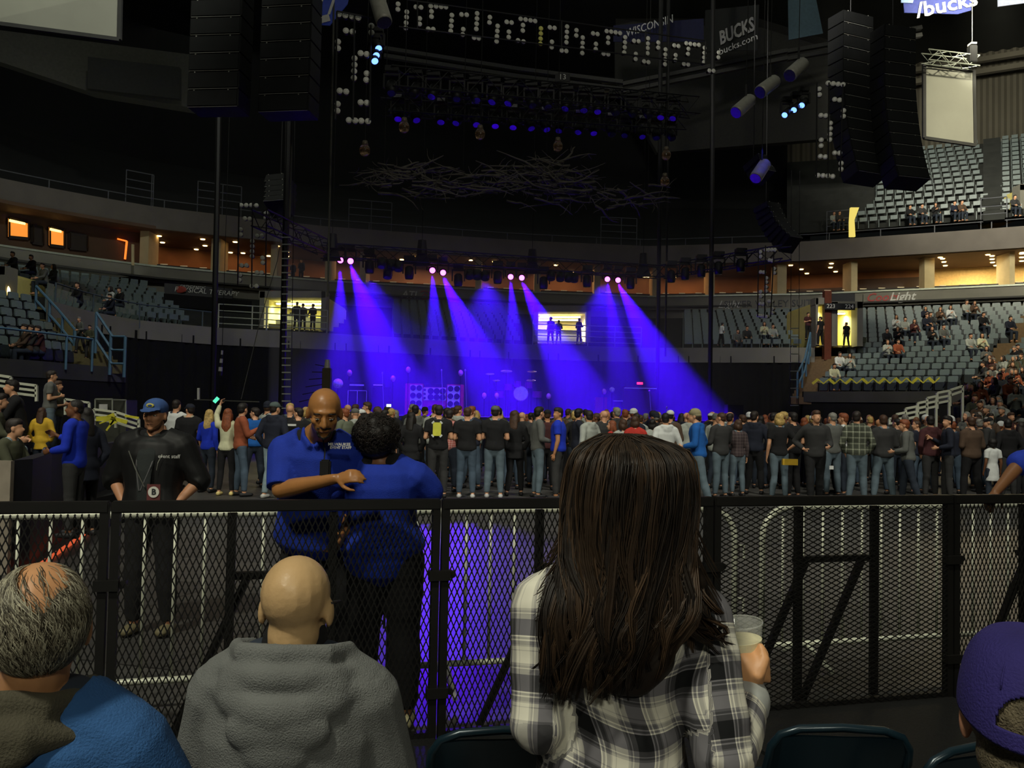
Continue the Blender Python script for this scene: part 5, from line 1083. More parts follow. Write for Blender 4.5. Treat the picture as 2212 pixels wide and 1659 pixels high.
# key, px, ytop, depth, heading(0 = back to us), top, bottom, label, extra
FR = [
 ('m_tee', 375, 862, 17.6, -10, WHT, DJEAN, 'man in a white T-shirt with cropped dark hair, his back turned', dict(hair='buzz')),
 ('m_tee2', 404, 872, 17.2, 0, BLK, KHA, 'person in black top and pale khaki trousers with a dark cap', dict(hat='cap', hatm=NAVY)),
 ('f_long', 446, 884, 16.9, -20, RYL, DJEAN, 'long-haired blond woman in a royal blue top beside the khaki trousers', dict(hc='blond', hair='long')),
 ('m_up', 487, 882, 16.4, 0, CRM, BLK, 'woman in a cream top raising a phone, in black leggings', dict(hc='red', hair='long', shoe=(220, 200, 130))),
 ('m_front', 517, 870, 16.3, -60, RST, JEAN, 'bearded man in a long rust-orange shirt and jeans', dict(hc='black', hair='short')),
 ('m_tee2', 546, 880, 18.0, 30, BLU, DJEAN, 'person in a mid-blue shirt just behind the rust-orange shirt', {}),
 ('m_hood', 588, 868, 16.0, -15, NAVY, LJEAN, 'man in a dark hooded jacket, grey-green cap and light jeans', dict(hat='cap', hatm=cloth('grey_green', (78, 92, 90)), shoe=(190, 190, 185))),
 ('m_tee', 622, 874, 18.5, 5, BLK, DJEAN, 'bald man behind the dark hooded jacket', dict(hair=None)),
 ('m_tee2', 640, 880, 17.4, 20, BLK, DKG, 'dark-haired person in a black T-shirt with a white stripe next to the big usher', {}),
 ('m_down', 741, 882, 18.0, 60, cloth('sage', (104, 110, 92)), DJEAN, 'man in a sage green sweater looking sideways past the usher', dict(hc='red')),
 ('m_down', 777, 884, 19.0, 60, DKG, DJEAN, 'man with a white cap between the two ushers', dict(hat='cap', hatm=WHT)),
 ('m_tee2', 790, 868, 21.0, 50, BRN, DJEAN, 'tall brown-haired man behind the white cap', dict(hc='brown')),
 ('f_coat', 886, 890, 16.8, 0, BLK, BLK, 'long-haired woman in a black coat with a thin bag strap', dict(hc='black', hair='long')),
 ('m_tee', 944, 874, 16.7, 10, BLK, DKG, 'man in a black T-shirt with a yellow paper taped on the back', dict(hc='dark')),
 ('m_front', 966, 884, 18.0, -30, STR, DJEAN, 'person in a red and white checked shirt behind the taped paper', {}),
 ('m_tee', 1006, 878, 16.8, 0, BLK, JEAN, 'broad man in a plain black T-shirt and blue jeans, cropped hair', dict(hair='buzz', hc='brown', shoe=(200, 200, 200))),
 ('m_tee', 1066, 876, 16.9, 0, BLK, MJEAN, 'man in a black T-shirt, grey cap and worn blue jeans', dict(hat='cap', hatm=MDG, shoe=(190, 190, 190))),
 ('f_coat', 1110, 886, 17.4, 5, BLK, BLK, 'dark-clothed woman with long dark brown hair beside the grey cap', dict(hc='brown', hair='long')),
 ('m_down', 1160, 878, 17.1, -75, MDG, MJEAN, 'man with glasses in a mid grey hooded jacket and blue jeans', dict(hc='black')),
 ('m_tee2', 1204, 880, 17.0, 75, RYL, DKG, 'dark-haired usher in a royal blue polo seen from the side in the crowd', dict(hc='dark', sk='tan')),
 ('m_front', 1246, 882, 18.6, -80, NAVY, DJEAN, 'dark-haired man in a navy jacket behind the light grey hoodie', dict(hc='black')),
 ('m_hood', 1270, 886, 17.2, 45, LTG, DKG, 'man in a light grey hoodie and dark trousers', dict(hc='dark')),
 ('m_down', 1302, 886, 18.8, 20, DKG, DKG, 'bald man in a dark grey coat next to the light grey hoodie', dict(hair=None)),
 ('f_long', 1320, 908, 18.0, 60, RED, DJEAN, 'ponytailed girl in an orange-red top, smaller than those near her', dict(hc='red')),
 ('f_long', 1343, 905, 17.6, 10, LTG, DJEAN, 'short-haired person in a pale grey hoodie beside the red shirt', dict(hair='bob', hc='brown')),
 ('f_coat', 1370, 898, 17.2, 0, RED, DJEAN, 'broad brown-haired person in a bright red shirt', dict(hair='bob', hc='brown')),
 ('m_hood', 1436, 892, 17.0, 10, WHT, DKG, 'man in an off-white hooded sweatshirt', dict(hc='black')),
 ('f_coat', 1408, 905, 18.4, 15, LTG, DKG, 'person in pale grey half hidden by the off-white hood', dict(hair='bob', hc='black')),
 ('m_step', 1508, 884, 15.6, 70, BLU, MJEAN, 'man in a bright blue hoodie with a tan cap, hand at his belt', dict(hat='beanie', hatm=cloth('tan_cap', (150, 140, 110)), hc='brown')),
 ('m_front', 1556, 890, 17.6, 20, DKG, MJEAN, 'broad man in a charcoal vest beside the bright blue hoodie', dict(hc='brown', hair='buzz')),
 ('f_long', 1592, 906, 18.2, 10, PLM, MJEAN, 'brown-haired woman in a dim plaid shirt and jeans', dict(hair='bob', hc='brown')),
 ('m_hood', 1628, 888, 18.8, -20, NAVY, BLK, 'man in a navy hooded coat and black trousers', dict(hc='dark')),
 ('f_tee', 1682, 892, 17.4, 0, BLK, MJEAN, 'short-haired blond woman in a black T-shirt with a small orange mark', dict(hair='bob', hc='blond')),
 ('m_tee', 1712, 890, 18.0, 30, BLK, BLK, 'dark-haired man in black just past the blond woman', dict(hc='black')),
 ('m_step', 1760, 886, 16.6, 170, DKG, BLK, 'man in a long dark coat stepping through the crowd', dict(hc='brown', h=1)),
 ('m_down', 1797, 890, 18.4, 10, MDG, MJEAN, 'balding man in grey behind the walking man', dict(hair='buzz', hc='grey')),
 ('m_tee', 1822, 892, 18.8, 60, WHT, DJEAN, 'man in a white T-shirt looking sideways by the checked shirt', dict(hc='red')),
 ('m_hood', 1850, 888, 17.4, -10, PLD, MJEAN, 'man in a green-black checked shirt with a grey hood', dict(hc='dark')),
 ('m_back', 1908, 896, 17.8, 0, DKG, MJEAN, 'broad man in a charcoal sweater and jeans', dict(hc='brown')),
 ('m_step', 1962, 906, 17.0, 60, MDG, DJEAN, 'person in a grey hoodie with a teal hood reaching forward', dict(hc='red', hair='short')),
 ('m_hood', 2010, 898, 18.4, 10, MAR, DKG, 'man in a maroon hooded top', dict(hc='black')),
 ('m_front', 2048, 898, 18.0, 70, NAVY, DKG, 'bearded man in a dark denim jacket turned to the side', dict(hc='black')),
 ('m_back', 2098, 900, 18.2, 10, BRN, BLK, 'large man in a dark brown jacket', dict(hc='brown')),
 ('kid', 2144, 948, 17.6, 5, WHT, DJEAN, 'child in a long white T-shirt with big black curly hair', dict(hair='curly', hc='black', sk='brown')),
 ('m_hood', 2178, 905, 18.8, 0, BLK, DKG, 'man in a black hooded jacket past the child in white', dict(hc='black')),
 ('f_coat', 2206, 912, 19.0, 20, NAVY, BLK, 'long-haired person in navy at the crowd edge by the blue sleeve', dict(hc='dark', hair='long')),
]
for key, px, yt, d, hd, tp, bt, lb, kw in FR:
    kw = dict(kw); kw.pop('h', None)
    p, h = stand_at(px, yt, d)
    if key == 'kid': h = P(px, yt, d).z
    PP = person(key, p, -R_(hd) if False else R_(hd), tp, bt, lb, h=h, **kw)
    if 'taped' in lb and 'yellow paper' in lb: PAPER = PP; PPH = h; PPL_ = p
# paper on the back, phone, cup, etc
def stick(px, py, d, w, h, mat, label, name, cat, rz=0, tilt=0, th=.01):
    t = P(px, py, d); o = MB().box((0, 0, 0), (w, th, h)).build(name, mat, label=label, cat=cat); o.location = t; o.rotation_euler = (tilt, 0, rz); return o
o = stick(944, 927, 16.48, .16, .26, M('yellow_paper', (205, 205, 70), .7), 'yellow paper sheet taped to the back of a black T-shirt', 'paper_sheet', 'paper', tilt=-.05)
for q in ((-1, 1), (1, 1), (-1, -1), (1, -1)): local(MB().box((q[0] * .08, -.008, q[1] * .13), (.06, .004, .03), Matrix.Rotation(q[0] * q[1] * .8, 3, 'Y')).build('tape_piece', M('white_tape', (200, 205, 200), .5), o))
o = stick(467, 864, 16.62, .075, .13, M('phone_back', (40, 60, 55), .4), 'phone with a mint green screen held up above the crowd', 'phone', 'phone', rz=.2); local(MB().box((0, -.007, 0), (.07, .004, .12)).build('screen', emis('mint_screen', (90, 255, 200), 1.0), o)); o.rotation_euler = (0, .7, .2)
o = stick(840, 876, 22, .13, .08, M('phone_back', (40, 60, 55), .4), 'small phone with a white-blue screen lifted deep in the crowd', 'phone', 'phone'); local(MB().box((0, -.007, 0), (.12, .004, .07)).build('screen', emis('pale_screen', (170, 200, 255), 3), o))
stick(1706, 998, 17.0, .30, .12, YLW, 'yellow cloth swinging at the hip of the blond woman', 'cloth', 'cloth', th=.08)
stick(1796, 1010, 16.4, .08, .07, WHT, 'small white card held low by the walking man', 'card', 'card')
stick(630, 918, 17.2, .18, .04, WHT, 'white printed bar across the back of a black T-shirt', 'shirt_print', 'print')
# deeper crowd ------------------------------------------------------------
random.seed(21)
TOPS = [BLK, NAVY, DKG, MDG, MAR, OLV, BRN, BLK, NAVY, DKG, LTG, BLK]; TN = {id(BLK): 'black', id(NAVY): 'navy', id(DKG): 'charcoal', id(MDG): 'mid grey', id(MAR): 'maroon', id(OLV): 'olive', id(BRN): 'brown', id(LTG): 'pale grey'}
KEYS = ['m_down', 'm_hood', 'm_tee', 'm_tee2', 'm_front', 'm_back', 'f_long', 'f_coat', 'm_hip']
place = [q[1] for q in FR]; used = []
def SHORT(l):
    l = l.replace('the ', '').split(',')[0].split(' with ')[0].split(' beside ')[0].split(' looking ')[0].split(' just ')[0].split(' half ')[0].split(' behind ')[0].split(' seen ')[0]; return 'the ' + ' '.join(l.split()[:4])
for row_i, (d0, n, x0, x1) in enumerate(((19.2, 38, 560, 2215), (20.8, 36, 600, 2215), (22.6, 34, 680, 2215), (24.6, 34, 730, 2215), (26.6, 26, 760, 2000))):
    for i in range(n):
        px = x0 + (x1 - x0) * (i + .5) / n + random.uniform(-14, 14); d = d0 + random.uniform(-.6, .6) + (px - 1100) * .0011
        if d0 > 26 and px < 1000: d = min(d, 27.2)
        tp = random.choice(TOPS); key = random.choice(KEYS); hc = random.choice(['dark', 'black', 'brown', 'brown', 'grey', 'red', 'blond']); fm_ = key[0] == 'f'
        hr = random.choice(('long', 'bob')) if fm_ else random.choice(('short', 'short', 'buzz', None)); hat = random.choice([None] * 6 + ['cap', 'beanie'])
        h = random.uniform(1.60, 1.80) if fm_ else random.uniform(1.68, 1.86)
        near = min(FR, key=lambda f: abs(f[1] - px)); hn = hc + '-haired' if hr and not hat else ('capped' if hat == 'cap' else 'hatted' if hat else 'bald')
        lb = '%s %s in %s, %s row behind %s' % (hn, 'woman' if fm_ else 'man', TN[id(tp)], ORD[row_i], SHORT(near[7]))
        person(key, Q(px, d, 0), R_(random.gauss(0, 35)), tp, random.choice((DJEAN, BLK, DKG, JEAN)), lb, hair=hr, hc=hc, sk=random.choice(('fair', 'fair', 'fair', 'tan', 'brown')), h=h, hat=hat, hatm=random.choice((NAVY, BLK, MDG, WHT)) if hat else None, group='packed crowd, ' + TN[id(tp)])
# spectators in the stands ------------------------------------------------------
def sitter(px, py, d, tp, lb, key='m_sit', rz=180, bt=DJEAN, hc='dark', hair=None, h=1.7, group=None, **kw):
    # the seat surface is .45 above the tread; the figure's hip is at .92*h/1.75
    top = P(px, py, d); z = top.z - (1.74 * h / 1.75)
    person(key, Vector((top.x, top.y, z)), R_(rz), tp, bt, lb, hair=hair or ('long' if key[0] == 'f' else 'short'), hc=hc, h=h, group=group, full=False, **kw)
m_lg = LTG
SP = []
def rowpt(TA, zA, TB, zB, t, px): return itp(TA, px) * (1 - t) + itp(TB, px) * t, zA + (zB - zA) * t
def spect(px, py, TA, zA, TB, zB, tp, desc, key='m_sit', rz=180, hc='dark', group=None):
    # find the row whose seated head height meets this direction
    best = None
    for k in range(60):
        t = k / 60; d, z = rowpt(TA, zA, TB, zB, t, px); y = proj(Q(px, d, z + 1.24))[1]
        if best is None or abs(y - py) < best[0]: best = (abs(y - py), d, z)
    _, d, z = best; h = 1.7; p = Q(px, d + .1, z - .42)
    person(key, p, R_(rz), tp, DJEAN, desc, hair='long' if key[0] == 'f' else 'short', hc=hc, h=h, group=group, full=False)
for px, py, tp, key, ds in ((1935, 682, WHT, 'f_sit', 'person in pale top beside another, mid stand'), (1953, 686, LTG, 'm_sit', 'man in pale grey next to the dark red top'), (1974, 690, MAR, 'f_sit', 'person in dark red holding a white sheet'), (2008, 676, DKG, 'm_sit', 'man in charcoal in the upper rows'), (2030, 664, BRN, 'f_sit', 'person in brown upper row, hair up'), (2052, 660, WHT, 'f_sit', 'person in white near the top row'), (2086, 648, LTG, 'm_sit', 'grey-topped person by the concrete band'), (2104, 650, BRN, 'f_sit', 'brown-topped person by the concrete band'), (2122, 676, BLK, 'm_sit', 'person in black, third row from the band'), (1914, 710, DKG, 'm_sit', 'person in charcoal among the pale tops'), (1938, 706, BLK, 'f_sit', 'person in black over the pair with food'), (1916, 735, LTG, 'f_sit', 'person in pale grey, first of the middle pair'), (1938, 735, RST, 'm_sit', 'person in rust orange, second of the middle pair'), (2094, 722, LTG, 'm_sit', 'man in light grey, first of the lone pair'), (2120, 720, CRM, 'f_sit', 'person in cream, second of the lone pair'), (1812, 762, WHT, 'm_sit', 'man in white by the stair, upper'), (1834, 764, LTG, 'f_sit', 'person in grey next to the man in white by the stair'), (1800, 786, CRM, 'm_sit', 'person in pale yellow by the stair, lower'), (2036, 702, MDG, 'm_sit', 'person in mid grey, two seats past the dark pair'), (2012, 706, BLK, 'f_sit', 'person in black with folded arms'), (2000, 678, NAVY, 'm_sit', 'person in navy in the upper rows'), (2180, 684, NAVY, 'm_sit', 'person in navy beyond the stair aisle'), (1998, 664, NAVY, 'f_sit', 'person in navy near the top')):
    spect(px, py, DF, 2.75, DB, 8.6, tp, ds + ', wide stand', key)
random.seed(5); CB = []
for i in range(44):
    u = random.random(); px = 2120 + 92 * u + random.uniform(-6, 6); py = random.uniform(742, 900); tp = random.choice((BRN, DKG, RST, MAR, BLK, LTG, OLV, MDG))
    lb = {id(BRN): 'brown', id(DKG): 'charcoal', id(RST): 'rust', id(MAR): 'maroon', id(BLK): 'black', id(LTG): 'pale grey', id(OLV): 'olive', id(MDG): 'mid grey'}[id(tp)]
    if py > 800: px -= (py - 800) * random.uniform(0, 1.1)
    k = random.choice(('m_sit', 'f_sit')); t_ = (py - 742) / 160; d = 39 - 13 * t_; p = P(px, py, d)
    p.z = max(p.z - 1.7, -.42 if d < 30 else 0); p.y = d
    if py > 800: d = max(22, 30 - (py - 800) / 12); p = P(px, py, d); p.z = max(p.z - 1.66, -.42)
    CB.append((lb, -py)); nth = [q[0] for q in CB].count(lb) - 1
    person(k, p, R_(180 - 60 + random.uniform(-40, 60)), tp, DJEAN, 'spectator in %s, %s of that colour in corner block past the white steps' % (lb, ORD[nth]), hair='long' if k[0] == 'f' else 'short', hc=random.choice(('dark', 'brown', 'grey')), h=1.7, group='corner block spectators in ' + lb, full=False)
for px, py, tp, key, ds in ((30, 545, DKG, 'm_sit', 'dim figure in charcoal in the top row of the side stand'), (70, 552, BLK, 'm_sit', 'dim figure in black beside the charcoal one, top row'), (95, 570, MDG, 'm_sit', 'dim person with something white, second row'), (115, 572, DKG, 'f_sit', 'dim person beside the one with something white'), (170, 612, BLK, 'm_sit', 'man in black alone, mid rows'), (238, 620, WHT, 'f_sit', 'person with a white top among the dim seats'), (260, 622, BLK, 'm_sit', 'person in black next to the white top'), (240, 652, NAVY, 'm_sit', 'person in navy low in the dim seats')):
    spect(px, py, DM, 5.0, DB, 8.75, tp, ds + ', side stand', key, rz=150)
for px, py, tp, ds in ((58, 730, BRN, 'person in brown seated in the lower side stand, first of three'), (72, 734, DKG, 'person in charcoal, second of three in the lower side stand'), (86, 736, MAR, 'person in maroon, third of three in the lower side stand')):
    spect(px, py, DF, 2.75, DM, 4.9, tp, ds, 'm_sit', rz=140)
for px, py, tp, key, ds in ((1592, 712, MDG, 'm_sit', 'person in mid grey in the seats by the silver band'), (1612, 706, DKG, 'm_sit', 'person in charcoal beside the mid grey one'), (1650, 696, CRM, 'f_sit', 'person in cream with crossed arms'), (1668, 702, LTG, 'm_sit', 'person in pale grey beside the cream top')):
    spect(px, py, DM, 5.0, DB, 8.75, tp, ds + ', far centre seats', key)
for px, py, tp, key, ds in ((1964, 470, BLK, 'm_sit', 'person in black'), (1990, 466, DKG, 'm_sit', 'person in charcoal'), (2020, 480, BLK, 'f_sit', 'person in black lower down'), (2076, 468, BRN, 'm_sit', 'person in tan brown'), (2060, 486, NAVY, 'm_sit', 'person in navy'), (1800, 468, LTG, 'm_sit', 'pale person by the yellow gap'), (1812, 470, DKG, 'm_sit', 'second person by the yellow gap'), (2190, 474, DKG, 'm_sit', 'person by the upper lit portal')):
    spect(px, py, UA, 13.6, UB, 22.8, tp, ds + ', upper deck seats', key)
def stander(px, ytop, yfoot, d, tp, bt, lb, key='m_tee2', rz=180, **kw):
    f = P(px, yfoot, d); h = P(px, ytop, d).z - f.z; person(key, f, R_(rz), tp, bt, lb, h=h, **kw)
stander(172, 685, 762, 28.4, MDG, DKG, 'grey-haired man in a grey shirt coming down the side stair', 'm_step', 150, hc='grey')
stander(192, 702, 776, 28.2, OLV, DKG, 'man in olive behind the grey-haired man on the side stair', 'm_front', 160)
for i, (px, yt, tp, lb) in enumerate(((640, 652, BLK, 'first dark figure standing against the yellow lit portal'), (653, 655, BLK, 'second dark figure standing against the yellow lit portal'), (675, 656, BLK, 'third dark figure standing against the yellow lit portal'))): stander(px, yt, 716, 43.0, tp, BLK, lb, 'm_front', 20 * i)
for i, (px, yt, lb) in enumerate(((1189, 684, 'tallest dark figure against the violet lit portal'), (1206, 691, 'dark figure with a knitted hat against the violet portal'), (1250, 687, 'dark figure aiming a camera at the violet portal edge'))): stander(px, yt, 744, 46.2, BLK, BLK, lb, ('m_tee2', 'm_front', 'm_front')[i], 30 - 40 * i)
stander(1558, 697, 748, 46.0, WHT, BLK, 'man in white shirt and black shorts climbing the far centre seats', 'm_step', -70)
stander(1772, 684, 748, 43.6, BLK, BLK, 'dark figure with bare calves in the narrow lit portal', 'm_tee2', 30)
stander(1828, 696, 750, 43.9, BLK, DKG, 'dark figure standing in the wide lit stair portal', 'm_tee2', 10)
stander(1745, 675, 735, 44, MAR, BLK, 'person with arms folded beside the narrow lit portal', 'm_tee', 200)
for px, yt, lb in ((650, 560, 'first'), (632, 566, 'second')): stander(px, yt, 612, itp(DB, px) + .8, NAVY, BLK, 'dim figure standing in the suite over the yellow portal, %s' % lb, 'm_down', 160)
for px in (130, 143): pass
# floor-side people ---------------------------------------------------------
stander(104, 800, 975, 14.0, MDG, MJEAN, 'tall man in a grey sweater with folded arms on the side riser', 'm_tee', -60, hc='dark')
stander(118, 822, 985, 14.6, OLV, DJEAN, 'person hidden behind the grey sweater man', 'm_tee', -80, hc='brown')
t = Q(84, 13.6, 0)
stander(86, 880, 1040, 13.4, YLW, DJEAN, 'person in a mustard yellow hoodie beside the grey sweater man', 'f_coat', 20, hc='brown')
sitter(45, 822, 13.2, BLK, 'seated man in black with head bowed by the white rail', 'm_sit', 120, hc='black')
sitter(-20, 850, 12.4, OLV, 'seated person in olive with pale jeans stretched toward the usher', 'm_sit', -70, bt=LJEAN)
sitter(12, 905, 10.6, OLV, 'person in olive and pale jeans sitting at the barrier wall', 'm_sit', -90, bt=LJEAN)
stander(155, 862, 1160, 8.6, RYL, DKG, 'usher in a royal blue polo standing sideways by the dark side wall', 'm_front', -15 + 75 + 30, hc='black', hair='buzz', sk='brown')
stander(180, 880, 1160, 9.4, NAVY, BLK, 'person in navy tucked behind the sideways usher', 'f_coat', 60, hc='black')
for px, d, zt in ((104, 14.0, .92), (45, 13.2, .42), (-20, 12.4, .30), (86, 13.3, .48)):
    p = Q(px, d, zt / 2); MB().box((p.x - .1, p.y + .1, zt / 2), (1.3, 1.1, zt)).build('floor_riser', m_black, kind='structure')
# rows of dark blue chairs at the side
for r_i in range(3):
    for k in range(6):
        p = Vector((-8.2 + .75 * r_i + k * .08, 12.3 + .5 * k, .85)); 
        if r_i == 0 and k == 0:
            fc = thing('floor_chair', 'dark blue plastic chair, first in the first raised side row', 'chair', p, -1.4, 'dark blue chairs in the raised side rows'); a = MB(); rnd_panel(a, 0, 0, 0, .12, .13, .03, .15, .05)
            m_dbp = M('navy_plastic', (26, 28, 58), .35); a = MB(); rnd_panel(a, 0, .05, .0, .40, .34, .035, .15, .08); local(a.build('backrest', m_dbp, fc)); local(MB().box((0, -.16, -.22), (.40, .38, .04)).build('seat', m_dbp, fc, bevel=.01)); local(MB().cyl((0, 0, -.24), (0, 0, -.62), .03).build('leg', m_blackm, fc))
        else: ctree(fc, p, -1.4, 'dark blue plastic chair, %s in the %s raised side row' % (ORD[k], ORD[r_i]))
MB().box(Q(50, 12.6, .22), (3.2, 3.6, .44)).build('floor_riser', m_black, kind='structure')
# dark dasher wall at the side of the floor
wl = thing('side_barrier_wall', 'long dark blue-black barrier wall with a pale end panel at the side of the floor', 'wall panel', Q(60, 9, 0))
A, B, C = Q(21, 8.6, 0), Q(70, 9.8, 0), Q(300, 15.5, 0); a = MB(); a.slab([A, B, C], [p + ZZ * 1.12 for p in (A, B, C)], [p + Vector((.05, .25, 1.12)) for p in (A, B, C)], [p + Vector((.05, .25, 0)) for p in (A, B, C)]); a.build('panel', M('dark_navy_panel', (24, 26, 40), .5), wl)
MB().box(Q(-2, 8.5, .56), (.23, .06, 1.12)).build('end_panel', M('pale_end_panel', (150, 140, 125), .7), wl)
# ================================================================ mesh barricade and steel fence in front
BO, BN = Vector((0, 4.555, 0)), Vector((-.264, 1, 0)).normalized(); BU = Vector((BN.y, -BN.x, 0))
def bp(px): p = PPL(px, 1090, BO, BN); return Vector((p.x, p.y, 0))
m_bar = M('black_barricade_steel', (19, 18, 16), .5, .1, var=.25, scale=6)
BH = 1.243
edges = [bp(240) - BU * 1.59, bp(240), bp(953), bp(1539), bp(2055), bp(2055) + BU * 1.6]
def diamond(mb, o, w, z0, z1, pw, ph, sw=.0058, th=.003):
    k = ph / pw
    for sgn in (1, -1):
        n0 = int(-w * k / ph) - 2; n1 = int((z1 - z0 + w * k) / ph) + 2
        for n in range(n0, n1 + 1):
            # z = z0 + n*ph + sgn*k*u
            us = []
            c = z0 + n * ph
            u0, u1 = 0, w
            a, b2 = (z0 - c) / (sgn * k), (z1 - c) / (sgn * k)
            lo, hi = max(u0, min(a, b2)), min(u1, max(a, b2))
            if hi - lo < .004: continue
            p, q = o + BU * lo + ZZ * (c + sgn * k * lo), o + BU * hi + ZZ * (c + sgn * k * hi)
            d = (q - p).normalized(); s_ = BN.cross(d) * (sw / 2); f_ = BN * (th / 2 * (1 if sgn > 0 else .6)); off = BN * (.0012 * sgn)
            vs = [x + y * s_ + z * f_ + off for x in (p, q) for y, z in ((-1, -1), (1, -1), (1, 1), (-1, 1))]
            mb.add(vs, [(0, 1, 5, 4), (1, 2, 6, 5), (2, 3, 7, 6), (3, 0, 4, 7)])
    # thicker bonds where the strands meet
    vert = ph > pw; a, b2 = (.0042, .011) if vert else (.011, .0042)
    nu, nz = int(w / (pw / 2)) + 1, int((z1 - z0) / (ph / 2)) + 1
    for i in range(nu):
        for j in range(nz):
            if (i + j) % 2: continue
            p = o + BU * (i * pw / 2) + ZZ * (z0 + j * ph / 2); f_ = BN * .0026
            if i * pw / 2 > w: continue
            vs = [p + BU * (x * a) + ZZ * (y * b2) + f_ * s_ for s_ in (-1, 1) for x, y in ((-1, 0), (0, -1), (1, 0), (0, 1))]
            mb.add(vs, [(3, 2, 1, 0), (4, 5, 6, 7), (0, 1, 5, 4), (1, 2, 6, 5), (2, 3, 7, 6), (3, 0, 4, 7)])
PL_ = ['black mesh crowd barricade panel at the grey balding man', 'black mesh barricade panel behind the shaved head, where both ushers lean', 'black mesh barricade panel crossed by the woman in plaid', 'black barricade panel with flat wide mesh beside the beer cup', 'black mesh barricade panel ahead of the purple cap']
for i in range(5):
    A, B = edges[i] + BU * .005, edges[i + 1] - BU * .005; W = (B - A).length; t = thing('crowd_barricade', PL_[i], 'barricade', (A + B) / 2, 0, None)
    for p in (A + BU * .02, B - BU * .02): MB().box(p + ZZ * (BH - .05) / 2, (.038, .05, BH - .05), Matrix((BU, BN, ZZ)).transposed()).build('post', m_bar, t)
    MB().bar(A + ZZ * (BH - .028), B + ZZ * (BH - .028), .06, .055).build('top_rail', m_bar, t, bevel=.006)
    MB().bar(A + ZZ * .03, B + ZZ * .03, .04, .04).build('bottom_rail', m_bar, t)
    for u in (.345, .655) if i != 3 else (.345, .665): MB().box(A + BU * W * u + ZZ * .62 + BN * .01, (.042, .035, 1.12), Matrix((BU, BN, ZZ)).transposed()).build('upright', m_bar, t)
    m1, m2 = A + BU * W * .345 + BN * .05, A + BU * W * .66 + BN * .05
    MB().bar(m1 + ZZ * .865, m2 + ZZ * .865, .045, .035).build('cross_brace', m_bar, t)
    for q in (m1.lerp(m2, .15), m1.lerp(m2, .9)):
        MB().bar(q + ZZ * .85, q - BU * .36 + BN * .06 + ZZ * .02, .04, .035).build('diagonal_brace', m_bar, t)
    MB().box((A + B) / 2 - BN * .52 + ZZ * .012, (W * .99, 1.0, .02), Matrix((BU, BN, ZZ)).transposed()).build('tread_plate', M('black_tread_plate', (20, 20, 19), .6, bump=.5, weave=60), t)
    a = MB(); o = A + BU * .04 - BN * .022
    if i == 3: diamond(a, o, W - .08, .03, BH - .06, .0625, .030)
    else: diamond(a, o, W - .08, .03, BH - .06, .030, .0695)
    a.build('mesh_panel', m_bar, t, kind='stuff')
    for z in (.85, .25): a = MB(); q = B - BU * .0 + ZZ * z - BN * .02; a.box(q, (.11, .05, .05), Matrix((BU, BN, ZZ)).transposed()); a.cyl(q + BU * .07, q + BU * .07 + BN * .05, .018, n=8); a.build('latch', m_bar, t)
# steel crowd fence just behind
RO = Vector((0, 5.31, 0))
def rp(x): return Vector((x, 5.31 + .264 * x, 0))
m_galv = M('pale_galvanised_tube', (206, 208, 188), .4, .15, var=.1, scale=8)
for x0, x1, lb in ((-3.1, -.80, 'pale steel tube crowd fence behind the barricade, near the guard'), (-.70, 1.50, 'pale steel tube crowd fence crossing the violet floor light'), (1.70, 3.95, 'pale steel tube crowd fence beyond the flat mesh panel')):
    A, B = rp(x0), rp(x1); W = (B - A).length; t = thing('steel_crowd_fence', lb, 'fence', (A + B) / 2); r = .2; T, Z0 = 1.09, .17; pts = []
    def q(u, z): return A + BU * u + ZZ * z
    pts = [q(0, .03), q(0, T - r)] + [q(r - r * math.cos(a), T - r + r * math.sin(a)) for a in [math.pi / 2 * k / 6 for k in range(1, 7)]] + [q(W - r + r * math.sin(a), T - r + r * math.cos(a)) for a in [math.pi / 2 * k / 6 for k in range(7)]] + [q(W, .03)]
    MB().tube(pts, .021, 10).build('frame', m_galv, t, smooth=True); MB().cyl(q(0, Z0), q(W, Z0), .019, n=10).build('lower_rail', m_galv, t, smooth=True)
    n = int(W / .15)
    for k in range(1, n): MB().cyl(q(W * k / n, Z0), q(W * k / n, T - (.02 if .1 < k / n < .9 else .06)), .0095, n=8).build('bar', m_galv, t, smooth=True)
    for u in (0.35, W - .35): MB().tube([q(u, .05) - BN * .28, q(u, .16), q(u, .05) + BN * .28], .016, 8).build('foot', m_galv, t)
    for z in (.8, .45): MB().tube([q(W, z + .04), q(W, z + .04) + BU * .07, q(W, z - .05) + BU * .07], .009, 6).build('hook', m_galv, t)
# orange cord on the floor
t = MB().tube([PZ(-30, 1140, .02), PZ(4, 1131, .02), PZ(10, 1128, .02)], .03, 6).build('glow_rope', emis('glowing_orange_cord', (255, 105, 60), .62), label='short end of glowing orange cord by the pale end panel', cat='cord')
t = MB().tube([PZ(223, 1126, .02), PZ(160, 1169, .02), PZ(95, 1214, .02), PZ(60, 1240, .02)], .024, 6, ).build('glow_rope', emis('glowing_orange_cord', (255, 105, 60), .62), label='straight glowing orange cord on the floor behind the balding man', cat='cord')
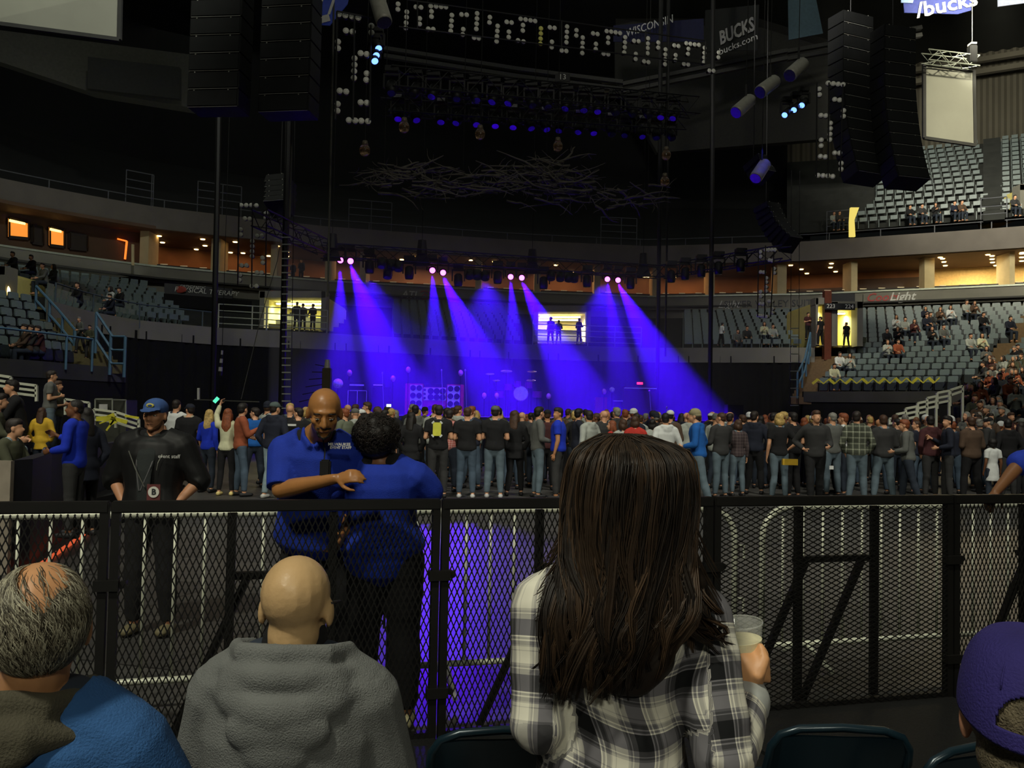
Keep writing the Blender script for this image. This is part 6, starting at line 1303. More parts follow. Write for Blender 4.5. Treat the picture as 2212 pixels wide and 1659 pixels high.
# folding chairs -------------------------------------------------------------
m_ch = M('dark_teal_enamel', (24, 44, 54), .28, .3, var=.1, spec=.7)
def fold_chair(loc, rz, label):
    t = thing('folding_chair', label, 'chair', loc, rz); w = .205
    def L3(x, y, z): return Vector((x, y, z))
    pts = [L3(-w, .22, 0), L3(-w, -.02, .45), L3(-w, -.16, .68)] + [L3(-w * math.cos(a) if True else 0, -.195 - .005 * math.sin(a), .68 + .105 * math.sin(a)) for a in [math.pi * k / 12 for k in range(1, 12)]] + [L3(w, -.16, .68), L3(w, -.02, .45), L3(w, .22, 0)]
    # flatter, squarer crown
    cr = [L3(-w, -.17, .69), L3(-w * .98, -.185, .735), L3(-w * .86, -.195, .772), L3(-w * .6, -.2, .792), L3(0, -.205, .80), L3(w * .6, -.2, .792), L3(w * .86, -.195, .772), L3(w * .98, -.185, .735), L3(w, -.17, .69)]
    local(MB().tube([L3(-w, .22, 0), L3(-w, -.02, .45)] + cr + [L3(w, -.02, .45), L3(w, .22, 0)], .0125, 10).build('frame', m_ch, t, smooth=True))
    a = MB(); pr = []
    for v in np.linspace(0, 1, 7):
        for u in np.linspace(-1, 1, 11):
            z = .58 + .2 * v * (1 - .10 * abs(u) ** 4) ; pr.append((u * w * .98 * (1 - .10 * max(0, v - .7) * abs(u)), -.115 - .085 * v - .03 * (1 - u * u) , z))
    f = [(j * 11 + i, j * 11 + i + 1, (j + 1) * 11 + i + 1, (j + 1) * 11 + i) for j in range(6) for i in range(10)]
    a.add(pr, f); a.add([(x, y + .012, z) for x, y, z in pr], f); local(a.build('backrest', m_ch, t, smooth=True))
    local(MB().box((0, .16, .45), (.38, .38, .022)).build('seat', m_ch, t, bevel=.008))
    for s_ in (-1, 1): local(MB().tube([L3(s_ * (w - .02), -.24, 0), L3(s_ * (w - .02), .16, .43)], .011, 8).build('leg', m_ch, t, smooth=True))
    return t
for px, py, d, rz, lb in ((1068, 1626, 2.45, .12, 'dark teal folding chair half cut off beside the woman in plaid'), (1822, 1578, 2.52, -.02, 'dark teal metal folding chair between the woman in plaid and the purple cap'), (2078, 1556, 2.4, .35, 'dark teal folding chair partly behind the purple cap')):
    p = P(px, py, d); fold_chair(Vector((p.x, d + .2, 0)), rz, lb)

# ================================================================ people close to the camera
def close(body, key_mats, label, sk, o, fingers=True):
    return
def face_extra(o, root, iris=(40, 28, 20), brow='black', lid=True, lips=(150, 90, 80), beard=None, s=1.0):
    q, R = o['_q'], o['_R']
    for x in (-.031, .031):
        e = MB().ell(q(x, .0835, -.002), (.0105 * s, .0115 * s, .0055 * s), R, 12, 8).build('eye', M('eye_white', (215, 210, 200), .2), root, smooth=True)
        MB().ell(q(x, .0925, -.0035), (.0042 * s, .0035 * s, .0042 * s), R, 10, 6).build('iris', M('iris_brown', iris, .1), e, smooth=True)
        MB().tube([q(x - .016, .083, .004), q(x, .0955, .0085), q(x + .016, .083, .004)], .003 * s, 6).build('eyelid', None, root, smooth=True).data.materials.append(root.data.materials[0])
        MB().tube([q(x - .02, .080, .022), q(x, .098, .028), q(x + .018, .088, .024)], [.0025 * s, .004 * s, .003 * s], 6).build('eyebrow', hairmat(brow), root, smooth=True)
    MB().tube([q(-.024, .088, -.066), q(-.01, .101, -.0655), q(.01, .101, -.0655), q(.024, .088, -.066)], [.001, .0022 * s, .0022 * s, .001], 6).build('mouth', M('mouth_line', (84, 42, 38), .6), root, smooth=True)
def dress(root, nm, mesh, mat):
    o = link(nm, mesh, None, root); 
    if not mesh.materials: mesh.materials.append(mat)
    return o
def strands(fn, n, r, nm, mats, root, k=10, nseg=5):
    mbs = [MB() for _ in mats]
    for i in range(n):
        pts = fn(i)
        if pts is None: continue
        rr = r * random.uniform(.7, 1.3); m = len(pts)
        mbs[i % len(mats)].tube(pts, [rr * (.55 + .45 * min(1, 3 * j / m)) * (1 if j < m * .6 else max(.12, 1 - (j / m - .6) / .4 * .9)) for j in range(m)], nseg)
    for mb, mt in zip(mbs, mats):
        mb.build(nm, mt, root, smooth=True)
def crv(ctrl, n):
    ctrl = [Vector(c) for c in ctrl]; c = [ctrl[0] * 2 - ctrl[1]] + ctrl + [ctrl[-1] * 2 - ctrl[-2]]; out = []
    for i in range(n):
        u = i / (n - 1) * (len(ctrl) - 1); k = min(int(u), len(ctrl) - 2); t = u - k; a, b2, d, e = c[k], c[k + 1], c[k + 2], c[k + 3]
        out.append(.5 * ((2 * b2) + (d - a) * t + (2 * a - 5 * b2 + 4 * d - e) * t * t + (3 * b2 - a - 3 * d + e) * t ** 3))
    return out
def seated(cx_, c, ne, sw, bulk, elo=((-.30, .02, -.29), (.30, .02, -.29)), dyn=0):
    J = {}; J['head'] = c; J['ne'] = ne; J['pel'] = Vector((ne.x, ne.y + .03, .52))
    for q, nm in ((-1, 'L'), (1, 'R')):
        J['sh' + nm] = ne + Vector((q * sw, 0.0, -.075)); J['el' + nm] = ne + Vector(elo[0 if q < 0 else 1]); J['wr' + nm] = J['el' + nm] + Vector((-q * .10, .22, -.04))
        J['hip' + nm] = Vector((ne.x + q * .10, ne.y + .05, .52)); J['kn' + nm] = Vector((ne.x + q * .13, ne.y + .50, .53)); J['an' + nm] = Vector((ne.x + q * .13, ne.y + .48, .09))
    return J
GHOOD = M('grey_fleece', (112, 114, 112), .95, var=.08, scale=12, bump=.5, weave=260); DEN = M('washed_blue_denim', (48, 92, 146), .9, var=.12, scale=10, bump=.4, weave=220); OLVH = M('olive_fleece', (78, 74, 60), .95, var=.12, scale=10, bump=.4, weave=200)
def jeans_part(o, root, mat, vox=.014):
    dress(root, 'trousers', fuse(garment(o, [('torso', (0, .25), .98), ('thighL', (0, 1), 1.0), ('thighR', (0, 1), 1.0), ('calfL', (0, .97), 1.08), ('calfR', (0, .97), 1.08)], .011), vox, 'trousers', 3, folds(.006, (16, 16, 30), 9)), mat)
    for q in 'LR': dress(root, 'shoe', fuse([x.grown(.010) for x in o['foot' + q]], .010, 'shoe', 2), M('dark_shoe', (28, 28, 30), .5))
# ---- shaved man in grey hoodie
c = P(641, 1311, 1.95); ne = Vector((c.x - .008, 1.97, c.z - .118))
J = seated(0, c, ne, .160, 1.1, ((-.238, .06, -.36), (.238, .06, -.36)))
o = body_prims(J, 1.08, False, 1.0, True, headf=Vector((.06, 1, -.12)), headwide=.99)
root = link('person', fuse(flat(o, ALLB), .0065, 'person', 4), M('skin_shaved', (206, 170, 122), .42, var=.07, scale=9, bump=.15, weave=60), None, None, 'seated man with a shaved head in a plain grey hoodie, seen from behind', 'person')
q = lambda x, y, z: ne + Vector((x, y, z))
hood = [Prim([q(-.115, .07, -.005), q(-.128, -.01, .018), q(-.095, -.085, .030), q(0, -.108, .034), q(.095, -.085, .030), q(.128, -.01, .018), q(.115, .07, -.005)], [.026] * 7, [.019] * 7, (0, 0, 1)),
        Prim([q(-.16, .02, -.03), q(-.145, -.04, -.024), q(-.105, -.095, -.016), q(-.05, -.122, -.012), q(0, -.128, -.010), q(.05, -.122, -.012), q(.105, -.095, -.016), q(.145, -.04, -.024), q(.16, .02, -.03)], [.022, .025, .027, .027, .027, .027, .027, .025, .022], [.019] * 9, (0, 0, 1)),
        Prim([q(-.155, -.06, -.050), q(-.115, -.105, -.066), q(-.06, -.136, -.080), q(.0, -.146, -.086), q(.06, -.136, -.080), q(.115, -.105, -.066), q(.155, -.06, -.050)], [.020, .030, .036, .038, .036, .030, .020], [.018] * 7, (0, 0, 1)), Ell(q(0, -.085, -.06), (.15, .055, .11)),
        Ell(q(0, -.128, -.120), (.115, .032, .060)), Ell(q(.0, -.132, -.160), (.075, .026, .055)), Ell(q(0, -.130, -.195), (.042, .020, .040))]
gm = fuse(garment(o, [('torso', (.12, .955), 1.03), ('uarmL', (0, 1), 1.05), ('uarmR', (0, 1), 1.05), ('farmL', (0, .9), 1.1), ('farmR', (0, .9), 1.1)], .022, hood), .0062, 'hooded_sweatshirt', 5, folds(.0045, (5, 5, 16), 2.))
g = dress(root, 'hooded_sweatshirt', gm, GHOOD)
dress(root, 'undershirt_collar', fuse([Prim([q(0, .0, .0), q(.003, .0, .052)], [.082, .072], [.080, .070], (1, 0, 0), '', 20)], .006, 'collar', 2), cloth('black_knit', (20, 20, 22)))
jeans_part(o, root, DJEAN)
hq = o['_q']; a = MB(); a.tube([hq(-.083, -.01, .012), hq(-.082, .05, .012), hq(-.075, .10, .006), hq(-.03, .115, .0), hq(.03, .115, .0), hq(.075, .10, .006), hq(.083, -.01, .012)], .0028, 6); a.build('glasses', m_blackm, root)
fold_chair(Vector((ne.x, ne.y + .22, 0)), 0, 'folding chair that carries the shaved man in the grey hoodie')
# ---- balding grey-haired man
c = P(90, 1349, 1.60); ne = Vector((c.x - .03, 1.63, c.z - .145))
J = seated(0, c, ne, .175, 1.1, ((-.29, .05, -.33), (.285, .08, -.33)))
o = body_prims(J, 1.12, False, 1.0, True, headf=Vector((-.28, 1, -.10)), headwide=1.0)
root = link('person', fuse(flat(o, ALLB), .0065, 'person', 4), M('skin_ruddy', (206, 150, 104), .45, var=.08, scale=10), None, None, 'seated balding man with swept grey hair and a blue denim shirt', 'person')
q = lambda x, y, z: ne + Vector((x, y, z))
hood = [Prim([q(-.15, .08, .035), q(-.155, -.02, .015), q(-.10, -.095, .015), q(0, -.115, .018), q(.075, -.09, .010), q(.10, -.02, .002), q(.085, .06, .0)], [.030] * 7, [.022] * 7, (0, 0, 1)),
        Prim([q(-.22, .0, -.03), q(-.15, -.12, -.05), q(-.04, -.145, -.04), q(.06, -.125, -.030), q(.115, -.06, -.045)], [.040, .052, .050, .036, .020], [.026] * 5, (0, 0, 1)),
        Prim([q(-.24, -.05, -.10), q(-.14, -.15, -.115), q(-.03, -.155, -.09), q(.06, -.13, -.05)], [.040, .055, .045, .026], [.022] * 4, (0, 0, 1)), Ell(q(-.14, -.135, -.15), (.11, .028, .06))]
gm = fuse(garment(o, [('torso', (.12, .965), 1.04), ('uarmL', (0, 1), 1.1), ('uarmR', (0, 1), 1.1), ('farmL', (0, .9), 1.1), ('farmR', (0, .9), 1.1)], .020), .0078, 'denim_shirt', 3, folds(.005, (8, 8, 14), 6.))
dress(root, 'denim_shirt', gm, DEN); dress(root, 'hood', fuse(hood, .0075, 'hood', 2, folds(.007, (14, 14, 40), 3)), OLVH); jeans_part(o, root, DJEAN)
hq = o['_q']; R = o['_R']
shell = [Ell(hq(0, -.030, -.005), (.086, .088, .080), R), Ell(hq(-.030, -.015, .03), (.051, .085, .062), R), Ell(hq(.030, -.015, .03), (.051, .085, .062), R), Ell(hq(0, -.055, -.035), (.062, .046, .042), R)]
HG = [M('grey_hair', (118, 112, 94), .5, var=.3, scale=40), M('silver_hair', (165, 160, 138), .45, var=.2, scale=40), M('dark_grey_hair', (66, 60, 48), .5, var=.3, scale=40)]
dress(root, 'hair', fuse(shell, .007, 'hair', 3), HG[2])
random.seed(9)
def fn(i):
    th = random.uniform(-math.pi, math.pi); ph = random.uniform(-.75, 1.35); st = .0
    x, y, z = math.cos(ph) * math.sin(th), -math.cos(ph) * math.cos(th), math.sin(ph)
    bald = ((x - .10) ** 2 / .17 + (y + .38) ** 2 / .26 < 1) and z > .5
    if bald and random.random() < .95: return None
    if y > .6 and z < .2: return None
    pts = []; sw = .5 if x < 0 else .35; L_ = random.uniform(.35, .7)
    for k in range(7):
        u = k / 6 * L_; p2 = ph - u * .85; t2 = th + u * sw * (1.4 if z > .2 else .6) + .05 * math.sin(i + k)
        r = 1.02 + .02 * math.sin(math.pi * k / 6) + (.012 if z > .4 else 0)
        pts.append(hq(.084 * r * math.cos(p2) * math.sin(t2), -.024 - .098 * r * math.cos(p2) * math.cos(t2), .012 + .100 * r * math.sin(p2)))
    return pts
strands(fn, 5000, .0009, 'hair', HG, root, nseg=4)
fold_chair(Vector((ne.x, ne.y + .22, 0)), 0, 'folding chair that carries the balding man in denim')
# ---- man in purple cap
c = P(2212, 1552, 1.30); ne = Vector((c.x + .02, 1.34, c.z - .15))
J = seated(0, c, ne, .175, 1.1)
o = body_prims(J, 1.1, False, 1.0, True, headf=Vector((.40, .92, -.05)))
root = link('person', fuse(flat(o, ALLB), .0065, 'person', 4), M('skin_pink', (212, 150, 116), .45, var=.08, scale=10), None, None, 'man in a purple baseball cap at the picture edge, ear and neck showing', 'person')
dress(root, 'shirt', fuse(garment(o, [('torso', (.12, .965), 1.03), ('uarmL', (0, 1), 1.05), ('uarmR', (0, 1), 1.05)], .02), .009, 'shirt', 3, folds(.005, (8, 8, 14), 6.)), NAVY); jeans_part(o, root, DJEAN)
hq = o['_q']; R = o['_R']
dress(root, 'hair', fuse([Ell(hq(0, -.020, .02), (.0815, .098, .088), R), Ell(hq(0, -.045, -.045), (.070, .064, .060), R)], .006, 'hair', 3), M('cropped_grey_brown_hair', (98, 88, 68), .7, var=.3, scale=60, bump=.6, weave=300))
bm = bmesh.new(); G = {}; NA, NV = 180, 64
for j in range(NV + 1):
    v = j / NV; el = v * math.pi / 2
    for i in range(NA):
        an = 2 * math.pi * i / NA; cx_, sx_ = math.cos(an), math.sin(an); rr = math.cos(el) ** .72
        pk = 1 + .010 * math.sin(an * 3 + 4 * v) + .006 * math.sin(an * 7 + v * 9)
        G[i, j] = bm.verts.new(hq(.087 * rr * sx_ * pk, -.012 + .112 * rr * cx_ * pk, (.017 + .038 * cx_) * (1 - v) + .128 * math.sin(el) ** .95))
for j in range(NV):
    for i in range(NA):
        an = 2 * math.pi * (i + .5) / NA; back = abs(((an - math.pi + math.pi) % (2 * math.pi)) - math.pi)
        da = abs(an - math.pi); v = (j + .5) / NV
        if (da / .60) ** 2 + ((v - .10) / .26) ** 2 < 1 and v > .11: continue
        bm.faces.new((G[i, j], G[(i + 1) % NA, j], G[(i + 1) % NA, j + 1], G[i, j + 1]))
me = bpy.data.meshes.new('cap'); bmesh.ops.remove_doubles(bm, verts=bm.verts, dist=.0005); bmesh.ops.recalc_face_normals(bm, faces=bm.faces); bm.to_mesh(me); bm.free(); me.polygons.foreach_set('use_smooth', [True] * len(me.polygons))
PUR = M('purple_twill', (44, 36, 104), .85, var=.12, scale=14, bump=.35, weave=260)
g = dress(root, 'cap', me, PUR); sm = g.modifiers.new('thick', 'SOLIDIFY'); sm.thickness = .003; sm.offset = 1
dress(g, 'visor', fuse([Prim([hq(0, .09, .0), hq(0, .14, -.002), hq(0, .17, -.010)], [.078, .070, .045], [.005] * 3, R @ Vector((1, 0, 0)), '', 16)], .004, 'visor', 1), PUR)
for k in range(6):
    an = math.pi / 6 + k * math.pi / 3; MB().tube([hq(.0915 * math.cos(e_) ** .72 * math.sin(an), -.012 + .113 * math.cos(e_) ** .72 * math.cos(an), .0 + .1225 * math.sin(e_) ** .95) for e_ in [math.pi / 2 * (.32 + .66 * t_ / 8) for t_ in range(9)]], .0014, 5).build('seam', PUR, g, smooth=True)
MB().ell(hq(0, -.012, .122), (.009, .009, .005), R, 10, 6).build('button', PUR, g, smooth=True)
fold_chair(Vector((ne.x, ne.y + .22, 0)), 0, 'folding chair that carries the man in the purple cap')
# ---- woman in plaid flannel
c = P(1356, 1080, 1.78); ne = Vector((c.x + .0, 1.80, c.z - .150)); fl_ = plaid('flannel_plaid', (116, 114, 118), (16, 18, 20), (232, 228, 210), 9.4, uv=True)
J = dict(head=c, ne=ne, pel=Vector((ne.x - .02, 1.80, .86)))
J['shL'] = ne + Vector((-.165, 0, -.07)); J['shR'] = ne + Vector((.148, 0, -.085))
J['elL'] = P(1166, 1560, 1.74); J['wrL'] = J['elL'] + Vector((.09, .22, .06)); J['elR'] = P(1562, 1635, 1.70); J['wrR'] = P(1616, 1497, 1.90)
for qv, nm in ((-1, 'L'), (1, 'R')): J['hip' + nm] = Vector((ne.x - .02 + qv * .09, 1.80, .84)); J['kn' + nm] = Vector((ne.x - .02 + qv * .11, 1.82, .46)); J['an' + nm] = Vector((ne.x - .02 + qv * .12, 1.80, .085))
cup = P(1598, 1372, 1.93); cupax = Vector((-.10, -.05, 1)).normalized()
wr = J['wrR']; hd = (P(1622, 1405, 1.90) - wr).normalized()
hp = hand_prims(wr, hd, Vector((-.25, 1, 0)), Vector((1, .25, .15)), 1.0, .3, 'hand', 8)
# the four fingers wrap round the far side of the cup, the thumb over the near right edge
hp = hp[:1]
for k in range(4):
    z = -.012 + .019 * k; pts = []
    r = .054
    for j in range(6):
        an = math.radians(-20 + 38 * j); pts.append(cup - cupax * (.082 - z) + Vector((math.cos(an) * r, math.sin(an) * r, .004 * j)))
    hp.append(Prim([wr + hd * (.055 + .008 * k)] + pts[:5], [.013, .0105, .0098, .0092, .0085, .0072], None, (0, 0, 1), 'hand', 8))
hp.append(Prim([wr + hd * .03, P(1638, 1460, 1.860), P(1653, 1424, 1.875), P(1643, 1396, 1.890)], [.018, .0145, .0125, .0100], None, (1, 0, 0), 'hand', 8))
hp.append(Ell(P(1618, 1455, 1.885), (.036, .024, .042))); hp.append(Ell(P(1610, 1478, 1.895), (.031, .022, .036)))
o = body_prims(J, .93, True, .96, True, hands={'R': hp}, headf=Vector((.10, 1, -.05)))
root = link('person', fuse(flat(o, ALLB), .0065, 'person', 4), M('skin_warm_fair', (222, 164, 114), .45, var=.06, scale=14), None, None, 'woman with long dark brown hair in a black and white plaid flannel shirt', 'person')
pel = J['pel']; ex = [Prim([ne.lerp(pel, .62) + Vector((-.01, 0, 0)), pel + Vector((0, 0, -.02)), pel + Vector((0, 0, -.16))], [.150, .175, .18], [.115, .13, .13], (1, 0, 0), '', 18),
      Prim([ne + Vector((-.07, .03, .04)), ne + Vector((-.05, -.045, .035)), ne + Vector((.05, -.045, .035)), ne + Vector((.07, .03, .04))], [.022] * 4, [.012] * 4, (0, 0, 1))]
base = folds(.0075, (5, 5, 26), 4.); fine = folds(.003, (16, 16, 40), 8.)
gm = fuse(garment(o, [('torso', (.0, .965), 1.02), ('uarmL', (0, 1), 1.12), ('uarmR', (0, 1), 1.16), ('farmL', (0, .9), 1.2), ('farmR', (0, .80), 1.25)], .019, ex), .0075, 'flannel_shirt', 3, lambda co: base(co) + fine(co))
co = np.empty(len(gm.vertices) * 3); gm.vertices.foreach_get('co', co); co = co.reshape(-1, 3)
def segd(a, b2, co):
    a, b2 = np.array(a), np.array(b2); ab = b2 - a; t = np.clip((co - a) @ ab / (ab @ ab), 0, 1); pr = a + t[:, None] * ab; return np.linalg.norm(co - pr, axis=1), t * np.linalg.norm(ab), pr
uv = np.zeros((len(co), 3)); ref = np.array(ne)
uv[:, 0] = co[:, 0] - ref[0] + .018 * np.sin(co[:, 2] * 23) ; uv[:, 1] = co[:, 2] + .35 * np.maximum(0, co[:, 2] - ref[2] + .06) + .022 * np.sin((co[:, 0] - ref[0]) * 16 + 1) + .05 * (co[:, 0] - ref[0]) * (co[:, 2] < ref[2] - .25)
bestd = np.full(len(co), .078)
for s0, s1, off, rad in ((J['shR'], J['elR'], 0., .066), (J['elR'], J['wrR'], .31, .055), (J['shL'], J['elL'], .1, .066), (J['elL'], J['wrL'], .4, .055)):
    d_, al, pr = segd(s0, s1, co); msk = (d_ < bestd) & ((np.abs(co[:, 0] - ref[0]) > .150) | (off in (.31, .4)))
    rel = co - pr; an = np.arctan2(rel[:, 1], rel[:, 0] + 1e-6); uv[msk, 0] = an[msk] * rad * .9 + off; uv[msk, 1] = al[msk] + off * .7; bestd = np.where(msk, d_, bestd)
at = gm.attributes.new('puv', 'FLOAT_VECTOR', 'POINT'); at.data.foreach_set('vector', uv.ravel())
g = dress(root, 'flannel_shirt', gm, fl_)
e0 = J['elR']; dd = (wr - e0).normalized()
dress(g, 'cuff', fuse([Prim([wr - dd * .075, wr - dd * .045, wr - dd * .012], [.050, .054, .050], [.044, .048, .046], (1, 0, 0), '', 18)], .0065, 'cuff', 2, folds(.004, (20, 20, 30), 2)), M('pale_flannel_inside', (170, 172, 168), .9, var=.2, scale=20))
dress(root, 'undershirt', fuse([Prim([pel + Vector((0, 0, .06)), pel + Vector((0, 0, -.05))], [.178, .188], [.118, .128], (1, 0, 0), '', 18)], .010, 'undershirt', 2), M('white_jersey', (225, 225, 225), .9))
jeans_part(o, root, DJEAN)
hq = o['_q']; R = o['_R']
HB = [M('dark_brown_hair', (46, 34, 23), .5, var=.35, scale=20, spec=.35), M('warm_brown_hair', (64, 48, 33), .5, var=.3, scale=20, spec=.35), M('near_black_hair', (30, 23, 17), .5, var=.3, scale=20, spec=.35)]
def hw(x, y, z): return c + Vector((x, y, z))
shell = [Ell(hw(0, -.018, .040), (.104, .112, .096)), Ell(hw(0, -.025, -.06), (.118, .098, .12)), Prim([hw(-.01, -.05, -.08), hw(-.015, -.085, -.20), hw(-.035, -.098, -.29), hw(-.05, -.10, -.345)], [.105, .125, .12, .085], [.055, .042, .034, .022], (1, 0, 0), '', 18), Prim([hw(.07, -.02, -.08), hw(.11, -.05, -.17), hw(.135, -.05, -.24)], [.045, .045, .025], None, (1, 0, 0))]
dress(root, 'hair', fuse(shell, .008, 'hair', 3, folds(.006, (40, 40, 6), 3)), HB[2])
random.seed(4)
LOCK = []
for L_i in range(170):
    a = -1 + 2 * (L_i + .5) / 170 + random.uniform(-.02, .02); th = a * 1.85; r = random.random(); o1 = .006 + .020 * r; pp_ = random.uniform(-.05, .05)
    g_ = [hw(-.012 + .03 * a, pp_, .136), hw(math.sin(th) * (.080 + o1), -.018 - math.cos(th) * (.083 + o1), .100), hw(math.sin(th) * (.102 + o1), -.018 - math.cos(th) * (.104 + o1), .02),
          hw(math.sin(th) * .120 - .006, -.02 - math.cos(th) * .085 - .02 * r - .015, -.09)]
    yb = -.083 - .034 * r - .03 * (1 - abs(a)); x4 = a * .145 - .012 + random.gauss(0, .012)
    g_.append(hw(x4, yb, -.19))
    if a > .45 and r < .72:
        le = random.uniform(.20, .30); g_ += [hw(.118 + .05 * (a - .45) / .55 + random.gauss(0, .010), yb + .01, -.19 - (le - .16) * .5), hw(.130 + .055 * (a - .45) / .55 + random.gauss(0, .018), yb + .014, -le)]
    else:
        le = random.uniform(.30, .42) - .05 * max(0, a); xo = -.048 + (min(a, .6) - .1) * .125; g_ += [hw((x4 + xo) / 2 + random.gauss(0, .014), yb - .006, -.19 - (le - .19) * .5), hw(xo + random.gauss(0, .022), yb - .002, -le)]
    am = random.uniform(.008, .024); wv = random.uniform(0, 6.28); fr = random.uniform(.55, .95)
    c_ = crv(g_, 20); c_ = [p + Vector((math.sin(wv + k * fr) * am * (k / 19) ** 1.3, math.cos(wv + k * fr * .8) * am * .35 * (k / 19), 0)) for k, p in enumerate(c_)]
    LOCK.append((c_, random.choice((0, 0, 2, 2, 1))))
def mkfn(col):
    lk = [l for l in LOCK if l[1] == col]
    def fn(i):
        c_, _ = lk[i % len(lk)]; dx, dy = random.gauss(0, .0052), random.gauss(0, .0035); sh = random.uniform(.86, 1.0); n = len(c_); m = int(n * sh)
        return [c_[k] + Vector((dx * (1.5 - 1.1 * (k / n)), dy * (1.3 - .9 * k / n), random.uniform(-.0006, .0006))) for k in range(m)]
    return fn, len(lk) * 30
for col in (0, 1, 2):
    fn, n_ = mkfn(col); strands(fn, n_, .0017, 'hair', [HB[col]], root, nseg=4)
def fly(i):
    side = random.random() < .7; z = random.uniform(-.20, -.02)
    if side: pts = crv([hw(-.09, -.06, z + .08), hw(-.118, -.06, z), hw(-.135 - random.uniform(0, .03), -.06, z - .06), hw(-.165 - random.uniform(0, .03), -.055, z - .10)], 9)
    else: pts = crv([hw(.10, -.05, z + .08), hw(.125, -.05, z), hw(.15, -.05, z - .06), hw(.185, -.05, z - .12)], 9)
    return pts
strands(fly, 90, .0012, 'hair', HB[:1], root, nseg=4)
# cup of beer in her hand
m_pl = bpy.data.materials.new('clear_plastic'); m_pl.use_nodes = True; b = m_pl.node_tree.nodes['Principled BSDF']; b.inputs['Base Color'].default_value = (.9, .92, .85, 1); b.inputs['Roughness'].default_value = .12; b.inputs['Alpha'].default_value = .26; b.inputs['Specular IOR Level'].default_value = .8
t = thing('cup', 'clear plastic cup of amber beer with pale foam in the plaid woman’s hand'.replace('’', ''), 'cup', cup - cupax * .1)
cx3, cy3, _ = frame(cupax, (0, 1, 0))
def ring(r, h, n=28): return [cup + cupax * h + cx3 * (r * math.cos(2 * math.pi * k / n)) + cy3 * (r * math.sin(2 * math.pi * k / n)) for k in range(n)]
def lathe(prof, n=28):
    a = MB(); vs = []
    for r, h in prof: vs += ring(r, h, n)
    a.add(vs, [(i * n + j, i * n + (j + 1) % n, (i + 1) * n + (j + 1) % n, (i + 1) * n + j) for i in range(len(prof) - 1) for j in range(n)]); return a
lathe([(.037, -.10), (.0505, .022), (.0525, .024), (.0535, .028), (.0525, .031), (.0505, .029)]).build('plastic_wall', m_pl, t, smooth=True)
a = lathe([(.0001, -.097), (.0365, -.097), (.0445, -.036), (.0001, -.0355)]); a.build('beer', M('amber_beer', (128, 62, 14), .1, var=.05, spec=.8), t, smooth=False)
a = lathe([(.0445, -.0355), (.0478, -.008), (.033, -.004), (.0001, -.0045)]); a.build('foam', M('beer_foam', (240, 232, 190), .8, var=.1, scale=60), t, smooth=False)
# ---- staff at the barricade ---------------------------------------------------
POLO = M('royal_polo_knit', (28, 56, 170), .85, var=.1, scale=12, bump=.3, weave=200)
def rotz(J, c0, an):
    R = Matrix.Rotation(an, 3, 'Z'); return {k: (R @ v + Vector(c0) if isinstance(v, Vector) else v) for k, v in J.items()}
# guard in a cap
gz = 1.0; d = 6.4; p0 = Q(322, d, 0); J = pose(armL='down', armR='down', legs='stand', width=1.06)
for qv, nm in ((-1, 'L'), (1, 'R')): J['el' + nm] = J['sh' + nm] + Vector((qv * .125, -.04, -.27)); J['wr' + nm] = J['el' + nm] + Vector((-qv * .13, .12, -.17))
J = rotz(J, p0, math.pi); o = body_prims(J, 1.12, False, 1.0, True)
root = link('person', fuse(flat(o, ALLB), .0085, 'person', 3), M('skin_guard', (196, 140, 104), .5, var=.06, scale=12), None, None, 'guard in a blue cap and black jacket, badge on a cord, facing the camera', 'person')
jk = fuse(garment(o, [('torso', (.06, .955), 1.06), ('uarmL', (0, 1), 1.2), ('uarmR', (0, 1), 1.2), ('farmL', (0, .30), 1.3), ('farmR', (0, .30), 1.3)], .034), .012, 'jacket', 3, folds(.010, (9, 9, 12), 5.))
g = dress(root, 'jacket', jk, M('black_jacket_nylon', (20, 20, 21), .6, var=.2, scale=8))
def gq(x, y, z): return p0 + Vector((-x, -y, z))   # figure's own axes seen from the front
dress(root, 'shirt', fuse([Prim([gq(0, .120, 1.43), gq(0, .158, 1.34), gq(0, .180, 1.22), gq(0, .185, 1.08), gq(0, .180, .98)], [.085, .075, .06, .05, .045], [.020] * 5, (1, 0, 0)), Prim([gq(-.05, .05, 1.475), gq(0, .10, 1.44), gq(.05, .05, 1.475)], [.024] * 3, [.014] * 3, (0, 0, 1))], .006, 'shirt', 2), cloth('charcoal_polo', (44, 48, 48)))
dress(root, 'trousers', fuse(garment(o, [('torso', (0, .28), .98), ('thighL', (0, 1), 1.0), ('thighR', (0, 1), 1.0), ('calfL', (0, .97), 1.1), ('calfR', (0, .97), 1.1)], .012), .014, 'trousers', 2, folds(.006, (14, 14, 30), 3)), BLK)
for qn in 'LR': dress(root, 'shoe', fuse([x.grown(.010) for x in o['foot' + qn]], .010, 'shoe', 2), M('guard_shoe', (120, 112, 84), .5))
face_extra(o, root, brow='brown'); hq = o['_q']; R = o['_R']
dress(root, 'hair', fuse([Ell(hq(0, -.026, .02), (.082, .095, .085), R), Ell(hq(0, -.05, -.03), (.07, .06, .05), R)], .008, 'hair', 2), hairmat('brown'))
dress(root, 'beard', fuse([Prim([hq(-.062, .02, -.045), hq(-.045, .058, -.085), hq(0, .078, -.108), hq(.045, .058, -.085), hq(.062, .02, -.045)], [.010, .013, .016, .013, .010], [.006] * 5, (0, 0, 1)), Prim([hq(-.026, .089, -.050), hq(0, .102, -.048), hq(.026, .089, -.050)], [.004] * 3)], .005, 'beard', 2), M('stubble', (96, 66, 46), .9))
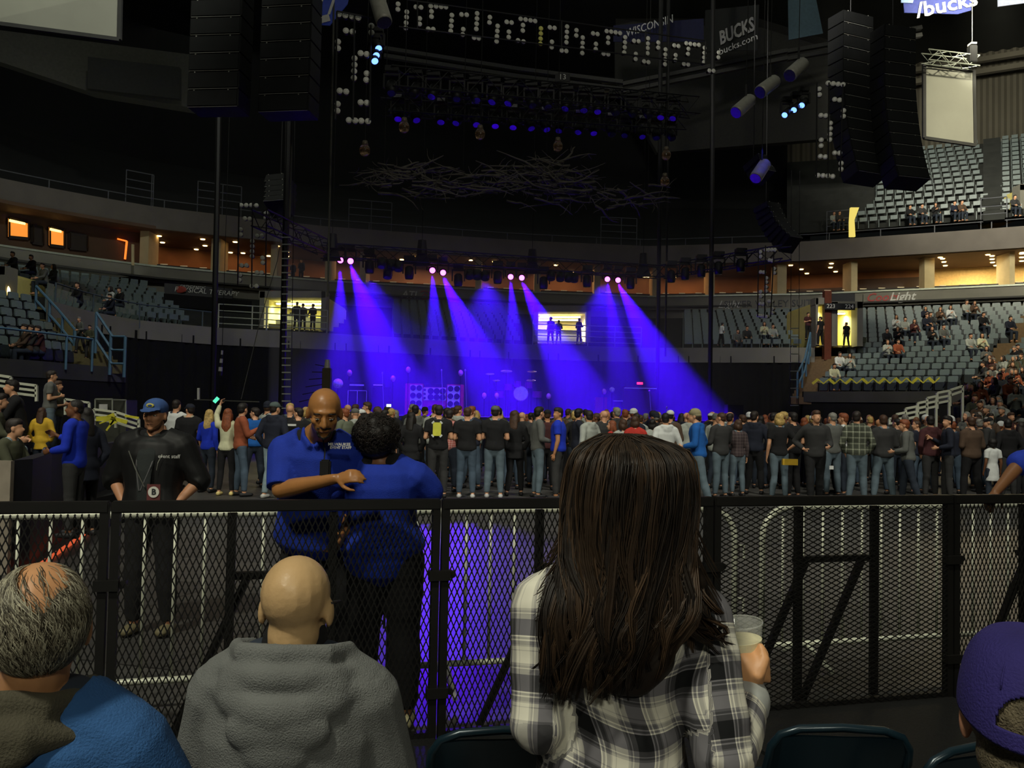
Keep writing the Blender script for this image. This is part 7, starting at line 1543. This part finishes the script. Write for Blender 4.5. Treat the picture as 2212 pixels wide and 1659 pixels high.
CAPB = M('blue_cap_cotton', (62, 92, 150), .85, var=.12, scale=12); g2 = dress(root, 'cap', cap_mesh(o, 'cap'), CAPB); MB().ell(hq(0, .094, .072), (.030, .008, .017), R, 14, 8).build('emblem', M('yellow_emblem', (200, 190, 90), .7), g2, smooth=True); MB().ell(hq(0, .100, .072), (.017, .007, .009), R, 12, 8).build('emblem_centre', CAPB, g2)
MB().tube([gq(-.07, .0, 1.50), gq(-.078, .12, 1.42), gq(-.05, .19, 1.25), gq(.012, .205, 1.08)], .006, 6).build('lanyard', M('grey_lanyard', (90, 90, 92), .7), root); MB().tube([gq(.07, .0, 1.50), gq(.072, .12, 1.42), gq(.055, .19, 1.25), gq(.022, .205, 1.08)], .006, 6).build('lanyard', M('grey_lanyard', (90, 90, 92), .7), root)
bd = MB().box(P(332, 1065, 6.16), (.095, .008, .125)).build('badge', M('maroon_badge', (104, 56, 56), .5), root); MB().disc(P(332, 1063, 6.153), (0, -1, 0), .040, .004, 20).build('badge_disc', M('white_badge_disc', (225, 222, 212), .5), bd)
text('B', P(332, 1063, 6.147), .058, M('dark_lettering', (50, 52, 56), .5), bd, 0, bold=.002, ext=.001)
m_zip = M('silver_zip', (150, 150, 140), .3, .6); MB().tube([P(278, 974, 6.16), P(292, 1012, 6.14), P(312, 1052, 6.14)], .0035, 5).build('zip', m_zip, g); MB().tube([P(350, 982, 6.17), P(341, 1000, 6.15), P(338, 1016, 6.15)], .0035, 5).build('zip', m_zip, g); text('event staff', P(365, 986, 6.12), .038, m_letter, g, 0, ext=.001)
# big usher in royal blue, leaning on the rail
K = 1.055; base_ = Q(684, 4.78, 0); J = pose(armL='down', armR='down', legs='wide', width=1.14)
J = {k: (v * K if isinstance(v, Vector) else v) for k, v in J.items()}; J = rotz(J, base_, math.pi)
J['ne'] = Q(686, 4.56, 1.545); J['head'] = P(701, 890, 4.36)
# image-left arm is his right
J['shR'] = Q(618, 4.58, 1.47); J['elR'] = P(606, 1058, 4.46); J['wrR'] = P(726, 1034, 4.34); J['shL'] = Q(752, 4.60, 1.47); J['elL'] = Q(775, 4.66, 1.20); J['wrL'] = Q(745, 4.55, 1.05)
o = body_prims(J, 1.26, False, 1.03, True, headf=Vector((.22, -1, -.42)), headwide=1.05, belly=.15)
root = link('person', fuse(flat(o, ALLB), .0075, 'person', 4), M('skin_deep_brown', (172, 118, 68), .38, var=.08, scale=12), None, None, 'big bald usher in a royal blue polo leaning on the barricade, looking down', 'person')
cl = [Prim([J['ne'] + Vector((-.075, .0, .035)), J['ne'] + Vector((-.06, -.075, .005)), J['ne'] + Vector((-.015, -.115, -.045))], [.026, .026, .018], [.009] * 3, (0, 0, 1)), Prim([J['ne'] + Vector((.075, .0, .035)), J['ne'] + Vector((.06, -.075, .005)), J['ne'] + Vector((.02, -.115, -.045))], [.026, .026, .018], [.009] * 3, (0, 0, 1))]
g = dress(root, 'polo_shirt', fuse(garment(o, [('torso', (.06, .945), 1.03), ('uarmL', (0, 1), 1.1), ('uarmR', (0, .98), 1.22)], .022, cl), .0095, 'polo_shirt', 3, folds(.009, (8, 8, 13), 7.)), POLO)
jeans_part(o, root, BLK); face_extra(o, root, brow='black', s=1.05); hq = o['_q']; R = o['_R']
dress(root, 'beard', fuse([Prim([hq(-.030, .088, -.050), hq(0, .104, -.047), hq(.030, .088, -.050)], [.0055] * 3), Prim([hq(-.032, .078, -.072), hq(-.022, .082, -.095), hq(0, .088, -.106), hq(.022, .082, -.095), hq(.032, .078, -.072)], [.006, .008, .010, .008, .006])], .004, 'beard', 2), hairmat('black'))
MB().box(P(703, 1012, 4.37), (.055, .035, .09)).build('radio', m_blackm, root, bevel=.008); MB().tube([P(700, 1000, 4.38), P(702, 975, 4.40), P(698, 950, 4.42)], .004, 5).build('radio_cord', m_blackm, root)
text('MILWAUKEE', P(733, 960, 4.35), .020, m_letter, g, .15, ext=.001, bold=.0006); text('EVENT STAFF', P(736, 967, 4.35), .018, m_letter, g, .15, ext=.001, bold=.0006)
# woman usher, back to camera
c = P(814, 940, 4.60); ne = Q(822, 4.62, 1.415); J = pose(armL='down', armR='down', legs='stand', width=1.05); J = rotz({k: (v * .97 if isinstance(v, Vector) else v) for k, v in J.items()}, Q(824, 4.66, 0), 0)
J['head'] = c; J['ne'] = ne; J['shL'] = ne + Vector((-.185, .0, -.06)); J['shR'] = ne + Vector((.185, .0, -.065)); J['elL'] = P(722, 1060, 4.58); J['elR'] = P(930, 1062, 4.66); J['wrL'] = J['elL'] + Vector((.10, .16, -.10)); J['wrR'] = J['elR'] + Vector((-.12, .16, -.10)); J['pel'] = Vector((ne.x + .01, 4.66, .95))
o = body_prims(J, 1.2, True, .98, False, headf=Vector((-.25, 1, -.1)), belly=.12)
root = link('person', fuse(flat(o, ALLB), .009, 'person', 3), M('skin_light_brown', (150, 104, 72), .45, var=.06), None, None, 'woman usher with dark curly hair in a royal blue shirt, back to the camera', 'person')
ex = [Prim([ne.lerp(J['pel'], .55), J['pel'] + Vector((0, 0, .0)), J['pel'] + Vector((0, 0, -.06))], [.185, .205, .21], [.14, .16, .165], (1, 0, 0), '', 18)]
dress(root, 'shirt', fuse(garment(o, [('torso', (.06, .96), 1.04), ('uarmL', (0, 1), 1.2), ('uarmR', (0, 1), 1.2)], .022, ex), .0095, 'shirt', 3, folds(.007, (7, 7, 16), 3.3)), POLO)
dress(root, 'trousers', fuse(garment(o, [('torso', (0, .25), 1.02), ('thighL', (0, 1), 1.1), ('thighR', (0, 1), 1.1), ('calfL', (0, .97), 1.2), ('calfR', (0, .97), 1.2)], .016), .014, 'trousers', 3, folds(.006, (14, 14, 30), 5)), BLK)
for qn in 'LR': dress(root, 'shoe', fuse([x.grown(.010) for x in o['foot' + qn]], .009, 'shoe', 2), M('cream_trainer', (214, 205, 160), .6))
random.seed(8); blobs = [Ell(c + Vector((0, -.01, .02)), (.105, .11, .10))]
for k in range(46):
    v = Vector((random.gauss(0, 1), random.gauss(-.5, 1), random.gauss(0, 1))).normalized(); blobs.append(Ell(c + Vector((v.x * .098, v.y * .098 - .015, v.z * .09 + .012)), [random.uniform(.022, .036)] * 3))
blobs += [Ell(c + Vector((.0, -.05, -.07)), (.085, .055, .05)), Ell(c + Vector((-.06, -.01, -.05)), (.045, .06, .05)), Ell(c + Vector((.06, -.01, -.05)), (.045, .06, .05))]
dress(root, 'hair', fuse(blobs, .009, 'hair', 2), hairmat('black'))
HD = [hairmat('black'), hairmat('dark')]
def cur(i):
    v = Vector((random.gauss(0, 1), random.gauss(-.6, .8), random.gauss(.15, 1))).normalized()
    if v.z < -.75: return None
    b0 = c + Vector((v.x * .118, v.y * .118 - .015, v.z * .108 + .010)); t1 = v.cross(Vector((random.gauss(0, 1), random.gauss(0, 1), random.gauss(0, 1)))).normalized(); t2 = v.cross(t1); r = random.uniform(.008, .016)
    return [b0 + (t1 * math.cos(k * .7) + t2 * math.sin(k * .7)) * r + v * (.002 * k) + Vector((0, 0, -.0015 * k)) for k in range(10)]
strands(cur, 520, .0017, 'hair', HD, root, nseg=4)
# usher reaching in from the side
base_ = Q(2296, 5.75, 0); J = rotz(pose(armL='down', armR='down', legs='stand', width=1.1), base_, math.pi * .75)
J['shR'] = Q(2250, 5.65, 1.44); J['elR'] = P(2204, 1000, 5.55); J['wrR'] = P(2150, 1064, 5.42); J['shL'] = Q(2370, 5.8, 1.44); J['elL'] = Q(2400, 5.8, 1.15); J['wrL'] = Q(2380, 5.7, .95); J['ne'] = Q(2310, 5.72, 1.5); J['head'] = Q(2306, 5.66, 1.66)
hd = Vector((-.35, -.25, -.30)).normalized()
o = body_prims(J, 1.15, False, 1.0, False, hands={'R': hand_prims(J['wrR'], hd, Vector((0, .2, -1)), Vector((-.2, -1, 0)), 1.0, .5, 'hand', 8)}, headf=Vector((-.5, -1, 0)))
root = link('person', fuse(flat(o, ALLB), .0085, 'person', 3), M('skin_forearm_brown', (122, 82, 52), .45, var=.06), None, None, 'usher reaching a bare forearm and royal blue sleeve onto the barricade rail from the side', 'person')
dress(root, 'polo_shirt', fuse(garment(o, [('torso', (.06, .95), 1.03), ('uarmL', (0, 1), 1.15), ('uarmR', (0, 1), 1.3)], .022), .011, 'polo_shirt', 3, folds(.007, (9, 9, 12), 7.)), POLO); jeans_part(o, root, BLK)
dress(root, 'hair', hair_mesh(o, 'buzz', .010, 'hair'), hairmat('black'))
# drop prototypes' leftovers
for me in list(bpy.data.meshes):
    if me.users == 0: bpy.data.meshes.remove(me)
